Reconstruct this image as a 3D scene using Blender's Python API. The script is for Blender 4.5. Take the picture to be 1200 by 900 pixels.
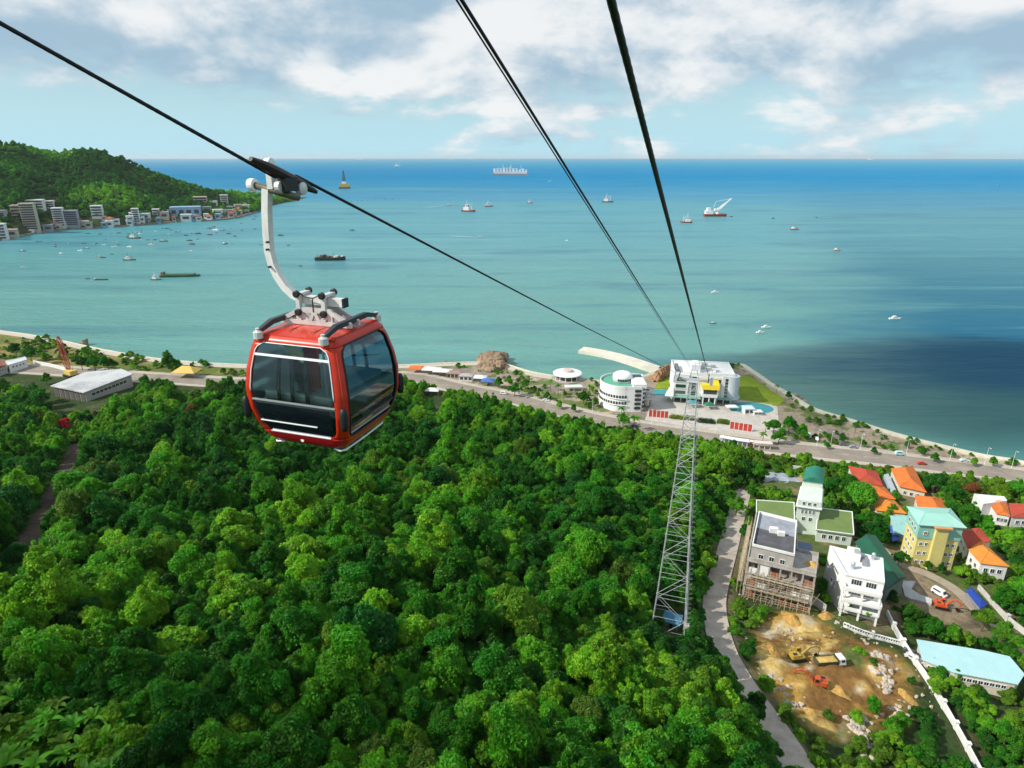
import bpy, math, random
import numpy as np
from mathutils import Vector, Matrix
R = math.radians
sc = bpy.context.scene
for _o in list(bpy.data.objects): bpy.data.objects.remove(_o)
COL = sc.collection
random.seed(7); rng = np.random.default_rng(11)

# ------------------------------------------------------------------ camera
CAM = Vector((0, 0, 150.0)); F = 750.0; PITCH = math.atan(266.0 / F)
cd = bpy.data.cameras.new('camera'); cam = bpy.data.objects.new('camera', cd); COL.objects.link(cam)
cam.location = CAM; cam.rotation_euler = (R(90) - PITCH, 0, 0)
cd.sensor_width = 36.0; cd.lens = 36.0 * F / 1200.0; cd.clip_start = 0.1; cd.clip_end = 200000
sc.camera = cam
# ------------------------------------------------------------------ light
SUN = Vector((-0.74, -0.20, 0.62)).normalized()
w = bpy.data.worlds.new('World'); sc.world = w; w.use_nodes = True
def build_world():
    nt = w.node_tree; nt.nodes.clear(); L = nt.links
    def N(t, **k):
        n = nt.nodes.new(t)
        for a, b in k.items(): setattr(n, a, b)
        return n
    def mth(op, a, b=None, c=None, clamp=False):
        n = N('ShaderNodeMath', operation=op, use_clamp=clamp)
        for i, v in enumerate((a, b, c)):
            if v is None: continue
            if isinstance(v, (int, float)): n.inputs[i].default_value = v
            else: L.new(v, n.inputs[i])
        return n.outputs[0]
    def ramp(v, lo, hi):
        n = N('ShaderNodeMapRange', interpolation_type='SMOOTHSTEP'); L.new(v, n.inputs[0])
        n.inputs[1].default_value = lo; n.inputs[2].default_value = hi
        return n.outputs[0]
    sky = N('ShaderNodeTexSky', sky_type='NISHITA', sun_disc=False, altitude=100, air_density=1.0, dust_density=0.6, ozone_density=2.0)
    sky.sun_elevation = math.asin(SUN.z); sky.sun_rotation = math.atan2(SUN.x, SUN.y)
    geo = N('ShaderNodeTexCoord')
    sep = N('ShaderNodeSeparateXYZ'); L.new(geo.outputs['Generated'], sep.inputs[0])
    x, y, z = sep.outputs
    zz = mth('ADD', mth('MAXIMUM', z, 0.0), 0.10)
    u = mth('DIVIDE', x, zz); v = mth('DIVIDE', y, zz)
    cb = N('ShaderNodeCombineXYZ'); L.new(u, cb.inputs[0]); L.new(v, cb.inputs[1])
    def noise(scale, detail, rough, off, dist=0.3, squash=(1, 1, 1), src=None):
        mp = N('ShaderNodeMapping'); L.new(src or cb.outputs[0], mp.inputs[0]); mp.inputs['Location'].default_value = off; mp.inputs['Scale'].default_value = squash
        n = N('ShaderNodeTexNoise'); L.new(mp.outputs[0], n.inputs[0])
        n.inputs['Scale'].default_value = scale; n.inputs['Detail'].default_value = detail; n.inputs['Roughness'].default_value = rough; n.inputs['Distortion'].default_value = dist
        return n.outputs[0]
    # puffy layer laid out by direction, stretched along the horizon
    gen = N('ShaderNodeCombineXYZ'); L.new(mth('MULTIPLY', x, 1.0), gen.inputs[0]); L.new(mth('MULTIPLY', y, 1.0), gen.inputs[1]); L.new(mth('MULTIPLY', z, 2.1), gen.inputs[2])
    big = noise(2.6, 9, 0.56, (3.1, 0.7, 0.15), 0.25, src=gen.outputs[0])
    med = noise(6.5, 8, 0.60, (1.0, 5.0, 2.0), 0.35, src=gen.outputs[0])
    flat = noise(1.1, 7, 0.58, (4.0, 2.0, 0), 0.3, squash=(1, 1.5, 1))
    dens = mth('ADD', mth('ADD', mth('MULTIPLY', big, 0.56), mth('MULTIPLY', med, 0.32)), mth('MULTIPLY', flat, 0.12))
    # clouds thin out to clear air near the horizon
    lift = ramp(z, 0.03, 0.16)
    cov = mth('ADD', dens, mth('MULTIPLY', lift, 0.165))
    alpha = ramp(cov, 0.515, 0.60)
    # grey bases: sample the density a little lower down; thick cloud above means shaded base
    gen2 = N('ShaderNodeVectorMath', operation='ADD'); L.new(gen.outputs[0], gen2.inputs[0]); gen2.inputs[1].default_value = (-0.035, 0, 0.085)
    big2 = noise(2.6, 6, 0.54, (3.1, 0.7, 0.15), 0.25, src=gen2.outputs[0])
    shade = ramp(mth('ADD', mth('SUBTRACT', big2, big), mth('MULTIPLY', mth('SUBTRACT', med, 0.5), -0.34)), -0.11, 0.09)
    mixc = N('ShaderNodeMix', data_type='RGBA'); L.new(shade, mixc.inputs[0])
    mixc.inputs[6].default_value = CLOUD_LIT; mixc.inputs[7].default_value = CLOUD_BASE
    # pale air near the horizon on top of the sky model
    hz = N('ShaderNodeMix', data_type='RGBA'); L.new(ramp(z, 0.20, -0.01), hz.inputs[0]); L.new(sky.outputs[0], hz.inputs[6]); hz.inputs[7].default_value = HORIZON
    fin = N('ShaderNodeMix', data_type='RGBA'); L.new(mth('MULTIPLY', alpha, 0.94), fin.inputs[0]); L.new(hz.outputs[2], fin.inputs[6]); L.new(mixc.outputs[2], fin.inputs[7])
    bg = N('ShaderNodeBackground'); bg.inputs[1].default_value = SKY_STRENGTH; L.new(fin.outputs[2], bg.inputs[0])
    out = N('ShaderNodeOutputWorld'); L.new(bg.outputs[0], out.inputs[0])
SKY_STRENGTH = 0.10
CLOUD_LIT = (8.4, 8.55, 8.6, 1); CLOUD_BASE = (3.4, 4.9, 6.1, 1); HORIZON = (4.4, 7.2, 8.3, 1)
build_world()
sd = bpy.data.lights.new('sun', 'SUN'); sun = bpy.data.objects.new('sun', sd); COL.objects.link(sun)
sd.energy = 5.0; sd.angle = R(0.5); sd.color = (1.0, 0.95, 0.86); sun.location = (0, 0, 400)
sun.rotation_euler = (-SUN).to_track_quat('-Z', 'Y').to_euler()
sc.view_settings.view_transform = 'Standard'; sc.view_settings.look = 'None'; sc.view_settings.gamma = 1; sc.view_settings.exposure = 0.12
sc.render.engine = 'CYCLES'
sc.cycles.max_bounces = 6; sc.cycles.diffuse_bounces = 2; sc.cycles.glossy_bounces = 2; sc.cycles.transmission_bounces = 3; sc.cycles.transparent_max_bounces = 12
sc.cycles.use_denoising = True; sc.cycles.sample_clamp_indirect = 4

# ------------------------------------------------------------------ photograph rays -> places
cP, sP = math.cos(PITCH), math.sin(PITCH)
def ray(px, py):
    u, v = px - 600.0, py - 450.0
    return Vector((u, F * cP - v * sP, -v * cP - F * sP))
def W(px, py, z):
    d = ray(px, py); k = (z - CAM.z) / d.z
    return CAM + d * k
def proj(p):
    d = Vector(p) - CAM
    zc = d.y * cP - d.z * sP
    return (600 + F * d.x / zc, 450 - F * (d.y * sP + d.z * cP) / zc)
def depth(p):
    d = Vector(p) - CAM
    return d.y * cP - d.z * sP
def mpp(p): return depth(p) / F          # metres per photograph pixel there
def top_z(p, py):                        # height at which the vertical line through p meets photograph row py
    d = ray(600, py); return CAM.z + d.z / d.y * p[1]

# ------------------------------------------------------------------ mesh helpers
class MB:
    def __init__(s): s.v = []; s.f = []; s.m = []; s.mi = 0
    def add(s, vs, fs):
        b = len(s.v); s.v.extend([tuple(p) for p in vs]); s.f.extend([tuple(b + i for i in f) for f in fs]); s.m.extend([s.mi] * len(fs)); return s
    def box(s, c, d, rz=0, rx=0, ry=0):
        x, y, z = d[0] / 2, d[1] / 2, d[2] / 2
        P = [Vector((sx * x, sy * y, sz * z)) for sz in (-1, 1) for sy in (-1, 1) for sx in (-1, 1)]
        if rx or ry or rz:
            M = Matrix.Rotation(rz, 3, 'Z') @ Matrix.Rotation(ry, 3, 'Y') @ Matrix.Rotation(rx, 3, 'X'); P = [M @ p for p in P]
        c = Vector(c)
        return s.add([c + p for p in P], [(0, 2, 3, 1), (4, 5, 7, 6), (0, 1, 5, 4), (2, 6, 7, 3), (0, 4, 6, 2), (1, 3, 7, 5)])
    def bx(s, x0, x1, y0, y1, z0, z1): return s.box(((x0 + x1) / 2, (y0 + y1) / 2, (z0 + z1) / 2), (x1 - x0, y1 - y0, z1 - z0))
    def tube(s, pts, r, n=8, caps=True, square=False):
        pts = [Vector(p) for p in pts]; rs = r if isinstance(r, (list, tuple)) else [r] * len(pts)
        t0 = (pts[1] - pts[0]).normalized(); up = Vector((0, 0, 1)) if abs(t0.z) < 0.9 else Vector((1, 0, 0))
        vs = []; N = len(pts)
        for i, p in enumerate(pts):
            t = (pts[min(i + 1, N - 1)] - pts[max(i - 1, 0)]).normalized()
            a = t.cross(up)
            if a.length < 1e-4: a = t.orthogonal()
            a.normalize(); b = a.cross(t).normalized(); up = b
            for j in range(n):
                an = 2 * math.pi * (j + (0.5 if square else 0)) / n
                vs.append(p + (a * math.cos(an) + b * math.sin(an)) * rs[i])
        fs = [(i * n + j, i * n + (j + 1) % n, (i + 1) * n + (j + 1) % n, (i + 1) * n + j) for i in range(N - 1) for j in range(n)]
        if caps: fs += [tuple(range(n))[::-1], tuple((N - 1) * n + j for j in range(n))]
        return s.add(vs, fs)
    def prism(s, poly, z0, z1):
        n = len(poly); vs = [(p[0], p[1], z0) for p in poly] + [(p[0], p[1], z1) for p in poly]
        area = sum(poly[i][0] * poly[(i + 1) % n][1] - poly[(i + 1) % n][0] * poly[i][1] for i in range(n))
        fs = [tuple(range(n))[::-1], tuple(n + i for i in range(n))] + [(i, (i + 1) % n, n + (i + 1) % n, n + i) for i in range(n)]
        if area < 0: fs = [f[::-1] for f in fs]
        return s.add(vs, fs)
    def lathe(s, prof, c=(0, 0, 0), n=16, ax='z'):
        vs = []
        for r, z in prof:
            for j in range(n):
                a = 2 * math.pi * j / n; q = (r * math.cos(a), r * math.sin(a), z)
                if ax == 'x': q = (q[2], q[0], q[1])
                elif ax == 'y': q = (q[0], q[2], q[1])
                vs.append((c[0] + q[0], c[1] + q[1], c[2] + q[2]))
        N = len(prof)
        fs = [(i * n + j, i * n + (j + 1) % n, (i + 1) * n + (j + 1) % n, (i + 1) * n + j) for i in range(N - 1) for j in range(n)]
        fs += [tuple(range(n))[::-1], tuple((N - 1) * n + j for j in range(n))]
        return s.add(vs, fs)
    def hip(s, x0, x1, y0, y1, z0, h, ridge=None, axis='x', th=0.25):
        # hipped (ridge < full) or gabled roof with a thin eaves slab
        xm, ym = (x0 + x1) / 2, (y0 + y1) / 2
        if axis == 'x':
            r = ridge if ridge is not None else max(0.1, (x1 - x0) - (y1 - y0))
            a, b = (xm - r / 2, ym, z0 + h), (xm + r / 2, ym, z0 + h)
        else:
            r = ridge if ridge is not None else max(0.1, (y1 - y0) - (x1 - x0))
            a, b = (xm, ym - r / 2, z0 + h), (xm, ym + r / 2, z0 + h)
        q = [(x0, y0), (x1, y0), (x1, y1), (x0, y1)]
        vs = [(p[0], p[1], z0 - th) for p in q] + [(p[0], p[1], z0) for p in q] + [a, b]
        fs = [(3, 2, 1, 0)] + [(i, (i + 1) % 4, 4 + (i + 1) % 4, 4 + i) for i in range(4)]
        if axis == 'x': fs += [(4, 5, 9, 8), (5, 6, 9), (6, 7, 8, 9), (7, 4, 8)]
        else: fs += [(4, 5, 8), (5, 6, 9, 8), (6, 7, 9), (7, 4, 8, 9)]
        return s.add(vs, fs)
    def build(s, name, mats, parent=None, smooth=False, loc=None, rz=0, bevel=0):
        me = bpy.data.meshes.new(name); me.from_pydata(s.v, [], s.f)
        if not isinstance(mats, (list, tuple)): mats = [mats]
        for m in mats: me.materials.append(m)
        if len(mats) > 1: me.polygons.foreach_set('material_index', s.m)
        if smooth: me.polygons.foreach_set('use_smooth', [True] * len(s.f))
        me.update(); me.validate()
        return link(name, me, parent, loc, rz, bevel)
def link(name, me, parent=None, loc=None, rz=0, bevel=0):
    o = bpy.data.objects.new(name, me); COL.objects.link(o)
    if parent is not None: o.parent = parent
    if loc is not None: o.location = loc
    if rz: o.rotation_euler.z = rz
    if bevel:
        md = o.modifiers.new('bevel', 'BEVEL'); md.width = bevel; md.segments = 2; md.limit_method = 'ANGLE'
    return o
def tag(o, label=None, cat=None, group=None, kind=None):
    if label: o['label'] = label
    if cat: o['category'] = cat
    if group: o['group'] = group
    if kind: o['kind'] = kind
    return o
def thing(name, label, cat, loc=(0, 0, 0), rz=0, group=None):
    o = bpy.data.objects.new(name, None); COL.objects.link(o); o.empty_display_size = 0.5
    o.location = loc; o.rotation_euler = (0, 0, rz)
    return tag(o, label, cat, group)
def kids(o): return [c for c in bpy.data.objects if c.parent == o]
def copy_tree(o, ch, parent=None):
    c = o.copy(); COL.objects.link(c)
    if parent: c.parent = parent
    for k, sub in ch: copy_tree(k, sub, c)
    return c
def tree_of(o): return [(c, tree_of(c)) for c in kids(o)]

# ------------------------------------------------------------------ materials
MATS = {}
def mat(name, col, rough=0.7, var=0.12, scale=0.6, bump=0.0, metal=0.0, stain=None, stain_amt=0.0, spec=0.4, bscale=None, coat=0.0):
    if name in MATS: return MATS[name]
    m = bpy.data.materials.new(name); m.use_nodes = True; nt = m.node_tree; L = nt.links; p = nt.nodes['Principled BSDF']
    tc = nt.nodes.new('ShaderNodeTexCoord')
    n1 = nt.nodes.new('ShaderNodeTexNoise'); n1.inputs['Scale'].default_value = scale; n1.inputs['Detail'].default_value = 7; n1.inputs['Roughness'].default_value = 0.65; L.new(tc.outputs['Object'], n1.inputs[0])
    mr = nt.nodes.new('ShaderNodeMapRange'); L.new(n1.outputs[0], mr.inputs[0]); mr.inputs[1].default_value = 0.3; mr.inputs[2].default_value = 0.7; mr.inputs[3].default_value = 1 - var; mr.inputs[4].default_value = 1 + var
    hs = nt.nodes.new('ShaderNodeHueSaturation'); hs.inputs['Color'].default_value = (*col, 1); L.new(mr.outputs[0], hs.inputs['Value'])
    c = hs.outputs[0]
    if stain_amt:
        n2 = nt.nodes.new('ShaderNodeTexNoise'); n2.inputs['Scale'].default_value = scale * 0.7; n2.inputs['Detail'].default_value = 9; n2.inputs['Roughness'].default_value = 0.75
        mp = nt.nodes.new('ShaderNodeMapping'); mp.inputs['Location'].default_value = (7, 3, 1); mp.inputs['Scale'].default_value = (1, 1, 0.35); L.new(tc.outputs['Object'], mp.inputs[0]); L.new(mp.outputs[0], n2.inputs[0])
        r2 = nt.nodes.new('ShaderNodeMapRange'); L.new(n2.outputs[0], r2.inputs[0]); r2.inputs[1].default_value = 0.48; r2.inputs[2].default_value = 0.72; r2.inputs[3].default_value = 0; r2.inputs[4].default_value = stain_amt
        mx = nt.nodes.new('ShaderNodeMix'); mx.data_type = 'RGBA'; L.new(r2.outputs[0], mx.inputs[0]); L.new(c, mx.inputs[6]); mx.inputs[7].default_value = (*(stain or (0.12, 0.10, 0.08)), 1); c = mx.outputs[2]
    L.new(c, p.inputs['Base Color']); p.inputs['Roughness'].default_value = rough; p.inputs['Metallic'].default_value = metal; p.inputs['Specular IOR Level'].default_value = spec
    if coat: p.inputs['Coat Weight'].default_value = coat; p.inputs['Coat Roughness'].default_value = 0.08
    if bump:
        n3 = nt.nodes.new('ShaderNodeTexNoise'); n3.inputs['Scale'].default_value = bscale or scale * 5; n3.inputs['Detail'].default_value = 6; L.new(tc.outputs['Object'], n3.inputs[0])
        b = nt.nodes.new('ShaderNodeBump'); b.inputs['Strength'].default_value = 1.0; b.inputs['Distance'].default_value = bump; L.new(n3.outputs[0], b.inputs['Height']); L.new(b.outputs[0], p.inputs['Normal'])
    MATS[name] = m; return m
def tiled(name, col, pitch=0.5, rough=0.75, var=0.2, depth_=0.06, axis='x', stain=(0.10, 0.07, 0.05), amt=0.4):
    # roofing with ribs running down the slope (bump) and weathering
    if name in MATS: return MATS[name]
    m = mat(name, col, rough, var, 0.35, 0, 0, stain, amt); nt = m.node_tree; L = nt.links
    tc = [n for n in nt.nodes if n.type == 'TEX_COORD'][0]
    wv = nt.nodes.new('ShaderNodeTexWave'); wv.bands_direction = axis.upper(); wv.inputs['Scale'].default_value = 0.314 / pitch; wv.inputs['Distortion'].default_value = 0.4; L.new(tc.outputs['Object'], wv.inputs[0])
    b = nt.nodes.new('ShaderNodeBump'); b.inputs['Distance'].default_value = depth_; L.new(wv.outputs[1], b.inputs['Height']); L.new(b.outputs[0], nt.nodes['Principled BSDF'].inputs['Normal'])
    return m
def glassy(name, tint=(0.2, 0.28, 0.3), refl=(0.9, 0.95, 1.0), base=0.06, thru=True, dark=(0.012, 0.02, 0.026)):
    if name in MATS: return MATS[name]
    m = bpy.data.materials.new(name); m.use_nodes = True; nt = m.node_tree; L = nt.links; nt.nodes.clear()
    out = nt.nodes.new('ShaderNodeOutputMaterial'); mix = nt.nodes.new('ShaderNodeMixShader'); gl = nt.nodes.new('ShaderNodeBsdfGlossy'); gl.inputs['Roughness'].default_value = 0.03; gl.inputs['Color'].default_value = (*refl, 1)
    if thru: a = nt.nodes.new('ShaderNodeBsdfTransparent'); a.inputs[0].default_value = (*tint, 1)
    else: a = nt.nodes.new('ShaderNodeBsdfDiffuse'); a.inputs[0].default_value = (*dark, 1)
    fr = nt.nodes.new('ShaderNodeFresnel'); fr.inputs[0].default_value = 1.5
    ad = nt.nodes.new('ShaderNodeMath'); ad.operation = 'ADD'; ad.use_clamp = True; L.new(fr.outputs[0], ad.inputs[0]); ad.inputs[1].default_value = base
    L.new(ad.outputs[0], mix.inputs[0]); L.new(a.outputs[0], mix.inputs[1]); L.new(gl.outputs[0], mix.inputs[2]); L.new(mix.outputs[0], out.inputs[0])
    MATS[name] = m; return m
WHITE = mat('white_render', (0.72, 0.72, 0.70), 0.7, 0.06, 0.5, 0.01, stain=(0.35, 0.33, 0.30), stain_amt=0.35)
WHITEP = mat('white_paint', (0.78, 0.79, 0.78), 0.45, 0.05, 0.8)
CONC = mat('concrete', (0.38, 0.37, 0.35), 0.85, 0.2, 0.4, 0.02, stain=(0.16, 0.15, 0.14), stain_amt=0.5)
GREYC = mat('grey_concrete', (0.24, 0.24, 0.26), 0.85, 0.22, 0.4, 0.02, stain=(0.08, 0.08, 0.09), stain_amt=0.6)
STEEL = mat('galvanised_steel', (0.50, 0.52, 0.53), 0.45, 0.10, 3.0, metal=0.6)
DARKM = mat('dark_metal', (0.03, 0.032, 0.035), 0.5, 0.2, 3.0, metal=0.3)
BLACK = mat('black_rubber', (0.012, 0.012, 0.013), 0.55, 0.2, 3.0)
PANE = glassy('window_glass', thru=False, base=0.05)
PANEG = glassy('green_window_glass', thru=False, base=0.06, dark=(0.02, 0.07, 0.045))
BARK = mat('bark', (0.11, 0.085, 0.06), 0.9, 0.3, 2.0, 0.05)
# ================================================================== TERRAIN
def vnoise(x, y, s, seed=0, octaves=4):
    out = 0; amp = 1; tot = 0
    for o in range(octaves):
        g = np.random.default_rng(seed * 97 + o).random((256, 256))
        fx, fy = np.asarray(x) / s, np.asarray(y) / s
        ix, iy = np.floor(fx).astype(int), np.floor(fy).astype(int); tx, ty = fx - ix, fy - iy
        tx = tx * tx * (3 - 2 * tx); ty = ty * ty * (3 - 2 * ty)
        a, b, c, d = g[ix % 256, iy % 256], g[(ix + 1) % 256, iy % 256], g[ix % 256, (iy + 1) % 256], g[(ix + 1) % 256, (iy + 1) % 256]
        out = out + amp * ((a * (1 - tx) + b * tx) * (1 - ty) + (c * (1 - tx) + d * tx) * ty); tot += amp; amp *= 0.5; s = s / 2.03
    return out / tot
def sstep(a, b, x): t = np.clip((x - a) / (b - a), 0, 1); return t * t * (3 - 2 * t)
def wpoly(pts, z): return np.array([W(px, py, z)[:2] for px, py in pts])
def sdist(poly, X, Y):
    # signed distance to an open polyline running left to right: positive on the landward (near) side
    P = np.stack([np.ravel(X), np.ravel(Y)], 1).astype(float); best = np.full(len(P), 1e18); sg = np.ones(len(P))
    for a, b in zip(poly[:-1], poly[1:]):
        ab = b - a; t = np.clip(((P - a) @ ab) / (ab @ ab), 0, 1); q = a + t[:, None] * ab; d2 = ((P - q) ** 2).sum(1)
        cr = ab[0] * (P[:, 1] - a[1]) - ab[1] * (P[:, 0] - a[0]); m = d2 < best
        best[m] = d2[m]; sg[m] = np.where(cr[m] > 0, -1, 1)
    return (np.sqrt(best) * sg).reshape(np.shape(X))
def inpoly(poly, X, Y):
    # signed distance to a closed polygon, positive inside
    P = np.stack([np.ravel(X), np.ravel(Y)], 1).astype(float); best = np.full(len(P), 1e18); ins = np.zeros(len(P), bool); n = len(poly)
    for i in range(n):
        a, b = poly[i], poly[(i + 1) % n]; ab = b - a; t = np.clip(((P - a) @ ab) / (ab @ ab), 0, 1); q = a + t[:, None] * ab
        best = np.minimum(best, ((P - q) ** 2).sum(1))
        c = ((a[1] > P[:, 1]) != (b[1] > P[:, 1])) & (P[:, 0] < (b[0] - a[0]) * (P[:, 1] - a[1]) / (b[1] - a[1] + 1e-12) + a[0]); ins ^= c
    return (np.sqrt(best) * np.where(ins, 1, -1)).reshape(np.shape(X))
COAST = wpoly([(-420, 345), (-150, 374), (0, 392), (60, 401), (130, 416), (200, 427), (290, 433), (420, 434), (480, 433), (520, 431), (560, 430), (592, 432), (622, 441), (650, 446), (690, 449), (728, 452), (757, 443), (785, 432), (862, 432), (882, 440), (905, 456), (930, 471), (955, 486), (1000, 500), (1050, 516), (1100, 529), (1150, 541), (1200, 550), (1300, 580), (1500, 640)], 0)
ROADPX = [(-300, 408), (-100, 424), (0, 431), (60, 434), (150, 441), (200, 444), (290, 449), (420, 444), (480, 442), (540, 455), (600, 467), (650, 480), (700, 492), (760, 503), (850, 516), (900, 523), (960, 530), (1030, 537), (1100, 546), (1160, 553), (1260, 568), (1500, 610)]
ROADC = wpoly(ROADPX, 4)
CPX = [(480, 448, 4), (560, 470, 5), (640, 492, 5), (700, 505, 5), (760, 516, 5), (850, 528, 5.5), (900, 538, 6), (1000, 547, 6), (1100, 558, 7), (1190, 568, 7), (1300, 588, 8),
       (870, 562, 8), (950, 580, 10), (1010, 600, 12), (1090, 640, 16), (1170, 600, 10), (1180, 650, 14), (1150, 690, 18), (1250, 680, 16),
       (900, 645, 18), (870, 700, 24), (856, 640, 18), (838, 700, 26), (850, 760, 31), (880, 820, 33), (925, 880, 35), (945, 900, 35.5),
       (960, 780, 26), (985, 735, 24), (1040, 752, 23), (1000, 850, 27), (1080, 830, 23.5), (1140, 785, 20), (1200, 765, 18), (1200, 900, 22), (1100, 900, 24), (905, 790, 29), (790, 745, 38), (800, 760, 39),
       (0, 470, 6), (70, 470, 6), (150, 470, 8), (250, 470, 10)]
CW = [(0, -80, 92), (0, 0, 72), (0, 40, 63), (0, 70, 58), (0, 128, 46), (0, 200, 28), (0, 280, 13), (0, 340, 6), (-80, 70, 62), (-80, 150, 48), (-90, 250, 20), (-200, 110, 56), (-250, 350, 8), (-300, 250, 22), (-300, 150, 42), (-200, 200, 34),
      (-250, 50, 66), (-420, 60, 62), (-420, 220, 30), (-420, 330, 10), (42, 60, 52), (45, 100, 44), (32, 200, 26), (60, 250, 15), (70, 175, 23), (60, 20, 56), (110, 30, 40), (110, -30, 52), (220, 30, 30), (250, 120, 20), (330, 150, 14), (330, 40, 26), (300, -40, 40), (-300, -80, 90)]
CT = np.array([[*W(a, b, z)[:2], z] for a, b, z in CPX] + [list(c) for c in CW])
def tps_fit(P):
    n = len(P); d = np.linalg.norm(P[:, None, :2] - P[None, :, :2], axis=2); K = np.where(d > 0, d * d * np.log(d + 1e-9), 0) + np.eye(n) * 60
    A = np.zeros((n + 3, n + 3)); A[:n, :n] = K; A[:n, n] = 1; A[:n, n + 1:] = P[:, :2]; A[n:, :n] = A[:n, n:].T
    return np.linalg.solve(A, np.r_[P[:, 2], 0, 0, 0])
TW = tps_fit(CT)
PADS = []      # (x, y, r, z): levelled ground under buildings
def hz(X, Y):
    X = np.asarray(X, float); Y = np.asarray(Y, float); sh = X.shape; x, y = X.ravel(), Y.ravel(); z = np.zeros(len(x))
    for i in range(0, len(x), 40000):
        d = np.hypot(x[i:i + 40000, None] - CT[None, :, 0], y[i:i + 40000, None] - CT[None, :, 1]); z[i:i + 40000] = (d * d * np.log(d + 1e-9)) @ TW[:-3] + TW[-3] + TW[-2] * x[i:i + 40000] + TW[-1] * y[i:i + 40000]
    z = np.clip(z, 4, 110); dr = sdist(ROADC, x, y); t = sstep(10, 40, dr); z = 4 * (1 - t) + z * t
    dc = sdist(COAST, x, y); k = sstep(-9, 2.5, dc); z = -6 * (1 - k) + z * k
    for (a, b, r, pz) in PADS:
        q = 1 - sstep(r, r * 1.5 + 3, np.hypot(x - a, y - b)); z = z * (1 - q) + pz * q
    return z.reshape(sh)
def h1(x, y): return float(hz(np.array([x]), np.array([y]))[0])
def G(px, py):
    # the ground point seen at that place of the photograph
    d = ray(px, py); k = np.linspace(0.02, 1.6, 700); P = np.array(CAM)[None] + k[:, None] * np.array(d)[None]
    below = P[:, 2] < hz(P[:, 0], P[:, 1]); i = int(np.argmax(below)) if below.any() else len(k) - 1
    a, b = k[max(i - 1, 0)], k[i]
    for _ in range(18):
        m = (a + b) / 2; q = CAM + d * m
        if q.z < h1(q.x, q.y): b = m
        else: a = m
    q = CAM + d * b; return Vector((q.x, q.y, h1(q.x, q.y)))
def gpoly(pts): return np.array([G(a, b)[:2] for a, b in pts])
LANE = [G(*p) for p in [(872, 574), (862, 610), (853, 645), (843, 680), (838, 705), (841, 735), (850, 765), (866, 795), (884, 822), (906, 852), (928, 885), (950, 925)]]
TRACK = [G(*p) for p in [(95, 520), (70, 570), (45, 625), (25, 660)]]
VLANE = [G(*p) for p in [(1030, 640), (1052, 660), (1085, 672), (1118, 690), (1145, 715), (1175, 740), (1215, 775)]]
QUARRY = gpoly([(884, 745), (905, 715), (945, 714), (985, 738), (1042, 760), (1068, 796), (1076, 832), (1040, 842), (1012, 872), (985, 878), (938, 850), (908, 815), (890, 780)])
VILL = gpoly([(868, 585), (905, 548), (1010, 552), (1110, 562), (1215, 585), (1230, 700), (1215, 780), (1130, 740), (1050, 745), (985, 735), (880, 700), (868, 650)])
DIRT = gpoly([(1035, 655), (1075, 668), (1120, 690), (1150, 722), (1170, 750), (1120, 745), (1065, 715), (1042, 690)])
def pdist(path, X, Y):
    P = np.array([[p[0], p[1]] for p in path]); return np.abs(sdist(P, X, Y))
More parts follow.
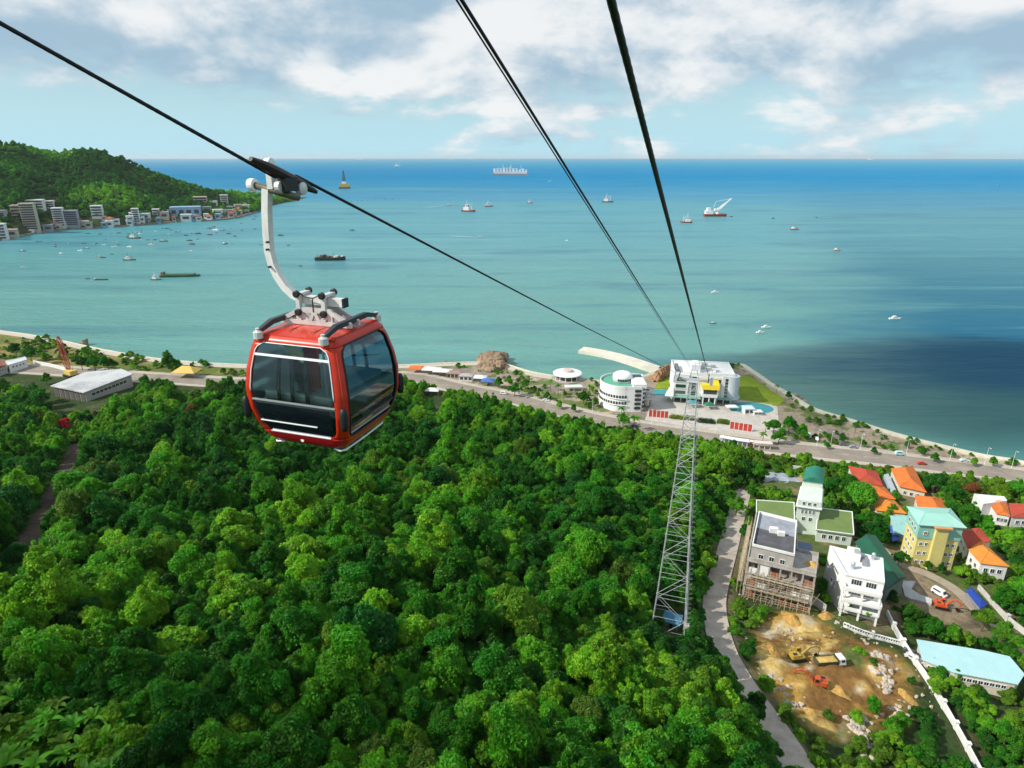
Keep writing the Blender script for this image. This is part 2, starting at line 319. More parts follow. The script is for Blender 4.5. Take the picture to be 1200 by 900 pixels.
# ---- ground: one sheet of land (the sea sheet carries on to the horizon)
def make_ground():
    xs = np.arange(-560, 440.1, 2.0); ys = np.arange(-70, 640.1, 2.0); X, Y = np.meshgrid(xs, ys); Z = hz(X, Y)
    q = inpoly(QUARRY, X, Y); qw = sstep(-2, 4, q + (vnoise(X, Y, 9, 5) - 0.5) * 9)
    Z = Z + qw * ((vnoise(X, Y, 14, 3) - 0.5) * 5.0 + (vnoise(X, Y, 4.6, 13, 2) - 0.5) * 2.6) + sstep(20, 60, sdist(ROADC, X, Y)) * (1 - qw) * (vnoise(X, Y, 18, 9) - 0.5) * 1.6 * np.clip(pdist(LANE, X, Y) / 12, 0, 1)
    lw = 1 - sstep(3.6, 7.0, pdist(LANE, X, Y)); 
    zl = np.zeros_like(Z); P = np.array([[p.x, p.y, p.z] for p in LANE]); bd = np.full(X.shape, 1e9)
    for a, b in zip(P[:-1], P[1:]):
        ab = (b - a)[:2]; t = np.clip(((X - a[0]) * ab[0] + (Y - a[1]) * ab[1]) / (ab @ ab), 0, 1); d = np.hypot(X - a[0] - t * ab[0], Y - a[1] - t * ab[1]); m = d < bd
        bd[m] = d[m]; zl[m] = (a[2] + t * (b[2] - a[2]))[m]
    Z = Z * (1 - lw) + (zl - 0.25) * lw
    def lay(C, col, wt): return C * (1 - wt[..., None]) + np.array(col) * wt[..., None]
    n1, n2 = vnoise(X, Y, 30, 21), vnoise(X, Y, 7, 22, 3)
    C = np.zeros(X.shape + (3,)) + np.array((0.035, 0.060, 0.018)); C = lay(C, (0.10, 0.085, 0.045), sstep(0.55, 0.7, n2) * 0.6)
    dr = sdist(ROADC, X, Y); dc = sdist(COAST, X, Y)
    vw = sstep(-4, 4, inpoly(VILL, X, Y)); C = lay(C, (0.085, 0.115, 0.035), vw); C = lay(C, (0.20, 0.15, 0.09), vw * sstep(0.5, 0.62, n1 * 0.5 + n2 * 0.5))
    pk = sstep(-3, 3, 9 - dr); C = lay(C, (0.29, 0.235, 0.175), pk); C = lay(C, (0.40, 0.33, 0.24), pk * sstep(0.45, 0.60, n1)); C = lay(C, (0.20, 0.17, 0.15), pk * sstep(0.55, 0.62, vnoise(X, Y, 13, 27, 4)) * .8); C = lay(C, (0.09, 0.14, 0.03), pk * sstep(0.55, 0.62, n2) * 0.85)
    lf = pk * sstep(-175, -215, X); C = lay(C, (0.11, 0.14, 0.035), lf); C = lay(C, (0.24, 0.19, 0.075), lf * sstep(0.48, 0.60, n1))
    C = lay(C, (0.46, 0.40, 0.30), sstep(7, 4, dc)); C = lay(C, (0.22, 0.20, 0.16), sstep(1.0, -1.5, dc))
    dw = sstep(-2, 3, inpoly(DIRT, X, Y) + (n2 - 0.5) * 8); C = lay(C, (0.24, 0.185, 0.12), dw)
    C = lay(C, (0.43, 0.25, 0.055), qw); C = lay(C, (0.56, 0.39, 0.13), qw * sstep(0.47, 0.58, n2)); C = lay(C, (0.20, 0.105, 0.035), qw * sstep(0.54, 0.63, vnoise(X, Y, 12, 31))); C = lay(C, (0.50, 0.42, 0.28), qw * sstep(0.60, 0.68, vnoise(X, Y, 5, 33, 3)))
    C = lay(C, (0.085, 0.11, 0.03), qw * sstep(0.67, 0.72, vnoise(X, Y, 9, 37)))
    tw = 1 - sstep(3, 6, pdist(TRACK, X, Y)); C = lay(C, (0.10, 0.075, 0.06), tw)
    lv = 1 - sstep(3.4, 7.0, pdist(LANE, X, Y) + (n2 - 0.5) * 3); C = lay(C, (0.16, 0.125, 0.075), lv * 0.8)
    ny, nx = X.shape; i = np.arange(ny * nx).reshape(ny, nx); fs = np.stack([i[:-1, :-1], i[:-1, 1:], i[1:, 1:], i[1:, :-1]], -1).reshape(-1, 4)
    me = bpy.data.meshes.new('ground'); me.from_pydata(np.stack([X.ravel(), Y.ravel(), Z.ravel()], 1).tolist(), [], fs.tolist())
    at = me.color_attributes.new('land', 'FLOAT_COLOR', 'POINT'); at.data.foreach_set('color', np.c_[C.reshape(-1, 3), np.ones(nx * ny)].ravel().astype(np.float32))
    me.polygons.foreach_set('use_smooth', [True] * len(fs))
    m = bpy.data.materials.new('land'); m.use_nodes = True; nt = m.node_tree; L = nt.links; p = nt.nodes['Principled BSDF']
    a = nt.nodes.new('ShaderNodeVertexColor'); a.layer_name = 'land'; g = nt.nodes.new('ShaderNodeNewGeometry')
    n = nt.nodes.new('ShaderNodeTexNoise'); n.inputs['Scale'].default_value = 0.55; n.inputs['Detail'].default_value = 10; n.inputs['Roughness'].default_value = 0.72; L.new(g.outputs['Position'], n.inputs[0])
    mr = nt.nodes.new('ShaderNodeMapRange'); L.new(n.outputs[0], mr.inputs[0]); mr.inputs[1].default_value = 0.3; mr.inputs[2].default_value = 0.7; mr.inputs[3].default_value = 0.6; mr.inputs[4].default_value = 1.45
    hs = nt.nodes.new('ShaderNodeHueSaturation'); L.new(a.outputs[0], hs.inputs['Color']); L.new(mr.outputs[0], hs.inputs['Value']); L.new(hs.outputs[0], p.inputs['Base Color'])
    p.inputs['Roughness'].default_value = 0.95; p.inputs['Specular IOR Level'].default_value = 0.1
    b = nt.nodes.new('ShaderNodeBump'); b.inputs['Distance'].default_value = 0.5; L.new(n.outputs[0], b.inputs['Height']); L.new(b.outputs[0], p.inputs['Normal'])
    me.materials.append(m); o = link('ground', me); o['kind'] = 'structure'
make_ground()
# ---- sea
def make_sea():
    b = MB(); rings = [0, 300, 700, 1500, 3000, 6000, 12000, 25000, 45000, 70000]; n = 96
    b.v = [(0, 300, 0)] + [(r * math.cos(2 * math.pi * j / n), 300 + r * math.sin(2 * math.pi * j / n), 0) for r in rings[1:] for j in range(n)]
    b.f = [(0, 1 + j, 1 + (j + 1) % n) for j in range(n)] + [(1 + i * n + j, 1 + (i + 1) * n + j, 1 + (i + 1) * n + (j + 1) % n, 1 + i * n + (j + 1) % n) for i in range(len(rings) - 2) for j in range(n)]; b.m = [0] * len(b.f)
    m = bpy.data.materials.new('sea_water'); m.use_nodes = True; nt = m.node_tree; L = nt.links; p = nt.nodes['Principled BSDF']
    def N(t, **k):
        q = nt.nodes.new(t)
        for a, v in k.items(): setattr(q, a, v)
        return q
    g = N('ShaderNodeNewGeometry'); sep = N('ShaderNodeSeparateXYZ'); L.new(g.outputs['Position'], sep.inputs[0])
    def noise(scale, detail, rough, sc_=(1, 1, 1), loc=(0, 0, 0)):
        mp = N('ShaderNodeMapping'); L.new(g.outputs['Position'], mp.inputs[0]); mp.inputs['Scale'].default_value = sc_; mp.inputs['Location'].default_value = loc
        q = N('ShaderNodeTexNoise'); L.new(mp.outputs[0], q.inputs[0]); q.inputs['Scale'].default_value = scale; q.inputs['Detail'].default_value = detail; q.inputs['Roughness'].default_value = rough; return q.outputs[0]
    def M(op, a, c, cl=False):
        q = N('ShaderNodeMath', operation=op, use_clamp=cl)
        for i, v in enumerate((a, c)):
            if isinstance(v, (int, float)): q.inputs[i].default_value = v
            else: L.new(v, q.inputs[i])
        return q.outputs[0]
    def MR(v, a, c):
        q = N('ShaderNodeMapRange', interpolation_type='SMOOTHSTEP'); L.new(v, q.inputs[0]); q.inputs[1].default_value = a; q.inputs[2].default_value = c; return q.outputs[0]
    def mix(f, a, c):
        q = N('ShaderNodeMix', data_type='RGBA'); L.new(f, q.inputs[0])
        for s, v in ((6, a), (7, c)):
            if isinstance(v, tuple): q.inputs[s].default_value = (*v, 1)
            else: L.new(v, q.inputs[s])
        return q.outputs[2]
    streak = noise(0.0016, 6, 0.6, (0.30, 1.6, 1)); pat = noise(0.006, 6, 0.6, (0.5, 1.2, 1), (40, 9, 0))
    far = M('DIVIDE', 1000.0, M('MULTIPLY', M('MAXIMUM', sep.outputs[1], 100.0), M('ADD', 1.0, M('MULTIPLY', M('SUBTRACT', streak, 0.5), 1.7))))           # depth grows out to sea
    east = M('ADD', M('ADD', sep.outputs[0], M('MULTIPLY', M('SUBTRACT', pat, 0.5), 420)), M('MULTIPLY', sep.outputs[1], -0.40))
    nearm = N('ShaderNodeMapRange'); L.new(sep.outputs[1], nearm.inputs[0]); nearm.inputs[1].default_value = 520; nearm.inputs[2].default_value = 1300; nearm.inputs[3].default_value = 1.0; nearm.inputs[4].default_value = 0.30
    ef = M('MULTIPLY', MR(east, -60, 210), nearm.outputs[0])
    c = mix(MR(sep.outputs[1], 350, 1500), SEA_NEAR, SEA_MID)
    c = mix(ef, c, SEA_EAST_SHADE)  # darker, bluer eastern water, with the cloud shade put into its colour
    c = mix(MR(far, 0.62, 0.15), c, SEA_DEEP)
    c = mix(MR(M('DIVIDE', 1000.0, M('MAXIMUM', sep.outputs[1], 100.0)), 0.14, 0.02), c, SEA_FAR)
    c = mix(M('MULTIPLY', MR(pat, 0.55, 0.68), 0.45), c, SEA_PATCH)  # dark noise patches: cloud shadows put into the water colour
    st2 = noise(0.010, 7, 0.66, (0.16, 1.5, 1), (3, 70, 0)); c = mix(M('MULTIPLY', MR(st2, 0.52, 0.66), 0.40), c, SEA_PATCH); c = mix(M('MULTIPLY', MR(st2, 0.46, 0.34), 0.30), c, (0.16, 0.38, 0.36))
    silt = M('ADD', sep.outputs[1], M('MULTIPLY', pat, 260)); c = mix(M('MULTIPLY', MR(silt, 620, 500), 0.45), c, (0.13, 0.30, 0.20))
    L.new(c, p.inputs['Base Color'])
    p.inputs['Roughness'].default_value = 0.28; p.inputs['IOR'].default_value = 1.33; sl = N('ShaderNodeMapRange'); L.new(sep.outputs[1], sl.inputs[0]); sl.inputs[1].default_value = 900; sl.inputs[2].default_value = 3600; sl.inputs[3].default_value = 0.20; sl.inputs[4].default_value = 0.015; L.new(sl.outputs[0], p.inputs['Specular IOR Level'])
    w1 = noise(0.10, 7, 0.68, (0.40, 1.6, 1)); w2 = noise(0.03, 5, 0.6, (0.35, 1.6, 1))
    bh = M('ADD', M('MULTIPLY', w1, 0.5), M('MULTIPLY', w2, 1.6))
    bp = N('ShaderNodeBump'); bp.inputs['Distance'].default_value = 4.2; bp.inputs['Strength'].default_value = 1.0; L.new(bh, bp.inputs['Height']); L.new(bp.outputs[0], p.inputs['Normal'])
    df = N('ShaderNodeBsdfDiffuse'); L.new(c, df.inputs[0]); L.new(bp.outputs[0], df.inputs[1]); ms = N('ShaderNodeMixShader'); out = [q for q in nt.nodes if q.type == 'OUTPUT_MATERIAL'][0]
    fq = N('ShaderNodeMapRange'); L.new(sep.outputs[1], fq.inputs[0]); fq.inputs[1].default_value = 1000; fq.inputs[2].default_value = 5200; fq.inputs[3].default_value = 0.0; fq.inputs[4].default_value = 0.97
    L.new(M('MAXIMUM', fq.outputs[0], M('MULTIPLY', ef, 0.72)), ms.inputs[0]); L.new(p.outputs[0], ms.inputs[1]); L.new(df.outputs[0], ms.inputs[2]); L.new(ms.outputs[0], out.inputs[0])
    o = b.build('sea', m); o['kind'] = 'structure'
SEA_NEAR = (0.112, 0.285, 0.255); SEA_MID = (0.060, 0.255, 0.300); SEA_EAST_SHADE = (0.008, 0.095, 0.170); SEA_DEEP = (0.0, 0.175, 0.355); SEA_FAR = (0.0, 0.23, 0.375); SEA_PATCH = (0.012, 0.105, 0.19)
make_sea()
# ---- ribbons: roads, pavements, walls that follow the land
def smooth_path(pts, step=3.0):
    P = [Vector(p) for p in pts]; out = []
    for i in range(len(P) - 1):
        p0, p1, p2, p3 = P[max(i - 1, 0)], P[i], P[i + 1], P[min(i + 2, len(P) - 1)]; n = max(2, int((p2 - p1).length / step))
        for k in range(n):
            t = k / n; out.append(0.5 * ((2 * p1) + (p2 - p0) * t + (2 * p0 - 5 * p1 + 4 * p2 - p3) * t * t + (3 * p1 - p0 - 3 * p2 + p3) * t ** 3))
    out.append(P[-1]); return out
def offs(path, d):
    out = []
    for i, p in enumerate(path):
        t = path[min(i + 1, len(path) - 1)] - path[max(i - 1, 0)]; t.z = 0; t.normalize(); out.append(p + Vector((-t.y, t.x, 0)) * d)
    return out
def ribbon(b, path, d0, d1, z0, z1, zf=None):
    # solid strip between offsets d0 < d1 from a path, bottom z0 and top z1 above the path's own height (or zf)
    A, B = offs(path, d0), offs(path, d1); n = len(path); vs = []
    for i in range(n):
        z = path[i].z if zf is None else zf
        vs += [(A[i].x, A[i].y, z + z0), (B[i].x, B[i].y, z + z0), (B[i].x, B[i].y, z + z1), (A[i].x, A[i].y, z + z1)]
    fs = [(i * 4 + j, i * 4 + 4 + j, i * 4 + 4 + (j + 1) % 4, i * 4 + (j + 1) % 4) for i in range(n - 1) for j in range(4)] + [(0, 1, 2, 3), (n * 4 - 1, n * 4 - 2, n * 4 - 3, n * 4 - 4)]
    return b.add(vs, fs)
def struct(b, name, m): o = b.build(name, m); o['kind'] = 'structure'; return o
ASPH = mat('sunlit_asphalt', (0.235, 0.20, 0.165), 0.9, 0.15, 0.12, 0.01, stain=(0.36, 0.30, 0.23), stain_amt=0.6)
PAVE = mat('pavement_stone', (0.42, 0.37, 0.30), 0.85, 0.15, 0.3, 0.01, stain=(0.28, 0.24, 0.19), stain_amt=0.4)
KERB = mat('kerb_stone', (0.52, 0.49, 0.44), 0.85, 0.12, 0.5)
LANEM = mat('lane_concrete', (0.43, 0.365, 0.31), 0.9, 0.2, 0.25, 0.02, stain=(0.17, 0.15, 0.13), stain_amt=0.6)
LINEM = mat('road_paint', (0.48, 0.46, 0.41), 0.6, 0.2, 2.0)
RD = smooth_path([Vector((p[0], p[1], 4.0)) for p in ROADC], 6.0)
b = MB(); ribbon(b, RD, -7.5, 7.5, -1.5, 0.12); struct(b, 'coast_road', ASPH)
b = MB(); ribbon(b, RD, 7.5, 7.8, -1.5, 0.27); ribbon(b, RD, -7.8, -7.5, -1.5, 0.27); struct(b, 'road_kerb', KERB)
b = MB(); ribbon(b, RD, 7.8, 11.5, -1.5, 0.25); ribbon(b, RD, -10.5, -7.8, -1.5, 0.25); struct(b, 'pavement', PAVE)
b = MB()
for i in range(0, len(RD) - 1, 2): ribbon(b, RD[i:i + 2], -0.1, 0.1, 0.122, 0.126)
ribbon(b, RD, 7.0, 7.12, 0.122, 0.126); ribbon(b, RD, -7.12, -7.0, 0.122, 0.126); struct(b, 'road_marking', LINEM)
LN = smooth_path(LANE, 2.5); b = MB(); ribbon(b, LN, -3.1, 3.1, -1.2, 0.12); struct(b, 'lane', LANEM)
b = MB(); ribbon(b, LN[:-2], -3.5, -3.1, -1.2, 0.35); tag(b.build('lane_kerb', CONC), kind='structure')
VL = smooth_path(VLANE, 2.5); b = MB(); ribbon(b, VL, -1.8, 1.8, -1.2, 0.15); struct(b, 'village_path', mat('village_lane', (0.33, 0.27, 0.21), 0.95, 0.2, 0.3, 0.03, stain=(0.2, 0.15, 0.1), stain_amt=0.5))
# seawall and promenade along the shore
CO = smooth_path([Vector((p[0], p[1], 4.0)) for p in COAST], 5.0)
iL = [i for i, p in enumerate(CO) if proj(p)[0] < 690]; iR = [i for i, p in enumerate(CO) if proj(p)[0] > 862]
PROM = mat('promenade_stone', (0.46, 0.42, 0.35), 0.85, 0.1, 0.3, stain=(0.40, 0.34, 0.26), stain_amt=0.4)
b = MB(); ribbon(b, CO[:iL[-1]], -9.0, -2.6, -1.5, 0.22); struct(b, 'promenade', PROM)
SW = mat('seawall_stone', (0.62, 0.58, 0.46), 0.85, 0.15, 0.4, 0.03, stain=(0.42, 0.38, 0.22), stain_amt=0.5)
b = MB(); ribbon(b, CO[iR[0]:], -4.6, -0.6, -7, 0.75); tag(b.build('seawall', SW), 'pale stone seawall edging the promenade along the open water on the right', 'seawall')
b = MB(); ribbon(b, CO[:iL[-1]], -2.6, -1.4, -7, 0.7); tag(b.build('seawall', SW), 'low pale seawall along the curved beach behind the forest and promenade', 'seawall')
# ---- headland
HPX = [(-420, 172, 330, 1500), (-250, 166, 312, 1600), (-120, 168, 298, 1680), (0, 171, 282, 1750), (25, 171, 277, 1760), (45, 177, 273, 1780), (70, 181, 270, 1800), (100, 178, 268, 1830), (122, 179, 267, 1850), (142, 187, 266, 1870), (175, 201, 263, 1900), (212, 215, 260, 1940), (250, 226, 259, 1980), (275, 235, 256, 2010), (297, 237.5, 250, 2030), (306, 243, 245, 2050)]
def hl_at(px):
    a = np.array(HPX); return [np.interp(px, a[:, 0], a[:, i]) for i in (1, 2, 3)]
def hl(px, w):
    # headland surface: w = 0 shore, 1 ridge, 2 far shore
    ty, sy, ry = hl_at(px); s = W(px, sy, 0.0); d = ray(px, ty); r = CAM + d * (ry / d.y); rz_ = r.z
    if ry < s.y + 60: ry = s.y + 60
    if w <= 1:
        q = s.lerp(Vector((r.x, ry, 0)), w); prof = 0.10 * min(1, w / 0.07) + 0.90 * (max(0, w - 0.10) / 0.90) ** 1.05
        z = 2 + (rz_ - 2) * prof
    else:
        t = w - 1; q = Vector((r.x, ry, 0)) + Vector((r.x * 0.02, 750 * t, 0)); z = rz_ * (1 - t) ** 1.3 - 3 * t
    fold = float(vnoise(np.array([q.x]), np.array([q.y]), 260, 44)[0]) - 0.5
    z += fold * rz_ * 0.55 * math.sin(math.pi * min(1, max(0, w))) ** 1.0
    return Vector((q.x, q.y, z))
def hl_ground(px, py):
    lo, hi = 0.0, 1.0; best = None
    for i in range(41):
        q = hl(px, i / 40); e = abs(proj(q)[1] - py)
        if best is None or e < best[0]: best = (e, q)
    return best[1]
def make_headland():
    cols = np.linspace(-420, 306, 110); ws = np.r_[np.linspace(0, 1, 40), np.linspace(1.05, 2, 14)]; vs = []
    for c in cols:
        s = hl(c, 0); vs.append((s.x, s.y - 2, -6.0))
        vs += [tuple(hl(c, q)) for q in ws]
    n = len(ws) + 1; fs = [(i * n + j, (i + 1) * n + j, (i + 1) * n + j + 1, i * n + j + 1) for i in range(len(cols) - 1) for j in range(n - 1)]
    b = MB(); b.add(vs, fs)
    m = mat('hillside', (0.045, 0.075, 0.022), 0.95, 0.4, 0.02, 1.5, stain=(0.16, 0.13, 0.07), stain_amt=0.25, spec=0.1, bscale=0.12)
    struct(b, 'headland_hill', m).data.polygons.foreach_set('use_smooth', [True] * len(fs))
    path = [Vector(hl(c, 0.0)) for c in np.linspace(-400, 300, 60)]
    b = MB(); ribbon(b, [Vector((p.x, p.y, 0)) for p in path], -4, 9, -4, 3.2); struct(b, 'headland_shore_road', mat('shore_rock', (0.26, 0.21, 0.17), 0.95, 0.3, 0.05, 0.3))
make_headland()
# ================================================================== VEGETATION
def leaf_mat(name, rough=0.5, trans=0.42):
    m = bpy.data.materials.new(name); m.use_nodes = True; nt = m.node_tree; L = nt.links; nt.nodes.clear()
    out = nt.nodes.new('ShaderNodeOutputMaterial'); t = nt.nodes.new('ShaderNodeAttribute'); t.attribute_type = 'INSTANCER'; t.attribute_name = 'tint'
    v = nt.nodes.new('ShaderNodeAttribute'); v.attribute_name = 'leaf'
    sep = nt.nodes.new('ShaderNodeSeparateColor'); L.new(v.outputs['Color'], sep.inputs[0])
    hs = nt.nodes.new('ShaderNodeHueSaturation'); L.new(t.outputs['Color'], hs.inputs['Color']); L.new(sep.outputs[0], hs.inputs['Value'])
    mh = nt.nodes.new('ShaderNodeMath'); mh.operation = 'ADD'; L.new(sep.outputs[1], mh.inputs[0]); mh.inputs[1].default_value = 0.0; L.new(mh.outputs[0], hs.inputs['Hue'])
    p = nt.nodes.new('ShaderNodeBsdfPrincipled'); L.new(hs.outputs[0], p.inputs['Base Color']); p.inputs['Roughness'].default_value = rough; p.inputs['Specular IOR Level'].default_value = 0.25
    tr = nt.nodes.new('ShaderNodeBsdfTranslucent'); g2 = nt.nodes.new('ShaderNodeHueSaturation'); L.new(hs.outputs[0], g2.inputs['Color']); g2.inputs['Hue'].default_value = 0.497; g2.inputs['Value'].default_value = 1.3; L.new(g2.outputs[0], tr.inputs[0])
    mx = nt.nodes.new('ShaderNodeMixShader'); mx.inputs[0].default_value = trans; L.new(p.outputs[0], mx.inputs[1]); L.new(tr.outputs[0], mx.inputs[2]); L.new(mx.outputs[0], out.inputs[0])
    return m
LEAF = leaf_mat('leaf')
def crown_mesh(name, lobes, n_leaf, leaf, seed, elong=1.6, spread=0.55, droop=0.0, drop_below=-0.5):
    # lobes: (x, y, z, r); many small leaf sprays on the lobes' surfaces, none inside another lobe
    g = np.random.default_rng(seed); Lb = np.array(lobes); ar = Lb[:, 3] ** 2; idx = g.choice(len(Lb), int(n_leaf * 2.2), p=ar / ar.sum())
    d = g.normal(size=(len(idx), 3)); d /= np.linalg.norm(d, axis=1)[:, None]; rr = np.where(g.random(len(idx)) < 0.16, g.uniform(1.0, 1.32, len(idx)), g.uniform(0.72, 1.10, len(idx))) * (1 + 0.10 * np.sin(d[:, 0] * 7 + idx) * np.sin(d[:, 2] * 6 + idx * 2))
    P = Lb[idx, :3] + d * (Lb[idx, 3] * rr)[:, None]
    keep = d[:, 2] > drop_below
    for i in range(len(Lb)): keep &= ~((np.linalg.norm(P - Lb[i, :3], axis=1) < Lb[i, 3] * 0.66) & (idx != i))
    P, d, idx = P[keep][:n_leaf], d[keep][:n_leaf], idx[keep][:n_leaf]; n = len(P)
    nr = d + g.normal(size=(n, 3)) * spread + np.array([0, 0, 0.25]); nr /= np.linalg.norm(nr, axis=1)[:, None]
    t = np.cross(nr, g.normal(size=(n, 3))); t /= np.linalg.norm(t, axis=1)[:, None]; t[:, 2] -= droop; bt = np.cross(nr, t); bt /= np.linalg.norm(bt, axis=1)[:, None]
    s = leaf * g.uniform(0.6, 1.35, n)[:, None]; a, c = t * s * elong * 0.5, bt * s * 0.5
    V = np.stack([P - a, P + c * 0.9 - a * 0.1 + nr * s * 0.10, P + a, P - c * 0.9 - a * 0.1 + nr * s * 0.10], 1).reshape(-1, 3)
    fs = np.arange(n * 4).reshape(-1, 4)
    lv = g.uniform(0.72, 1.3, len(Lb)); val = np.clip(lv[idx] * g.uniform(0.75, 1.3, n), 0.45, 1.7); hue = 0.5 + g.uniform(-0.014, 0.014, len(Lb))[idx] + g.uniform(-0.008, 0.008, n)
    C = np.repeat(np.stack([val, hue, np.zeros(n), np.ones(n)], 1), 4, 0)
    # rough inner masses so that no sky shows through the thick of the crown
    cv, cf, cc = [], [], []
    ico = [(math.sin(p) * math.cos(q), math.sin(p) * math.sin(q), math.cos(p)) for p in (0.5, 1.2, 1.9, 2.6) for q in np.linspace(0, 2 * math.pi, 8)[:-1]]
    base = len(V)
    for i, (x, y, z, r) in enumerate(lobes):
        o = base + len(cv)
        for k, q in enumerate(ico): f = 0.64 * r * g.uniform(0.8, 1.08); cv.append((x + q[0] * f, y + q[1] * f, z + q[2] * f)); cc.append((lv[i] * 0.8, 0.5, 0, 1))
        for a_ in range(3):
            for b_ in range(7): cf.append((o + a_ * 7 + b_, o + a_ * 7 + 7 + b_, o + a_ * 7 + 7 + (b_ + 1) % 7, o + a_ * 7 + (b_ + 1) % 7))
        cf.append(tuple(o + b_ for b_ in range(7)))
    me = bpy.data.meshes.new(name); me.from_pydata(V.tolist() + cv, [], fs.tolist() + cf)
    at = me.color_attributes.new('leaf', 'FLOAT_COLOR', 'POINT'); at.data.foreach_set('color', np.r_[C, np.array(cc).reshape(-1, 4)].ravel().astype(np.float32))
    me.materials.append(LEAF); return me
def dome(seed, R_, H, z0, n, rmin, rmax, flat=1.0, fill=0.35):
    g = random.Random(seed); L = []; p1, p2, p3 = g.uniform(0, 6.28), g.uniform(0, 6.28), g.uniform(0, 6.28)
    for i in range(n):
        a = g.uniform(0, 6.283) if i else 0; q = math.sqrt(g.random()) if g.random() > fill else math.sqrt(g.random()) * 0.6
        hgt = math.sqrt(max(0, 1 - q * q)) ** flat; r = (rmin + (rmax - rmin) * g.random() ** 1.6) * (1 - 0.25 * q); out = 1 + .24 * math.sin(2 * a + p1) + .18 * math.sin(3 * a + p2); lift_ = 1 + .30 * math.sin(a + p3)
        L.append((math.cos(a) * q * (R_ - r * 0.5) * out, math.sin(a) * q * (R_ - r * 0.5) * out, z0 + H * hgt * lift_ * g.uniform(0.45, 1.0) - r * 0.5, r))
    L.append((0, 0, z0 + H * 0.35, R_ * 0.5)); return L
def trunk_mesh(name, h, r, seed, limbs=5, spread=3.0):
    g = random.Random(seed); b = MB(); top = Vector((g.uniform(-.4, .4), g.uniform(-.4, .4), h))
    b.tube([(0, 0, -1.2), (0, 0, 0), top * 0.5 + Vector((g.uniform(-.2, .2), g.uniform(-.2, .2), 0)), top], [r * 1.6, r * 1.15, r * 0.85, r * 0.5], 8)
    for i in range(limbs):
        a = i * 6.283 / limbs + g.uniform(-.4, .4); s = top * g.uniform(0.55, 0.9); e = s + Vector((math.cos(a) * spread * g.uniform(.6, 1), math.sin(a) * spread * g.uniform(.6, 1), h * g.uniform(0.25, .5)))
        b.tube([s, s.lerp(e, 0.5) + Vector((0, 0, -0.3)), e], [r * 0.5, r * 0.35, r * 0.12], 6)
    me = bpy.data.meshes.new(name); me.from_pydata(b.v, [], b.f); me.materials.append(BARK); return me
# kinds of tree at unit size; (crown mesh, trunk mesh, crown radius)
KIND = {}
for i, (R_, H, z0, n, r0, r1, fl, nl, lf, el, sp) in enumerate([
    (5.2, 5.6, 4.2, 40, 0.7, 1.9, 1.0, 11000, 0.34, 1.8, 0.75), (5.0, 6.2, 3.8, 52, 0.55, 1.5, 0.8, 11000, 0.33, 1.7, 0.70), (4.4, 8.2, 3.6, 46, 0.6, 1.6, 0.7, 11000, 0.33, 1.7, 0.80),
    (5.6, 4.8, 4.6, 44, 0.6, 1.8, 1.2, 11000, 0.36, 2.0, 0.65), (4.6, 6.8, 4.0, 34, 0.8, 2.0, 0.9, 10500, 0.32, 1.7, 0.85), (5.4, 5.4, 4.4, 64, 0.45, 1.25, 0.9, 11500, 0.32, 2.2, 0.9)]):
    KIND['broad%d' % i] = (crown_mesh('crown', dome(100 + i, R_, H, z0, n, r0, r1, fl), nl, lf, 200 + i, el, sp), trunk_mesh('trunk', z0 + 1, 0.26, 300 + i), R_)
KIND['round'] = (crown_mesh('crown', [(0, 0, 4.6, 3.0)] + [(math.cos(a) * math.sin(p) * 2.5, math.sin(a) * math.sin(p) * 2.5, 4.4 + 2.0 * math.cos(p), 1.5) for p in (0.1, 0.8, 1.5) for a in np.linspace(p, p + 6.283, 2 + int(6 * math.sin(p) + 1))[:-1]], 7000, 0.34, 411, 1.4, 0.5), trunk_mesh('trunk', 3.4, 0.2, 311), 3.8)
KIND['small'] = (crown_mesh('crown', dome(421, 2.4, 2.6, 1.6, 12, 0.6, 1.0, 0.9), 3000, 0.30, 422, 1.7, 0.6), trunk_mesh('trunk', 2.4, 0.10, 312, 4, 1.3), 2.4)
KIND['bush'] = (crown_mesh('crown', dome(431, 1.7, 1.3, 0.3, 9, 0.5, 0.85, 0.9), 1800, 0.24, 432, 1.7, 0.6), trunk_mesh('trunk', 0.7, 0.06, 313, 5, 0.9), 1.7)
KIND['feather'] = (crown_mesh('crown', dome(441, 5.0, 4.2, 5.4, 22, 1.0, 1.7, 1.3, 0.2), 9000, 0.30, 442, 2.6, 0.9, 0.15), trunk_mesh('trunk', 6.2, 0.22, 314, 6, 3.2), 5.0)
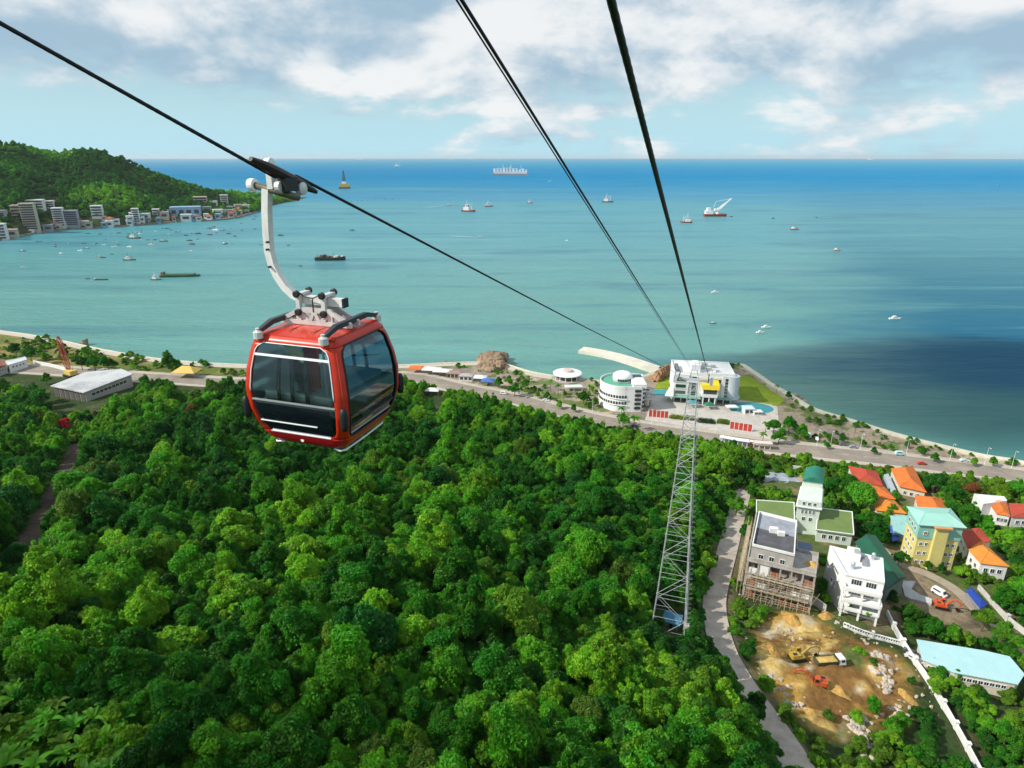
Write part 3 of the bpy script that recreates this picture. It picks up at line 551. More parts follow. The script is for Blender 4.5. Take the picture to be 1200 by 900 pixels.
def palm_meshes():
    t = MB(); t.tube([(0, 0, -1), (0.1, 0, 2), (0.35, 0.1, 4.5), (0.5, 0.1, 6.5)], [0.22, 0.16, 0.13, 0.12], 7)
    tm = bpy.data.meshes.new('trunk'); tm.from_pydata(t.v, [], t.f); tm.materials.append(BARK)
    vs, fs, cs = [], [], []; g = random.Random(5)
    for k in range(16):
        a = k * 2.4 + g.uniform(-.2, .2); el = g.uniform(0.0, 1.1); pr = None; Lf = g.uniform(2.2, 2.9); v = g.uniform(.75, 1.25)
        for s in range(7):
            q = s / 6; rr = Lf * q * math.cos(el * (1 - q * 0.5)); zz = 6.5 + Lf * (math.sin(el) * q - 0.62 * q * q); wd = 0.42 * math.sin(math.pi * min(1, 0.12 + q * 0.9)) + 0.03
            c = Vector((0.5 + math.cos(a) * rr, 0.1 + math.sin(a) * rr, zz)); sd_ = Vector((-math.sin(a), math.cos(a), 0)) * wd
            o = len(vs); vs += [c - sd_ - Vector((0, 0, wd * .5)), c, c + sd_ - Vector((0, 0, wd * .5))]; cs += [(v, 0.5, 0, 1)] * 3
            if s: fs += [(o - 3, o - 2, o + 1, o), (o - 2, o - 1, o + 2, o + 1)]
    me = bpy.data.meshes.new('crown'); me.from_pydata([tuple(v) for v in vs], [], fs); at = me.color_attributes.new('leaf', 'FLOAT_COLOR', 'POINT'); at.data.foreach_set('color', np.array(cs, np.float32).ravel()); me.materials.append(LEAF)
    return me, tm, 2.6
KIND['palm'] = palm_meshes()
def banana_meshes():
    t = MB(); t.tube([(0, 0, -1), (0, 0, 1.4), (0.1, 0, 2.6)], [0.20, 0.17, 0.12], 7); tm = bpy.data.meshes.new('trunk'); tm.from_pydata(t.v, [], t.f); tm.materials.append(mat('banana_stem', (0.10, 0.14, 0.04), 0.7, 0.25, 2.0))
    vs, fs, cs = [], [], []; g = random.Random(9)
    for k in range(9):
        a = k * 2.39 + g.uniform(-.3, .3); el = g.uniform(0.75, 1.45); Lf = g.uniform(1.9, 2.9); v = g.uniform(.85, 1.35)
        for s in range(9):
            q = s / 8; rr = Lf * q * math.cos(el) + 0.25 * q * q; zz = 2.5 + Lf * (math.sin(el) * q - 0.55 * q * q); wd = (0.27 * math.sin(math.pi * min(1, 0.10 + q * 0.88)) + 0.02) * (0 if s == 0 else 1) + 0.02
            c = Vector((0.1 + math.cos(a) * rr, math.sin(a) * rr, zz)); sd_ = Vector((-math.sin(a), math.cos(a), 0)) * wd
            o = len(vs); vs += [c - sd_ + Vector((0, 0, wd * .35)), c, c + sd_ + Vector((0, 0, wd * .35))]; cs += [(v, 0.495, 0, 1), (v * 1.25, 0.49, 0, 1), (v, 0.495, 0, 1)]
            if s: fs += [(o - 3, o - 2, o + 1, o), (o - 2, o - 1, o + 2, o + 1)]
    me = bpy.data.meshes.new('crown'); me.from_pydata([tuple(v) for v in vs], [], fs); at = me.color_attributes.new('leaf', 'FLOAT_COLOR', 'POINT'); at.data.foreach_set('color', np.array(cs, np.float32).ravel()); me.materials.append(LEAF)
    return me, tm, 2.2
KIND['banana'] = banana_meshes()
def plant(kind, name, cat, label, pos, scale, tint, group=None, sz=1.0, parts=True):
    cm, tm, _ = KIND[kind]; r = thing(name, label, cat, pos, random.uniform(0, 6.283), group); r.scale = (scale, scale, scale * sz)
    c = link('crown', cm, r); c['tint'] = [float(q) for q in tint]
    if parts: link('trunk', tm, r)
    return r
GREEN = {'deep': (0.020, 0.128, 0.007), 'mid': (0.038, 0.190, 0.008), 'fresh': (0.080, 0.285, 0.010), 'lime': (0.150, 0.355, 0.014), 'olive': (0.100, 0.225, 0.014), 'dry': (0.075, 0.160, 0.016), 'blue': (0.016, 0.125, 0.014), 'red': (0.45, 0.018, 0.020), 'rust': (0.20, 0.075, 0.03)}
# ---- geometry-node scatter, for what nobody could count
def scatter(name, P, S, ROT, T, VI, protos, label, cat=None):
    me = bpy.data.meshes.new(name); me.from_pydata([tuple(p) for p in P], [], [])
    for nm, ty, dat in (('sc', 'FLOAT_VECTOR', S), ('rz', 'FLOAT', ROT), ('tint', 'FLOAT_VECTOR', T)):
        at = me.attributes.new(nm, ty, 'POINT'); at.data.foreach_set('vector' if ty == 'FLOAT_VECTOR' else 'value', np.asarray(dat, np.float32).ravel())
    at = me.attributes.new('vi', 'INT', 'POINT'); at.data.foreach_set('value', np.asarray(VI, np.int32))
    o = link(name, me); g = bpy.data.node_groups.new(name, 'GeometryNodeTree'); g.interface.new_socket('Geometry', in_out='INPUT', socket_type='NodeSocketGeometry'); g.interface.new_socket('Geometry', in_out='OUTPUT', socket_type='NodeSocketGeometry')
    n = g.nodes; gi, go = n.new('NodeGroupInput'), n.new('NodeGroupOutput'); j = n.new('GeometryNodeJoinGeometry'); iop = n.new('GeometryNodeInstanceOnPoints')
    for p in protos:
        oi = n.new('GeometryNodeObjectInfo'); oi.inputs[0].default_value = p; oi.inputs['As Instance'].default_value = True; oi.transform_space = 'ORIGINAL'; g.links.new(oi.outputs['Geometry'], j.inputs[0])
    def attr(nm, ty): a = n.new('GeometryNodeInputNamedAttribute'); a.data_type = ty; a.inputs[0].default_value = nm; return a.outputs[0]
    cr = n.new('ShaderNodeCombineXYZ'); g.links.new(attr('rz', 'FLOAT'), cr.inputs[2])
    g.links.new(gi.outputs[0], iop.inputs['Points']); g.links.new(j.outputs[0], iop.inputs['Instance']); iop.inputs['Pick Instance'].default_value = True
    g.links.new(attr('vi', 'INT'), iop.inputs['Instance Index']); g.links.new(cr.outputs[0], iop.inputs['Rotation']); g.links.new(attr('sc', 'FLOAT_VECTOR'), iop.inputs['Scale']); g.links.new(iop.outputs[0], go.inputs[0])
    md = o.modifiers.new('scatter', 'NODES'); md.node_group = g
    o['kind'] = 'stuff'; o['label'] = label
    return o
# ---- the forest on the slope
FOREST_AVOID = [(785, 732, 7.5), (787, 748, 5.5), (786, 765, 4.5)]
HOLES = [([(-40, 812), (50, 800), (140, 832), (160, 885), (110, 960), (-40, 960)], .55), ([(766, 698), (808, 698), (812, 782), (764, 782)], .75), ([(54, 440), (160, 430), (158, 446), (100, 472), (60, 474)], 1.0), ([(70, 488), (88, 488), (88, 508), (70, 508)], .8), ([(105, 481), (119, 481), (119, 494), (105, 494)], .8), ([(206, 436), (236, 436), (236, 448), (206, 448)], 1.0), ([(498, 452), (516, 452), (516, 464), (498, 464)], 1.0)]
def forest_points():
    g = np.random.default_rng(3); N = 60000; x = g.uniform(-540, 120, N); y = g.uniform(-50, 420, N)
    ok = (sdist(ROADC, x, y) > 15) & (sdist(COAST, x, y) > 12)
    lp = np.array([[p.x, p.y] for p in LANE]); lp = np.r_[[lp[0] + (lp[0] - lp[1]) * 3], lp, [lp[-1] + (lp[-1] - lp[-2]) * 8]]
    ok &= (sdist(lp, x, y) > 4.5) & (inpoly(VILL, x, y) < -1.5) & (inpoly(QUARRY, x, y) < -2) & (pdist(TRACK, x, y) > 6.0)
    for px, py, r in FOREST_AVOID: q = G(px, py); ok &= np.hypot(x - q.x, y - q.y) > r
    for pl in CLEAR: ok &= inpoly(pl, x, y) < -2.5
    x, y = x[ok], y[ok]; r = 2.5 + 4.2 * g.random(len(x)) ** 1.5; k2 = (sdist(lp, x, y) > 3.2 + r * .95) & (sdist(ROADC, x, y) > 11 + r * 1.15); x, y, r = x[k2], y[k2], r[k2]; zz = hz(x, y)
    lpx = np.array([proj(p) for p in smooth_path(LANE, 6)]); k3 = np.ones(len(x), bool); hole = np.array([(742, 738), (800, 742), (838, 770), (856, 815), (850, 838), (800, 800), (770, 790)], float)
    cx = np.array([proj((x[i], y[i], zz[i] + 8.5)) for i in range(len(x))]); rp = r / np.array([mpp((x[i], y[i], zz[i] + 8.5)) for i in range(len(x))])
    dl = np.min(np.hypot(cx[:, 0, None] - lpx[None, :, 0], cx[:, 1, None] - lpx[None, :, 1]), axis=1); k3 = (dl > rp * 1.0 + 19) & (inpoly(hole, cx[:, 0], cx[:, 1]) < -rp * .55)
    for hp_, mg in HOLES: k3 &= inpoly(np.array(hp_, float), cx[:, 0], cx[:, 1]) < -rp * mg
    x, y, r = x[k3], y[k3], r[k3]; r = np.minimum(r, 2.2 + (sdist(ROADC, x, y) - 10) / 14); cell = {}; out = []
    for i in range(len(x)):
        ci, cj = int(x[i] // 6), int(y[i] // 6); bad = False
        for a in range(ci - 2, ci + 3):
            for c in range(cj - 2, cj + 3):
                for k in cell.get((a, c), ()):
                    if math.hypot(x[i] - x[k], y[i] - y[k]) < 0.56 * (r[i] + r[k]): bad = True; break
                if bad: break
            if bad: break
        if not bad: cell.setdefault((ci, cj), []).append(i); out.append(i)
    return x[out], y[out], r[out]
CLEAR = [gpoly([(-30, 445), (50, 470), (110, 468), (165, 452), (160, 425), (-30, 418)]), gpoly([(700, 735), (760, 760), (815, 765), (835, 790), (850, 840), (880, 860), (845, 880), (790, 830), (765, 800)])]
FX, FY, FR = forest_points(); FZ = hz(FX, FY)
FN = vnoise(FX, FY, 55, 61, 3); FN2 = vnoise(FX, FY, 22, 62, 2); fg = np.random.default_rng(8)
TINT, KN = [], []
for i in range(len(FX)):
    u = FN[i] * 0.55 + FN2[i] * 0.45 + fg.uniform(-0.16, 0.16) + (0.075 if 88 < FY[i] and FX[i] > -120 else -0.05 if FY[i] < 85 else 0.0)
    k = 'deep' if u < 0.40 else 'mid' if u < 0.53 else 'fresh' if u < 0.64 else 'lime'
    e = fg.random()
    if e < 0.05: k = 'olive'
    elif e < 0.07: k = 'dry'
    elif e < 0.11: k = 'blue'
    KN.append(k); TINT.append(np.array(GREEN[k]) * fg.uniform(0.82, 1.2))
TINT = np.array(TINT); FH = fg.uniform(0.8, 1.35, len(FX)); FROT = fg.uniform(0, 6.28, len(FX))
FK = fg.integers(0, 7, len(FX)); KNAMES = ['broad0', 'broad1', 'broad2', 'broad3', 'broad4', 'broad5', 'feather']
pj = np.array([proj((FX[i], FY[i], FZ[i] + 9)) for i in range(len(FX))]); dp = np.array([depth((FX[i], FY[i], FZ[i] + 9)) for i in range(len(FX))])
inview = (pj[:, 0] > -25) & (pj[:, 0] < 1225) & (pj[:, 1] > 420) & (pj[:, 1] < 935) & (dp > 20)
order = np.argsort(np.where(inview, -FR / np.maximum(dp, 1), 1e9)); NEAR = [i for i in order[:288] if inview[i]]
NEARSET = set(NEAR)
WORDS = {'deep': 'dark green', 'mid': 'mid green', 'fresh': 'fresh green', 'lime': 'bright lime green', 'olive': 'olive yellow', 'dry': 'dull olive', 'blue': 'bluish green'}
SHAPE = ['broad domed', 'many-clumped', 'tall crowned', 'flat-topped spreading', 'loose clumpy', 'dense fine-leaved', 'feathery']
def zone(px, py):
    if px > 700: return 'beside the lattice pylon and the concrete lane' if py < 800 else 'along the lower concrete lane'
    if px > 520: return 'on the slope between gondola and pylon' if py < 720 else 'at the bottom edge below the pylon'
    if px > 270: return 'directly below the red gondola' if py < 690 else 'at the bottom edge well below the gondola'
    return 'beside the dirt track' if py < 690 else 'above the banana plants in the corner'
def label_near():
    pass
seen_labels = {}
for i in NEAR:
    px, py = pj[i]; lab = '%s %s tree %s' % (WORDS[KN[i]], SHAPE[FK[i]], zone(px, py)); seen_labels.setdefault(lab, []).append(i)
def big(i): return FR[i] / dp[i]
REL = {}
for lab, ids in seen_labels.items():
    if len(ids) == 1: REL[ids[0]] = lab; continue
    ids = sorted(ids, key=lambda i: pj[i][1])                     # farther ones first
    if len(ids) == 2: names = ['farther', 'nearer']
    else: names = ['farthest', 'second farthest', 'third farthest', 'fourth farthest', 'fifth farthest', 'sixth farthest', 'seventh farthest', 'eighth farthest', 'ninth farthest'][:len(ids) - 1] + ['nearest']
    for q, i in enumerate(ids):
        nm = names[q] if q < len(names) - 1 or i == ids[-1] else None
        if i == ids[-1]: nm = names[-1]
        REL[i] = ('%s %s' % (nm, lab)) if nm else lab
def make_forest():
    for i in NEAR:
        s = FR[i] / KIND[KNAMES[FK[i]]][2]
        plant(KNAMES[FK[i]], 'forest_tree', 'tree', REL[i], (FX[i], FY[i], FZ[i] - 0.4), s, TINT[i], 'trees of the forest below the cable', FH[i] / max(s, 0.75) ** 0.3)
    protos = []
    for k in KNAMES:
        protos.append([o for o in bpy.data.objects if o.type == 'MESH' and o.data == KIND[k][0]][0])
    rest = [i for i in range(len(FX)) if i not in NEARSET]
    S = [[FR[i] / KIND[KNAMES[FK[i]]][2]] * 2 + [FR[i] / KIND[KNAMES[FK[i]]][2] * FH[i]] for i in rest]
    scatter('forest_canopy', [(FX[i], FY[i], FZ[i] - 0.4) for i in rest], S, FROT[rest], TINT[rest], FK[rest], protos, 'far green forest canopy running down to the coast road')
    return protos
PROTO = make_forest()
# ================================================================== CABLE CAR
AZ = R(18.6); E1 = Vector((math.cos(AZ), -math.sin(AZ), 0)); E2 = Vector((math.sin(AZ), math.cos(AZ), 0)); GS = 12.5 / 11
GC = CAM + ray(383, 455) * (12.5 / F) - Vector((0, 0, 0.75 * GS))
REDP = mat('orange_red_paint', (0.50, 0.024, 0.004), 0.34, 0.10, 2.5, coat=0.12, spec=0.35, stain=(0.32, 0.02, 0.006), stain_amt=0.4)
SKIRT = mat('crimson_paint', (0.48, 0.008, 0.014), 0.35, 0.06, 2.5, coat=0.3)
GLASS = glassy('tinted_cabin_glass', (0.86, 0.92, 0.94), base=0.0)
GLASS2 = glassy('blue_tinted_cabin_glass', (0.16, 0.24, 0.31), base=0.05)
PANEL = glassy('dark_door_panel', thru=False, base=0.03, dark=(0.006, 0.009, 0.014))
TRIM = mat('white_trim', (0.80, 0.80, 0.79), 0.35, 0.04, 4.0)
ALU = mat('cast_aluminium', (0.62, 0.62, 0.60), 0.45, 0.12, 5.0, 0.002, 0.25, stain=(0.25, 0.24, 0.22), stain_amt=0.4)
HANGM = mat('painted_hanger_steel', (0.66, 0.66, 0.63), 0.5, 0.10, 4.0, 0.002, stain=(0.30, 0.25, 0.2), stain_amt=0.45)
OLIVE = mat('oiled_steel', (0.12, 0.115, 0.07), 0.5, 0.3, 8.0, 0.003, 0.4)
RACK = mat('dark_rail_plastic', (0.035, 0.042, 0.05), 0.5, 0.2, 5.0)
ROPEM = mat('greased_wire_rope', (0.018, 0.018, 0.019), 0.5, 0.3, 20.0, 0.003, 0.5)
SEATM = mat('pale_green_seat', (0.36, 0.46, 0.40), 0.6, 0.1, 5.0)
PRZ = [0, .06, .2, .4, .65, 1.0, 1.3, 1.6, 1.78, 1.85]; PRH = [.675, .735, .81, .885, .94, .945, .905, .835, .775, .70]
def hw(z): return float(np.interp(z, PRZ, PRH))
def sec(face, s, z, off=0.0):
    # point of the cabin skin: face 0..3 counterclockwise seen from above, s -1..1 across it from corner to corner
    h = hw(z); r = 0.15; st = h - r; al = r * math.pi / 4; tot = st + al; q = abs(s) * tot
    if q <= st: x, y, nx, ny = q, h, 0, 1
    else: t = (q - st) / r; nx, ny = math.sin(t), math.cos(t); x, y = st + r * nx, st + r * ny
    if s < 0: x, nx = -x, -nx
    # slope of the profile tilts the normal a little
    d = (hw(min(1.85, z + .03)) - hw(max(0, z - .03))) / .06; nz = -d; l = math.sqrt(1 + nz * nz)
    x, y, zz = x + nx * off / l, y + ny * off / l, z + nz * off / l
    ang = [math.pi, math.pi / 2, 0, -math.pi / 2][face]     # 0: -y end (seen), 1: -x, 2: +y, 3: +x (seen)
    ca, sa = math.cos(ang), math.sin(ang)
    return (x * ca - y * sa, x * sa + y * ca, zz)
def patch(b, face, z0, z1, sL, sR, off=0.0, nz=10, ns=10, thick=0.0):
    def gr(o):
        base = len(b.v); vs = []
        for i in range(nz + 1):
            z = z0 + (z1 - z0) * i / nz; a = sL(z) if callable(sL) else sL; c = sR(z) if callable(sR) else sR
            for j in range(ns + 1): vs.append(sec(face, a + (c - a) * j / ns, z, o))
        fs = [(i * (ns + 1) + j, (i + 1) * (ns + 1) + j, (i + 1) * (ns + 1) + j + 1, i * (ns + 1) + j + 1) for i in range(nz) for j in range(ns)]
        b.add(vs, fs)
    gr(off)
    if thick:
        base = len(b.v) - (nz + 1) * (ns + 1); gr(off - thick); b2 = len(b.v) - (nz + 1) * (ns + 1); W_ = ns + 1
        edge = [j for j in range(ns)] ; fs = []
        for j in range(ns): fs += [(base + j, base + j + 1, b2 + j + 1, b2 + j), (base + nz * W_ + j, b2 + nz * W_ + j, b2 + nz * W_ + j + 1, base + nz * W_ + j + 1)]
        for i in range(nz): fs += [(base + i * W_, b2 + i * W_, b2 + (i + 1) * W_, base + (i + 1) * W_), (base + i * W_ + ns, base + (i + 1) * W_ + ns, b2 + (i + 1) * W_ + ns, b2 + i * W_ + ns)]
        b.f.extend(fs); b.m.extend([0] * len(fs))
    return b
def rounded(z, lim, zl, zh, r=0.16):
    # half-width limit that rounds the window's corners
    e = 0
    for d in (z - zl, zh - z):
        if d < r: e = max(e, r - math.sqrt(max(0, r * r - (r - max(0, d)) ** 2)))
    return lim - e
ZL, ZH = 0.23, 1.735
def gondola():
    root = thing('gondola', 'red cable car gondola with dark glass hanging from its cable', 'gondola', GC, -AZ); root.scale = (GS,) * 3
    lim = {0: (.86, .84), 1: (.86, .86), 2: (.86, .86), 3: (.80, .86)}
    body = MB()
    for f in range(4):
        lo, ro = lim[f]
        sL = lambda z: -rounded(z, lo, ZL, ZH); sR = lambda z: rounded(z, ro, ZL, ZH)
        patch(body, f, ZL, ZH, -1, sL, 0, 30, 5, .05); patch(body, f, ZL, ZH, sR, 1, 0, 30, 5, .05); patch(body, f, ZH, 1.85, -1, 1, 0, 5, 16, .05)
        if f in (0, 2): skirt = MB(); patch(skirt, f, 0, ZL, -1, 1, 0.002, 6, 16, .05); skirt.build('skirt', SKIRT, root, smooth=True)
        else: patch(body, f, 0, ZL, -1, 1, 0, 6, 16, .05)
    body.build('body', REDP, root, smooth=True)
    rf = MB(); h = hw(1.85)
    n = 10; vs = []; fs = []
    for i in range(n + 1):
        for j in range(n + 1):
            x, y = -h + 2 * h * i / n, -h + 2 * h * j / n; m = max(abs(x), abs(y)) / h; c = min(1.0, 1.0) ; vs.append((x * .995, y * .995, 1.845 + 0.045 * (1 - m ** 3)))
    fs = [(i * (n + 1) + j, (i + 1) * (n + 1) + j, (i + 1) * (n + 1) + j + 1, i * (n + 1) + j + 1) for i in range(n) for j in range(n)]
    rf.add(vs, fs)
    for k in (-1, 1): rf.box((k * 0.22, 0, 1.889), (0.012, 1.1, 0.008))
    rf.build('roof', REDP, root)
    fl = MB(); hb = hw(0.0) - .02; fl.bx(-hb, hb, -hb, hb, -0.02, 0.05); fl.build('floor', mat('cabin_floor', (0.06, 0.06, 0.065), 0.8, 0.2, 4.0), root)
    for f in range(4):
        lo, ro = lim[f]; sL = lambda z: -rounded(z, lo, ZL, ZH) ; sR = lambda z: rounded(z, ro, ZL, ZH)
        if f in (0, 2):
            p = MB(); patch(p, f, 0.82, 1.53, sL, sR, -0.012, 12, 14); w_ = p.build('window', GLASS, root, smooth=True)
            p = MB(); patch(p, f, 1.57, ZH - .005, sL, sR, -0.012, 5, 14); vt = p.build('vent_window', GLASS, root, smooth=True)
            p = MB(); patch(p, f, ZL + .005, 0.80, sL, sR, -0.008, 12, 14, .02); pn = p.build('lower_panel', PANEL, root, smooth=True)
            t = MB(); patch(t, f, 1.532, 1.568, lambda z: sL(1.52), lambda z: sR(1.52), 0.008, 1, 14, .02); t.build('window_bar', TRIM, vt)
            t = MB(); patch(t, f, 0.80, 0.825, lambda z: sL(.81) , lambda z: sR(.81), 0.006, 1, 14, .02); t.build('panel_seam', STEEL, pn)
            t = MB(); patch(t, f, 0.428, 0.441, -.45, .80, 0.008, 1, 14, .02); t.build('panel_strip', TRIM, pn)
            t = MB(); patch(t, f, ZL - .008, ZL + .008, lambda z: -.72, lambda z: .72, 0.008, 1, 14, .02); t.build('sill_strip', TRIM, pn)
            t = MB()
            pts = [sec(f, -rounded(z, lo, ZL, ZH), z, .006) for z in np.linspace(.95, ZH, 14)] + [sec(f, s, ZH, .006) for s in np.linspace(-.66, .66, 12)] + [sec(f, rounded(z, ro, ZL, ZH), z, .006) for z in np.linspace(ZH, .95, 14)]
            t.tube(pts, .009, 6); t.build('window_trim', TRIM, w_, smooth=True)
            lg = MB(); q = sec(f, .04, .10, .006); lg.lathe([(.001, -.004), (.030, -.004), (.030, .004), (.001, .004)], q, 14, 'y'); lg.build('badge', TRIM, root)
            # door leaves' upright bars seen through the glass
            for s_ in (-.28, .02, .30):
                u = MB(); patch(u, f, 0.82, 1.53, s_ - .035, s_ + .035, -0.05, 6, 1, .02); u.build('mullion', DARKM, w_)
        else:
            p = MB(); patch(p, f, ZL + .005, ZH - .005, sL, sR, -0.012, 24, 14); w_ = p.build('side_window', GLASS2, root, smooth=True)
            t = MB(); patch(t, f, 0.44, 0.475, lambda z: sL(.45), lambda z: sR(.45), 0.004, 1, 14, .02); t.build('guard_rail', DARKM, w_)
            t = MB(); patch(t, f, 0.30, 0.315, lambda z: sL(.31), lambda z: sR(.31), 0.006, 1, 14, .02); t.build('guard_strip', STEEL, w_)
            pts = [sec(f, -rounded(z, lo, ZL, ZH), z, .004) for z in np.linspace(ZL, ZH, 24)] + [sec(f, rounded(z, ro, ZL, ZH), z, .004) for z in np.linspace(ZH, ZL, 24)]
            t = MB(); t.tube(pts + pts[:1], .016, 6); t.build('window_seal', BLACK, w_, smooth=True)
    for f in range(4):
        bp = MB(); prof = [(.001, -.19), (.045, -.175), (.062, -.10), (.066, .06), (.06, .13), (.04, .185), (.001, .2)]
        q = sec(f, 1.0, .64, .03); bp.lathe(prof, (q[0], q[1], q[2]), 12); bp.build('corner_bumper', BLACK, root, smooth=True)
    for sx in (-1, 1):          # light tube bumpers under the two sides
        ring = MB(); ring.tube([(sx * .45, -.58, .0), (sx * .50, -.64, -.035), (sx * .62, -.67, -.04), (sx * .68, -.60, -.04), (sx * .695, 0, -.04), (sx * .68, .60, -.04), (sx * .62, .67, -.04), (sx * .50, .64, -.035), (sx * .45, .58, .0)], .015, 8); ring.build('bumper_tube', TRIM, root, smooth=True)
    for sy in (-1, 1):
        s = MB(); s.box((0, sy * .58, .42), (1.25, .36, .07)); s.box((0, sy * .74, .68), (1.25, .07, .50), rx=-sy * .12); s.bx(-.55, .55, sy * .62 - .1, sy * .62 + .1, .05, .38); s.build('bench', SEATM, root, bevel=.02)
    pole = MB(); pole.tube([(0, 0, .05), (0, 0, 1.84)], .02, 8); pole.build('grab_pole', STEEL, root)
    # roof rails and cast frame
    for sx in (-1, 1):
        r_ = MB(); x = sx * .60
        r_.tube([(x, -.80, 1.90), (x, -.45, 1.99), (x, .45, 1.99), (x, .80, 1.90)], [.045, .058, .058, .045], 4, square=True); rail = r_.build('roof_rail', RACK, root)
        for sy in (-1, 1):
            k_ = MB(); k_.lathe([(.075, 0), (.075, .10), (.05, .115), (.03, .13), (.035, .16), (.001, .17)], (x, sy * .80, 1.80), 12); k_.build('rail_foot', ALU, rail)
    fr = MB()
    for y in (-.12, .12):       # two cast plates with triangular openings
        O = [(-.66, 1.90), (.66, 1.90), (.60, 2.0), (.30, 2.15), (-.30, 2.15), (-.60, 2.0)]
        segs = [((-.66, 1.93), (.66, 1.93), .035), ((-.64, 1.95), (-.28, 2.14), .035), ((.64, 1.95), (.28, 2.14), .035), ((-.30, 2.14), (.30, 2.14), .04), ((-.30, 2.14), (-.30, 1.93), .045), ((.30, 2.14), (.30, 1.93), .045), ((-.30, 2.12), (-.10, 1.93), .04), ((.30, 2.12), (.10, 1.93), .04), ((-.10, 1.93), (.0, 2.14), .03), ((.10, 1.93), (.0, 2.14), .03)]
        for p_, q_, t_ in segs:
            d = math.atan2(q_[1] - p_[1], q_[0] - p_[0]); L_ = math.hypot(q_[0] - p_[0], q_[1] - p_[1]) + t_
            fr.box(((p_[0] + q_[0]) / 2, y, (p_[1] + q_[1]) / 2), (L_, .05 + random.uniform(0, .004), t_ * 2), ry=-d)
    fr.build('roof_frame', ALU, root)
    # hanger: square arm that curves down from the grip and along over the roof
    hg = MB(); P = [(-.73, 0, 4.02), (-.785, 0, 3.70), (-.82, 0, 3.37), (-.835, 0, 3.05), (-.80, 0, 2.83), (-.72, 0, 2.64), (-.60, 0, 2.47), (-.45, 0, 2.345), (-.28, 0, 2.29), (-.05, 0, 2.285), (.22, 0, 2.28), (.50, 0, 2.275)]
    hg.tube([Vector(p) for p in P], [.085] * 8 + [.09] * 4, 4, square=True); hang = hg.build('hanger_arm', HANGM, root)
    en = MB(); en.box((.515, 0, 2.275), (.03, .15, .15)); en.build('end_cap', DARKM, hang)
    for i_, (x, z) in enumerate(((-.78, 3.20), (-.80, 3.08), (-.80, 2.80))):
        bt = MB(); bt.lathe([(.018, -.03), (.018, .03)], (x, -.085, z), 8, 'y'); bt.build('bolt', DARKM, hang)
    for x in (-.28, .20):
        br = MB(); br.bx(x - .035, x + .035, -.16, -.09, 2.02, 2.36); br.bx(x - .035, x + .035, .09, .16, 2.02, 2.36); br.bx(x - .05, x + .05, -.17, .17, 2.36, 2.41); sp = br.build('suspension_bracket', ALU, root)
        for z in (2.10, 2.40):
            d_ = MB(); d_.lathe([(.045, -.20), (.06, -.19), (.06, -.15), (.045, -.14)], (x, 0, z), 12, 'y'); d_.lathe([(.045, .14), (.06, .15), (.06, .19), (.045, .20)], (x, 0, z), 12, 'y'); d_.build('damper', BLACK, sp)
    hs = MB(); hs.tube([(-.28, -.12, 2.43), (-.15, -.14, 2.36), (.0, -.14, 2.34), (.2, -.12, 2.43)], .012, 6); hs.tube([(.0, -.14, 2.34), (.0, -.15, 2.12)], .010, 6); hs.build('air_hose', BLACK, root)
    # grip on the rope
    gp = MB(); gp.tube([(-.95, 0, 4.07), (-.16, 0, 3.90)], .055, 10); gp.build('grip_shaft', OLIVE, root, smooth=True)
    gw = MB(); gw.lathe([(.04, -.06), (.095, -.05), (.10, 0), (.095, .05), (.04, .06)], (-1.0, 0, 4.08), 16, 'x'); gw.build('guide_roller', TRIM, root)
    rw = MB(); rw.lathe([(.03, -.05), (.085, -.045), (.085, .045), (.03, .05)], (-.62, -.02, 4.40), 16, 'x'); rw.build('track_wheel', TRIM, root)
    rs = MB(); rs.bx(-.68, -.58, -.06, .06, 4.02, 4.36); rs.build('wheel_arm', HANGM, root)
    jaw = MB(); sl_ = -.378; jaw.tube([(-.35, y, 4.21 - .378 * y * .93) for y in (-.75, -.45, -.2, .2, .45, .75)], [.034, .075, .085, .085, .075, .034], 10); jaw.box((-.34, .02, 4.09), (.15, .30, .20)); jaw.build('grip_jaw', mat('black_grip_steel', (0.03, 0.03, 0.028), 0.45, 0.3, 8.0, 0.003, 0.5), root)
    sg = MB(); sg.lathe([(.03, -.07), (.10, -.05), (.10, .05), (.03, .07)], (-.30, .28, 4.02), 14, 'x'); sg.lathe([(.03, -.05), (.085, -.04), (.085, .04), (.03, .05)], (-.40, -.12, 4.06), 14, 'x'); sg.build('spring_housing', ALU, root)
    return root
gondola()
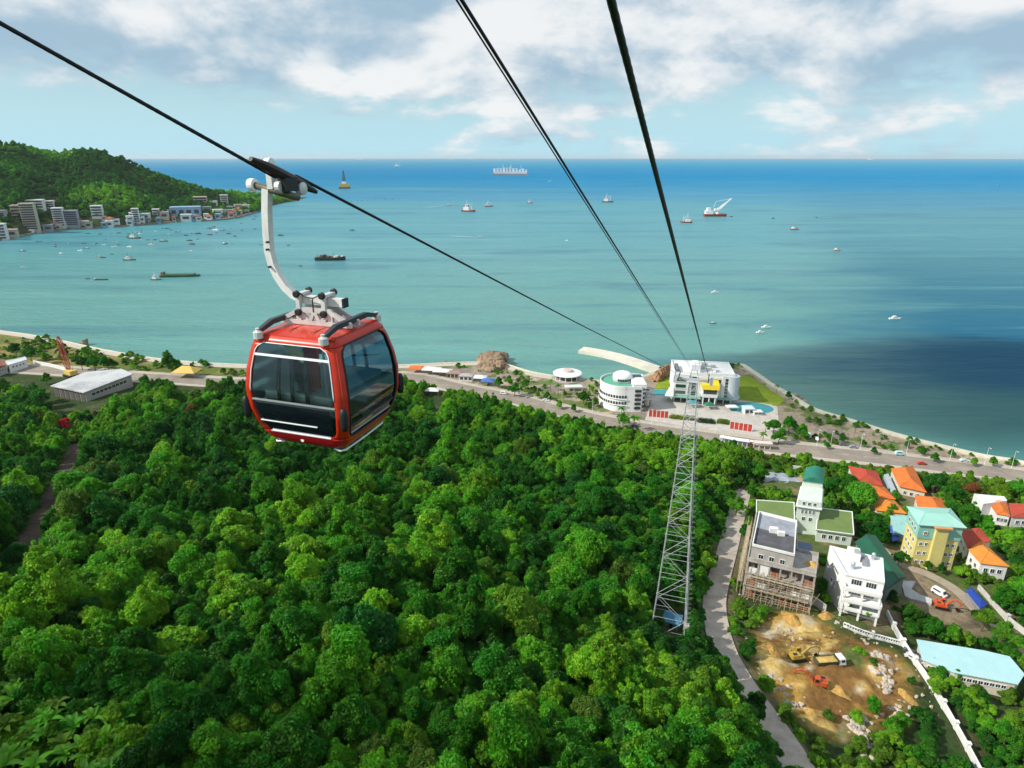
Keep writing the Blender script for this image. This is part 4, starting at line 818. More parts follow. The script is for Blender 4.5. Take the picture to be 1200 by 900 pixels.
# ---- the pylon and the ropes
TB = G(783, 742); TH = top_z(TB, 434) - TB.z
def at_tower(x, y, z): return TB + E1 * x + E2 * y + Vector((0, 0, z))
def pylon():
    root = thing('lattice_pylon', 'tall white steel lattice pylon carrying the cables above the forest', 'pylon', TB, -AZ)
    H = TH - 2.5; hb, ht = 4.1, 0.80
    def half(z): return hb + (ht - hb) * (z / H) ** 0.92
    levels = [0.0]; z = 0
    while z < H - 2: z += max(2.4, half(z) * 1.75); levels.append(min(z, H))
    if levels[-1] < H: levels.append(H)
    PW = mat('white_pylon_steel', (0.48, 0.50, 0.51), 0.45, 0.1, 1.5, metal=0.25, stain=(0.36, 0.36, 0.35), stain_amt=0.4)
    C4 = [(-1, -1), (1, -1), (1, 1), (-1, 1)]
    for sx, sy in C4:
        l = MB(); l.tube([(sx * half(q), sy * half(q), q) for q in levels], [0.125 - 0.055 * q / H for q in levels], 8)
        for q in levels[1:-1]: l.lathe([(.19, -.05), (.19, .05)], (sx * half(q), sy * half(q), q), 10)
        l.build('leg', PW, root)
        f = MB(); f.bx(sx * hb - .7, sx * hb + .7, sy * hb - .7, sy * hb + .7, -2.2, .35); f.build('footing', CONC, root)
    for k in range(4):
        a, c = C4[k], C4[(k + 1) % 4]; br = MB()
        for i in range(len(levels) - 1):
            z0, z1 = levels[i], levels[i + 1]; h0, h1_ = half(z0), half(z1)
            p0, q0, p1, q1 = (a[0] * h0, a[1] * h0, z0), (c[0] * h0, c[1] * h0, z0), (a[0] * h1_, a[1] * h1_, z1), (c[0] * h1_, c[1] * h1_, z1)
            br.tube([p1, q1], .045, 6)
            if i % 2 == 0: br.tube([p0, q1], .052, 6)
            else: br.tube([q0, p1], .052, 6)
            m0 = tuple((u + v) / 2 for u, v in zip(p0, q1)) if i % 2 == 0 else tuple((u + v) / 2 for u, v in zip(q0, p1))
            e = (Vector(p0) + Vector(p1)) / 2 if i % 2 == 1 else (Vector(q0) + Vector(q1)) / 2
            br.tube([m0, e], .03, 6)
        br.build('bracing', PW, root)
    ld = MB()
    for d in (-.24, .24): ld.tube([(half(q) + .42, d, q) for q in levels], .024, 6)
    z = .4
    while z < H: ld.tube([(half(z) + .42, -.24, z), (half(z) + .42, .24, z)], .022, 5); z += .42
    for q in levels[::2]: ld.tube([(half(q) + .42, -.24, q), (half(q), -half(q) * .0, q)], .03, 5)
    z = 3
    while z < H:
        x = half(z) + .42; ld.tube([(x, -.26, z), (x + .5, -.32, z), (x + .72, 0, z), (x + .5, .32, z), (x, .26, z)], .022, 5); z += 1.4
    ld.build('ladder', PW, root)
    hd = MB(); hd.bx(-3.3, 3.3, -.28, .28, H + .1, H + .65); hd.bx(-1.1, 1.1, -1.1, 1.1, H - .02, H + .1); hd.build('crossarm', PW, root)
    mast = MB()
    for sx in (-1, 1): mast.tube([(sx * 1.0, 0, H + .6), (sx * .5, 0, H + 2.6)], .09, 6)
    mast.tube([(-.6, 0, H + 2.6), (.6, 0, H + 2.6)], .08, 6); mast.tube([(.1, 0, H + 2.6), (.1, 0, H + 4.2)], .04, 6); mast.build('lifting_frame', PW, root)
    for sx in (-1, 1):
        s = MB(); s.bx(sx * 3.05 - .07, sx * 3.05 + .07, -2.6, 2.6, H + .65, H + .95); sb = s.build('sheave_beam', PW, root)
        sh = MB()
        for i in range(8): sh.lathe([(.05, -.09), (.28, -.07), (.22, 0), (.28, .07), (.05, .09)], (sx * 3.05 - .20 * sx * 0, -2.45 + i * .7, H + .98), 14, 'x')
        sh.build('sheave', BLACK, sb)
        wk = MB(); wk.bx(sx * 3.05 + sx * .35, sx * 3.05 + sx * .95, -2.8, 2.8, H + .30, H + .36)
        for y in np.linspace(-2.7, 2.7, 7): wk.tube([(sx * 3.98, y, H + .36), (sx * 3.98, y, H + 1.3)], .03, 5)
        wk.tube([(sx * 3.98, -2.7, H + 1.3), (sx * 3.98, 2.7, H + 1.3)], .03, 5); wk.build('catwalk', STEEL, root)
    return H
PH = pylon()
def rope(name, label, pts, r, twist=False, near=None, cat='cable'):
    b = MB(); P = [Vector(p) for p in pts]
    if twist:
        out = []; s_tot = 0
        for a, c in zip(P[:-1], P[1:]):
            L_ = (c - a).length; n = max(2, int(L_ / (0.03 if near and min((a - CAM).length, (c - CAM).length) < near else 4)))
            out += [a.lerp(c, k / n) for k in range(n)]
        out.append(P[-1]); ns = 18; vs = []
        for i, p in enumerate(out):
            t = (out[min(i + 1, len(out) - 1)] - out[max(i - 1, 0)]).normalized(); u = t.cross(Vector((0, 0, 1))).normalized(); v = u.cross(t)
            if i: s_tot += (p - out[i - 1]).length
            for j in range(ns):
                a = 2 * math.pi * j / ns; rr = r * (0.93 + 0.11 * abs(math.cos(3 * (a - s_tot * 8.0)))); vs.append(p + (u * math.cos(a) + v * math.sin(a)) * rr)
        b.add(vs, [(i * ns + j, i * ns + (j + 1) % ns, (i + 1) * ns + (j + 1) % ns, (i + 1) * ns + j) for i in range(len(out) - 1) for j in range(ns)])
    else: b.tube(P, r, 8)
    return tag(b.build(name, ROPEM, smooth=True), label, cat)
SEND = W(814, 440, 26.0)        # bullwheel on the station roof
def ext(a, b, L_): return b + (b - a).normalized() * L_
gl = GC + (E1 * -.35 + Vector((0, 0, 4.21))) * GS
tl = at_tower(-3.05, 0, PH + 1.24); tr_ = at_tower(3.05, 0, PH + 1.24)
lb = CAM + ray(0, 27) * (8.4 / F); lb2 = ext(gl, lb, 30)
sl = Vector((SEND.x - 2.6, SEND.y, SEND.z)); sr = Vector((SEND.x + 2.6, SEND.y, SEND.z))
rope('haul_rope', 'black wire rope sloping down from top left through the gondola grip', [lb2, lb, gl - E2 * .3, gl + E2 * .3, gl + (tl - gl).normalized() * 26, tl, sl], .030, True, 40)
rb = CAM + ray(716, 0) * (3.6 / F)
rope('haul_rope', 'thick dark twisted wire rope running down from top centre right', [ext(tr_, rb, 25), rb, rb + (tr_ - rb).normalized() * 26, tr_, sr], .0255, True, 30)
tm = at_tower(-.45, 0, PH + 2.62); mb_ = CAM + ray(541, 0) * (5.6 / F)
rope('signal_cable', 'plain black cable between the two haul ropes, thicker of the central pair', [ext(tm, mb_, 25), mb_, tm, Vector((SEND.x - .5, SEND.y, SEND.z + 3.2))], .018)
tm2 = at_tower(-.62, 0, PH + 2.5); mb2 = CAM + ray(530, -8) * (6.4 / F)
rope('signal_cable', 'very thin grey line just left of the central cable', [ext(tm2, mb2, 25), mb2, tm2, Vector((SEND.x - .9, SEND.y, SEND.z + 3.0))], .011)
hut = thing('hut', 'small hut with a bright blue roof at the foot of the pylon', 'hut', G(787, 733), -AZ - .1)
b = MB(); b.bx(-1.8, 1.8, -1.6, 1.6, -1, 2.3); b.build('wall', mat('hut_wall', (0.20, 0.24, 0.26), 0.8, 0.2, 1.0), hut)
b = MB(); b.hip(-2.4, 2.4, -2.2, 2.2, 2.35, 1.1, 0.3, 'x', .1); b.build('roof', tiled('blue_sheet', (0.05, 0.22, 0.36), 0.35, 0.5, 0.15), hut)
b = MB(); b.bx(-.45, .45, -1.64, -1.58, -.2, 1.9); b.build('door', DARKM, hut)
# ================================================================== COAST: buildings, jetty, park
def px_poly(pts, z): return [W(a, b, z) for a, b in pts]
class Site:
    # a building laid out from points of the photograph at known heights, stored relative to its own base
    def __init__(s, name, label, cat, base, group=None):
        s.o = Vector(base); s.root = thing(name, label, cat, s.o, 0, group)
    def rel(s, pts): return [Vector(p) - s.o for p in pts]
    def block(s, name, poly, z0, z1, m, parent=None, grow=0.0):
        P = s.rel(poly); c = sum(P, Vector()) / len(P)
        if grow: P = [p + (p - c).normalized() * grow for p in P]
        b = MB(); b.prism([(p.x, p.y) for p in P], z0 - s.o.z, z1 - s.o.z); return b.build(name, m, parent or s.root)
    def parapet(s, name, poly, z, h, t, m, parent=None):
        P = s.rel(poly); n = len(P); c = sum(P, Vector()) / n; b = MB()
        for i in range(n):
            a, d = P[i], P[(i + 1) % n]; L_ = (d - a); L_.z = 0; u = L_.normalized(); ang = math.atan2(u.y, u.x); m_ = (a + d) / 2; inn = c - m_; inn.z = 0; nn = Vector((-u.y, u.x, 0)); nn = nn if nn.dot(inn) > 0 else -nn
            b.box((m_.x + nn.x * (t / 2 + .002 * i), m_.y + nn.y * (t / 2 + .002 * i), z - s.o.z + h / 2), (L_.length - (.0 if i % 2 == 0 else 2 * t + .01), t, h), rz=ang)
        return b.build(name, m, parent or s.root)
    def wins(s, a, d, rows, n, w_, h_, pane=None, fr=None, margin=0.12, parent=None, deep=.05, n_mull=1):
        # windows along the wall from a to d (seen from outside, left to right); each its own frame with its pane
        A, D = Vector(a) - s.o, Vector(d) - s.o; L_ = D - A; L_.z = 0; ln = L_.length; u = L_.normalized(); nn = Vector((u.y, -u.x, 0)); ang = math.atan2(u.y, u.x)
        for z in rows:
            for i in range(n):
                t = margin + (1 - 2 * margin) * ((i + .5) / n); c = A + u * (ln * t) + nn * deep; c.z = z - s.o.z
                f = MB(); k = .12
                f.box((0, 0, h_ / 2 + k / 2), (w_ + 2 * k, .14, k)); f.box((0, 0, -h_ / 2 - k / 2), (w_ + 2 * k + .1, .2, k)); f.box((-w_ / 2 - k / 2, 0, 0), (k, .137, h_)); f.box((w_ / 2 + k / 2, 0, 0), (k, .137, h_))
                for q in range(n_mull): f.box((-w_ / 2 + w_ * (q + 1) / (n_mull + 1), .01, 0), (.07, .10, h_))
                o = f.build('window', fr or WHITEP, parent or s.root, loc=c, rz=ang)
                g = MB(); g.box((0, .02, 0), (w_, .08, h_)); g.build('pane', pane or PANE, o)
    def quad_roof(s, name, quad, h, m, inset=0.5, th=0.22, parent=None, gable=False):
        # hipped roof over four corners given in order; ridge along the longer way
        Q = s.rel(quad); d1 = ((Q[1] - Q[0]).length + (Q[2] - Q[3]).length) / 2; d2 = ((Q[2] - Q[1]).length + (Q[3] - Q[0]).length) / 2
        if d1 < d2: Q = Q[1:] + Q[:1]; d1, d2 = d2, d1
        ml, mr = (Q[0] + Q[3]) / 2, (Q[1] + Q[2]) / 2; e = 0 if gable else inset * d2 / d1
        ra, rb_ = ml.lerp(mr, e) + Vector((0, 0, h)), mr.lerp(ml, e) + Vector((0, 0, h))
        vs = [q - Vector((0, 0, th)) for q in Q] + Q + [ra, rb_]; b = MB()
        b.add(vs, [(0, 1, 2, 3), (0, 4, 5, 1), (1, 5, 6, 2), (2, 6, 7, 3), (3, 7, 4, 0), (4, 8, 9, 5), (5, 9, 6), (6, 9, 8, 7), (7, 8, 4)])
        o = b.build(name, m, parent or s.root); o.data.validate()
        rd = MB(); rd.tube([ra, rb_], .16, 6)
        if not gable:
            for q, r_ in ((Q[0], ra), (Q[3], ra), (Q[1], rb_), (Q[2], rb_)): rd.tube([q, r_], .13, 6)
        rd.build('ridge_cap', m, o); return o
def slab(name, pts, z, m, th=0.6, lift=0.0):
    P = px_poly(pts, z); b = MB(); b.prism([(p.x, p.y) for p in P], z - th, z + lift); o = b.build(name, m); o['kind'] = 'structure'; return o
LAWN = mat('lime_lawn', (0.20, 0.27, 0.025), 0.95, 0.2, 0.3, 0.06, stain=(0.10, 0.18, 0.02), stain_amt=0.6, spec=0.1)
PLAZA = mat('plaza_paving', (0.46, 0.43, 0.39), 0.8, 0.12, 0.25, 0.005, stain=(0.30, 0.28, 0.25), stain_amt=0.5)
TEAL = mat('teal_deck_paint', (0.035, 0.24, 0.27), 0.6, 0.12, 0.3, stain=(0.10, 0.28, 0.28), stain_amt=0.4)
TEALG = mat('green_glass_canopy', (0.16, 0.36, 0.30), 0.25, 0.1, 0.8, spec=0.6)
slab('plaza', [(756, 492), (766, 462), (790, 455), (866, 464), (905, 474), (913, 517), (850, 506), (800, 499)], 4.16, PLAZA)
slab('plaza_edge_pavement', [(890, 474), (911, 476), (915, 516), (893, 513)], 4.30, mat('pale_concrete', (0.50, 0.46, 0.40), 0.85, 0.15, 0.2, stain=(0.30, 0.26, 0.22), stain_amt=0.6))
slab('lawn', [(864, 440), (880, 441), (903, 457), (921, 468), (913, 475), (864, 468)], 4.22, LAWN)
slab('lawn', [(766, 455), (774, 445), (786, 441), (784, 456)], 4.22, LAWN)
slab('pool_terrace', [(763, 456), (785, 457), (783, 463), (765, 463)], 4.26, TEAL)
_c = W(880, 478, 4.3); _b = MB(); _b.prism([(_c.x + 13.5 * math.cos(a), _c.y + 9.5 * math.sin(a)) for a in np.linspace(0, 6.283, 41)[:-1]], 3.6, 4.34); struct(_b, 'teal_deck', TEAL)
# jetty
JP = smooth_path([W(x, y, 0.0) for x, y in [(681, 412), (700, 415), (722, 420), (745, 427), (768, 435), (790, 442)]], 4)
b = MB(); ribbon(b, JP, -6.0, 6.0, -5, 2.6); tag(b.build('jetty', mat('jetty_concrete', (0.62, 0.58, 0.49), 0.85, 0.1, 0.15, 0.02, stain=(0.40, 0.36, 0.27), stain_amt=0.5)), 'long pale concrete jetty curving into the sea left of the cable station', 'jetty')
# ---- the white cable station
def station():
    fl, fr = W(785, 471, 4.2), W(861, 475, 4.2); u = (fr - fl); wd = u.length; ang = math.atan2(u.y, u.x); H = top_z((fl + fr) / 2, 440) - 4.2; D = 27.0
    r = thing('cable_station', 'white cable car station with green windows and a yellow canopy box', 'station', (fl + fr) / 2, ang); x0, x1 = -wd / 2, wd / 2
    ST = mat('station_white', (0.74, 0.76, 0.75), 0.6, 0.05, 0.25, stain=(0.48, 0.50, 0.50), stain_amt=0.35)
    b = MB(); b.bx(x0 + 1.5, x1 - 1.5, 1.2, D, 4.2, H)
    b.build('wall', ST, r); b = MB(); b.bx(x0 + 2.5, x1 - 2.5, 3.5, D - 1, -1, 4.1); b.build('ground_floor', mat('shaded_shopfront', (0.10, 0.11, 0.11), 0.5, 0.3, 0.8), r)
    # the rounded corner bays and centre wall stand forward
    b = MB(); b.bx(x0 + 1.9, x0 + wd * .27, .2, 1.3, 4.25, H - .1); b.bx(x0 + wd * .77, x0 + wd * .93, .2, 1.3, 4.25, H - .1); b.bx(x0 + wd * .27, x0 + wd * .77, .75, 1.25, 4.3, H - 1.2); b.build('facade_bay', ST, r)
    b = MB(); b.lathe([(4.4, 4.3), (4.4, H - .3)], (x1 - 2.6, 3.4, 0), 24); b.build('corner_drum', mat('corner_grey', (0.50, 0.56, 0.60), 0.4, 0.08, 0.5), r, smooth=False)
    for i in range(9):
        c = MB(); c.lathe([(.4, -1), (.4, 4.2)], (x0 + 2.5 + i * (wd - 5) / 8, 2.0, 0), 10); c.build('column', ST, r)
    # awnings
    b = MB(); b.prism([(x0 - 3.8, -1.6), (x0 + wd * .46, -3.6), (x0 + wd * .46, 1.2), (x0 + 1.6, 1.2), (x0 + 1.6, 9), (x0 - 1.8, 9)], 4.0, 4.35); b.build('awning', TEALG, r)
    b = MB(); b.prism([(x0 + wd * .72, -2.2), (x1 - 3, -2.6), (x1 + 1.5, -.6), (x1 + 3.2, 3.0), (x1 + 3.2, 9), (x1 + .2, 9), (x1 - .2, 1.2), (x0 + wd * .72, 1.2)], 4.0, 4.35); b.build('awning', TEALG, r)
    b = MB(); b.add([(x0 - 3.8, -1.6, 4.36), (x0 + 1.7, -1.6, 4.36), (x0 + 1.7, .15, 10), (x0 + 1.4, .15, 10)], [(0, 1, 2, 3)]); b.add([(x0 - 3.8, -1.62, 4.36), (x0 + 1.4, 9, 10), (x0 + 1.4, .15, 10)], [(0, 1, 2)]); b.build('flared_skirt', ST, r)
    for z in (.30, .52, .74):
        w_ = MB(); w_.box((x0 + wd * .145, .12, H * z + 1.2), (wd * .155, .2, H * .125)); w_.build('window', PANEG, r)
        s_ = MB(); s_.box((x0 + wd * .145, .0, H * z + 1.2 - H * .068), (wd * .17, .5, .25)); s_.build('window_sill', ST, r)
    for i in range(9):
        z = 5.0 + i * (H * .68 / 9)
        w_ = MB(); w_.box((x0 + wd * .345, .66, z + .6), (wd * .07, .2, H * .055)); w_.build('window', PANE if i % 2 else PANEG, r)
    w_ = MB(); w_.box((x0 + wd * .60, .66, H * .80), (wd * .31, .2, H * .12)); w_ = w_.build('window', PANEG, r)
    m_ = MB()
    for i in range(1, 6): m_.box((x0 + wd * (.445 + .31 * i / 6), .54, H * .80), (.25, .1, H * .12))
    m_.build('mullion', ST, w_)
    for i in range(6):
        z = 4.9 + i * H * .112; w_ = MB(); w_.box((x0 + wd * .855, .12, z + .8), (wd * .075, .2, H * .088)); w_.build('window', PANEG, r)
    # projecting cabin entry with its yellow hood
    b = MB(); b.bx(x0 + wd * .47, x0 + wd * .70, -5.0, .8, 6.0, 8.2); b.bx(x0 + wd * .47, x0 + wd * .485, -5, .8, 8.25, 12.0); b.bx(x0 + wd * .685, x0 + wd * .70, -5, .8, 8.25, 12.0); b.build('cabin_portal', ST, r)
    b = MB(); ya, yb = x0 + wd * .455, x0 + wd * .715; b.add([(ya, -6.0, 11.4), (yb, -6.0, 11.4), (yb, -5.2, 14.2), (ya, -5.2, 14.2), (ya, .9, 15.8), (yb, .9, 15.8), (ya, .9, 11.4), (yb, .9, 11.4)], [(0, 1, 2, 3), (3, 2, 5, 4), (0, 3, 4, 6), (1, 7, 5, 2), (0, 6, 7, 1)]); b.build('yellow_hood', mat('yellow_panel', (0.72, 0.55, 0.02), 0.45, 0.06, 0.6), r)
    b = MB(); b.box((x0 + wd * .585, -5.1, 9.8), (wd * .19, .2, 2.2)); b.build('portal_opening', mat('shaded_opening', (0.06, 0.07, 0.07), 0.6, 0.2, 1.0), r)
    for i in range(3): b = MB(); b.lathe([(.35, -1), (.35, 6.0)], (x0 + wd * (.49 + .09 * i), -4.5, 0), 10); b.build('portal_column', ST, r)
    # roof: parapets, plant and the bullwheel house
    b = MB(); b.bx(x0 + 1.5, x1 - 1.5, 1.2, 1.6, H + .002, H + 1.1); b.bx(x0 + 1.5, x1 - 1.5, D - .4, D, H + .002, H + 1.1); b.bx(x0 + 1.5, x0 + 1.9, 1.61, D - .41, H + .002, H + 1.1); b.bx(x1 - 1.9, x1 - 1.5, 1.61, D - .41, H + .002, H + 1.1); b.build('parapet', ST, r)
    b = MB(); b.box((x0 + wd * .37, 9, H + 2.6), (5.5, 9, 5.2)); b.box((x0 + wd * .37, 9, H + 5.6), (3.6, 6, .8)); b.build('bullwheel_house', WHITEP, r)
    b = MB(); b.box((x0 + 3.6, 9, H + 1.2), (2.0, 13, 2.2)); b.build('roof_duct', mat('duct_grey', (0.13, 0.15, 0.17), 0.5, 0.2, 1.0), r)
    b = MB()
    for i in range(5): b.tube([(x0 + wd * (.46 + .055 * i), 3 + i % 2 * 2, H), (x0 + wd * (.46 + .055 * i), 3 + i % 2 * 2, H + 2.4)], .18, 6); b.tube([(x0 + wd * (.44 + .055 * i), 2.5 + i % 2 * 2, H + 2.4), (x0 + wd * (.50 + .055 * i), 5, H + 2.4)], .16, 6)
    b.build('roof_gantry', STEEL, r)
    for i, (fx, fy, s_) in enumerate(((.50, 14, 2.6), (.60, 11, 2.0), (.55, 19, 3.0), (.68, 17, 2.2), (.72, 8, 1.6))): b = MB(); b.box((x0 + wd * fx, fy, H + s_ * .35), (s_ * 1.3, s_, s_ * .7)); b.build('roof_plant', CONC if i % 2 else STEEL, r)
    return H
station()
# ---- the round white restaurant building
def round_building():
    c = W(734, 482, 4.2); c.y += 13.0
    r = thing('round_building', 'round white building with curved window bands and a green roof terrace', 'building', c, 0)
    WB = mat('round_white', (0.76, 0.77, 0.76), 0.6, 0.05, 0.3, stain=(0.5, 0.5, 0.48), stain_amt=0.3)
    def plan(g): return [((13.2 + g) * math.cos(a) - 1.5, (13.2 + g) * math.sin(a)) for a in np.linspace(R(78), R(276), 30)] + [(8.5 + g, -13.6 - g), (11.5 + g, -8), (13 + g, 10.5 + g)]
    H = top_z(c + Vector((0, -13, 0)), 453) - 4.2
    b = MB(); b.prism(plan(0), -1, H - 1.3); b.build('wall', WB, r)
    gw = mat('dark_ribbon_glass', (0.03, 0.04, 0.045), 0.2, 0.2, 0.5, spec=0.6)
    for z in (.33, .58):
        pl = [((13.3) * math.cos(a) - 1.5, 13.3 * math.sin(a)) for a in np.linspace(R(150), R(274), 34)]
        for i in range(0, 33, 2):
            q = MB(); a, d = pl[i], pl[i + 1]; q.box(((a[0] + d[0]) / 2, (a[1] + d[1]) / 2, H * z), (math.dist(a, d) * 1.25, .22, H * .10), rz=math.atan2(d[1] - a[1], d[0] - a[0])); q.build('window', gw, r)
        q = MB(); P = [Vector((13.75 * math.cos(a) - 1.5, 13.75 * math.sin(a), H * z - H * .075)) for a in np.linspace(R(120), R(276), 40)]; q.tube(P, .22, 4); q.build('ledge', WB, r)
    b = MB(); b.prism(plan(-.5), H - 1.29, H - 1.12); b.build('terrace_deck', mat('green_deck', (0.10, 0.34, 0.24), 0.7, 0.1, 0.4), r)
    b = MB(); P = [Vector((p[0], p[1], 0)) for p in plan(-.1)]; P.append(P[0]); ribbon(b, P, -.18, .18, H - 1.6, H + .1); b.build('parapet', WB, r)
    ph = MB(); ph.lathe([(6.0, H - 1.1), (6.1, H + 2.2), (5.6, H + 3.4), (4.2, H + 4.3), (2, H + 4.7), (.01, H + 4.8)], (-1.0, 1.0, 0), 28); ph = ph.build('penthouse', WB, r, smooth=True)
    for i in range(6):
        a = R(238 + i * 14); q = MB(); q.box((-1 + 6.08 * math.cos(a), 1 + 6.08 * math.sin(a), H + .8), (1.2, .2, 1.5), rz=a + R(90)); q.build('penthouse_window', gw, ph)
    b = MB(); b.bx(3.5, 11.2, -13.3, 6.0, H - 1.1, H + 1.4); b.build('roof_block', WB, r); b = MB(); b.bx(5.0, 11.0, 0, 5.0, H + 1.41, H + 1.7); b.build('skylight', PANE, r)
    for i in range(5):
        q = MB(); q.bx(9.4, 10.8, -12.0 + .3 * i, -11.2, H * (.12 + .17 * i), H * (.22 + .17 * i)); q.build('window', gw, r)
        q = MB(); q.bx(4.4, 8.2, -13.85, -13.55, H * (.10 + .17 * i), H * (.20 + .17 * i)); q.build('window', gw, r)
    for z, rr in ((H * .35, 5.4), (H * .62, 4.2)):
        q = MB(); q.lathe([(.01, z - .5), (rr, z - .5), (rr, z + .5), (rr - .3, z + .5), (rr - .3, z), (.01, z)], (14.5, -2.0, 0), 26); q.build('round_balcony', mat('balcony_grey', (0.55, 0.54, 0.52), 0.6, 0.1, 0.6), r)
    q = MB(); q.lathe([(1.4, -1), (1.4, H * .62)], (14.5, -2, 0), 14); q.build('balcony_column', WB, r)
round_building()
def pavilion():
    c = W(665, 443, 4.1); r = thing('pavilion', 'round white flat-roofed pavilion on the seafront left of the round building', 'pavilion', c)
    b = MB(); b.lathe([(.01, 5.3), (3.5, 5.2), (4.0, 4.9), (9.6, 4.3), (10.2, 3.9), (10.2, 3.5), (.01, 3.5)], n=36); b.build('roof', WHITE, r)
    b = MB(); b.lathe([(3.6, 5.0), (3.6, 6.0), (3.0, 6.4), (.01, 6.5)], n=24); b.build('roof_cap', mat('pinkish_cap', (0.55, 0.42, 0.38), 0.7, 0.1, 1.0), r)
    b = MB(); b.lathe([(7.2, .1), (7.2, 3.5)], n=28); b.build('glass_wall', PANE, r)
    for i in range(14): a = i * 6.283 / 14; b = MB(); b.lathe([(.28, -.5), (.28, 3.5)], (9.3 * math.cos(a), 9.3 * math.sin(a), 0), 8); b.build('column', WHITE, r)
    b = MB(); b.lathe([(10.8, -.5), (10.8, .12), (.01, .12)], n=32); b.build('floor', PLAZA, r)
    c = W(672, 457, 4.1); r = thing('canopy', 'small pale grey canopy roof between park trees below the round pavilion', 'canopy', c, .1)
    b = MB(); b.hip(-6, 6, -2.6, 2.6, 2.9, .8, 9, 'x', .15); b.build('roof', mat('pale_canopy', (0.55, 0.60, 0.60), 0.5, 0.08, 0.6), r)
    for x in (-5.4, 0, 5.4):
        for y in (-2.2, 2.2): b = MB(); b.lathe([(.12, -.5), (.12, 2.8)], (x, y, 0), 8); b.build('post', WHITEP, r)
pavilion()
# brown artificial rockery between station and jetty
def rockery():
    g = random.Random(4); P = smooth_path([W(x, y, 4.0) for x, y in [(767, 448), (773, 443), (780, 438), (787, 434)]], 1.2); vs = []; n = 12
    for i, p in enumerate(P):
        t = (P[min(i + 1, len(P) - 1)] - P[max(i - 1, 0)]).normalized(); s_ = Vector((-t.y, t.x, 0)); e = math.sin(math.pi * min(1, (i + 1) / 5, (len(P) - i) / 5) / 2)
        for j in range(n): a = math.pi * j / (n - 1); q = g.uniform(.82, 1.18); vs.append(p + s_ * (3.8 * math.cos(a) * q * e) + Vector((0, 0, 6.2 * math.sin(a) * q * e - .5)))
    b = MB(); b.add(vs, [(i * n + j, i * n + j + 1, (i + 1) * n + j + 1, (i + 1) * n + j) for i in range(len(P) - 1) for j in range(n - 1)])
    tag(b.build('rockery', mat('brown_rockwork', (0.33, 0.18, 0.09), 0.9, 0.35, 0.4, 0.5, stain=(0.15, 0.08, 0.04), stain_amt=0.6, bscale=0.9)), 'curved brown artificial rock ridge between the station and the jetty', 'rockery')
rockery()
# ---- fences, hedges, kiosks, tents in front of the station
def at_px(name, label, cat, px, py, z=None, rz=0, group=None):
    p = W(px, py, z) if z is not None else G(px, py); return thing(name, label, cat, p, rz, group), p
def line_thing(name, label, cat, a, d, z=4.2):
    A, D = W(*a, z), W(*d, z); u = D - A; return thing(name, label, cat, A, math.atan2(u.y, u.x)), u.length
REDF = mat('red_fence_panel', (0.42, 0.045, 0.03), 0.6, 0.15, 1.0)
for k, (a, d, lab) in enumerate([((760, 488), (783, 490), 'red panelled fence right of the round building beside the road'), ((855, 502), (881, 506), 'red panelled fence below the kiosk at the right end of the plaza')]):
    r, L_ = line_thing('fence', lab, 'fence', a, d); n = 5
    for i in range(n): b = MB(); b.bx(L_ * i / n + .15, L_ * (i + 1) / n - .15, -.08, .08, .1, 4.2); b.build('panel', REDF, r)
    for i in range(n + 1): b = MB(); b.bx(L_ * i / n - .14, L_ * i / n + .14, -.14, .14, -.6, 4.5); b.build('post', WHITE, r)
def hedge_mesh(L_, w_, h, seed, n=1600): return crown_mesh('hedge', [(x, random.Random(seed + x).uniform(-.2, .2), h * .45, w_ * .62) for x in np.arange(.6, L_, 1.1)], n, 0.34, seed, 1.5, .6)
for a, d, tint, lab, h in [((786, 490), (812, 492), (0.17, 0.24, 0.02), 'clipped lime yellow hedge in front of the station plaza', 1.9), ((818, 494), (836, 496), (0.03, 0.08, 0.02), 'dark rounded hedge right of the lime hedge', 2.0), ((842, 495), (854, 497), (0.12, 0.20, 0.02), 'short yellow green hedge left of the lower red fence', 1.8)]:
    A, D = W(*a, 4.2), W(*d, 4.2); u = D - A; o = link('hedge', hedge_mesh(u.length, 2.6, h, int(a[0])), None, A, math.atan2(u.y, u.x)); o['tint'] = list(tint); tag(o, lab, 'hedge')
def tent(px, py, w_, d_, h, col, label, name='tent', z=4.2, rz=0.05, pk=1.4):
    r, p = at_px(name, label, name, px, py, z, rz)
    b = MB(); b.hip(-w_ / 2, w_ / 2, -d_ / 2, d_ / 2, h, pk, max(.1, w_ - d_), 'x' if w_ >= d_ else 'y', .25); b.build('roof', mat('canvas_%02x%02x%02x' % tuple(int(c * 255) for c in col), col, 0.7, 0.08, 0.8), r)
    for sx in (-1, 1):
        for sy in (-1, 1): b = MB(); b.lathe([(.08, -.4), (.08, h - .2)], (sx * (w_ / 2 - .2), sy * (d_ / 2 - .2), 0), 6); b.build('post', STEEL, r)
    return r
tent(831, 479, 5.5, 4.5, 3.0, (0.02, 0.16, 0.08), 'dark green canopy tent at the station entrance', pk=1.6)
tent(811, 477, 6.5, 4.5, 3.2, (0.04, 0.26, 0.30), 'teal canopy tent left of the station entrance path', pk=1.4)
tent(857, 481, 7.0, 4.0, 2.8, (0.72, 0.73, 0.72), 'white canopy tent under the right corner of the station', pk=1.0)
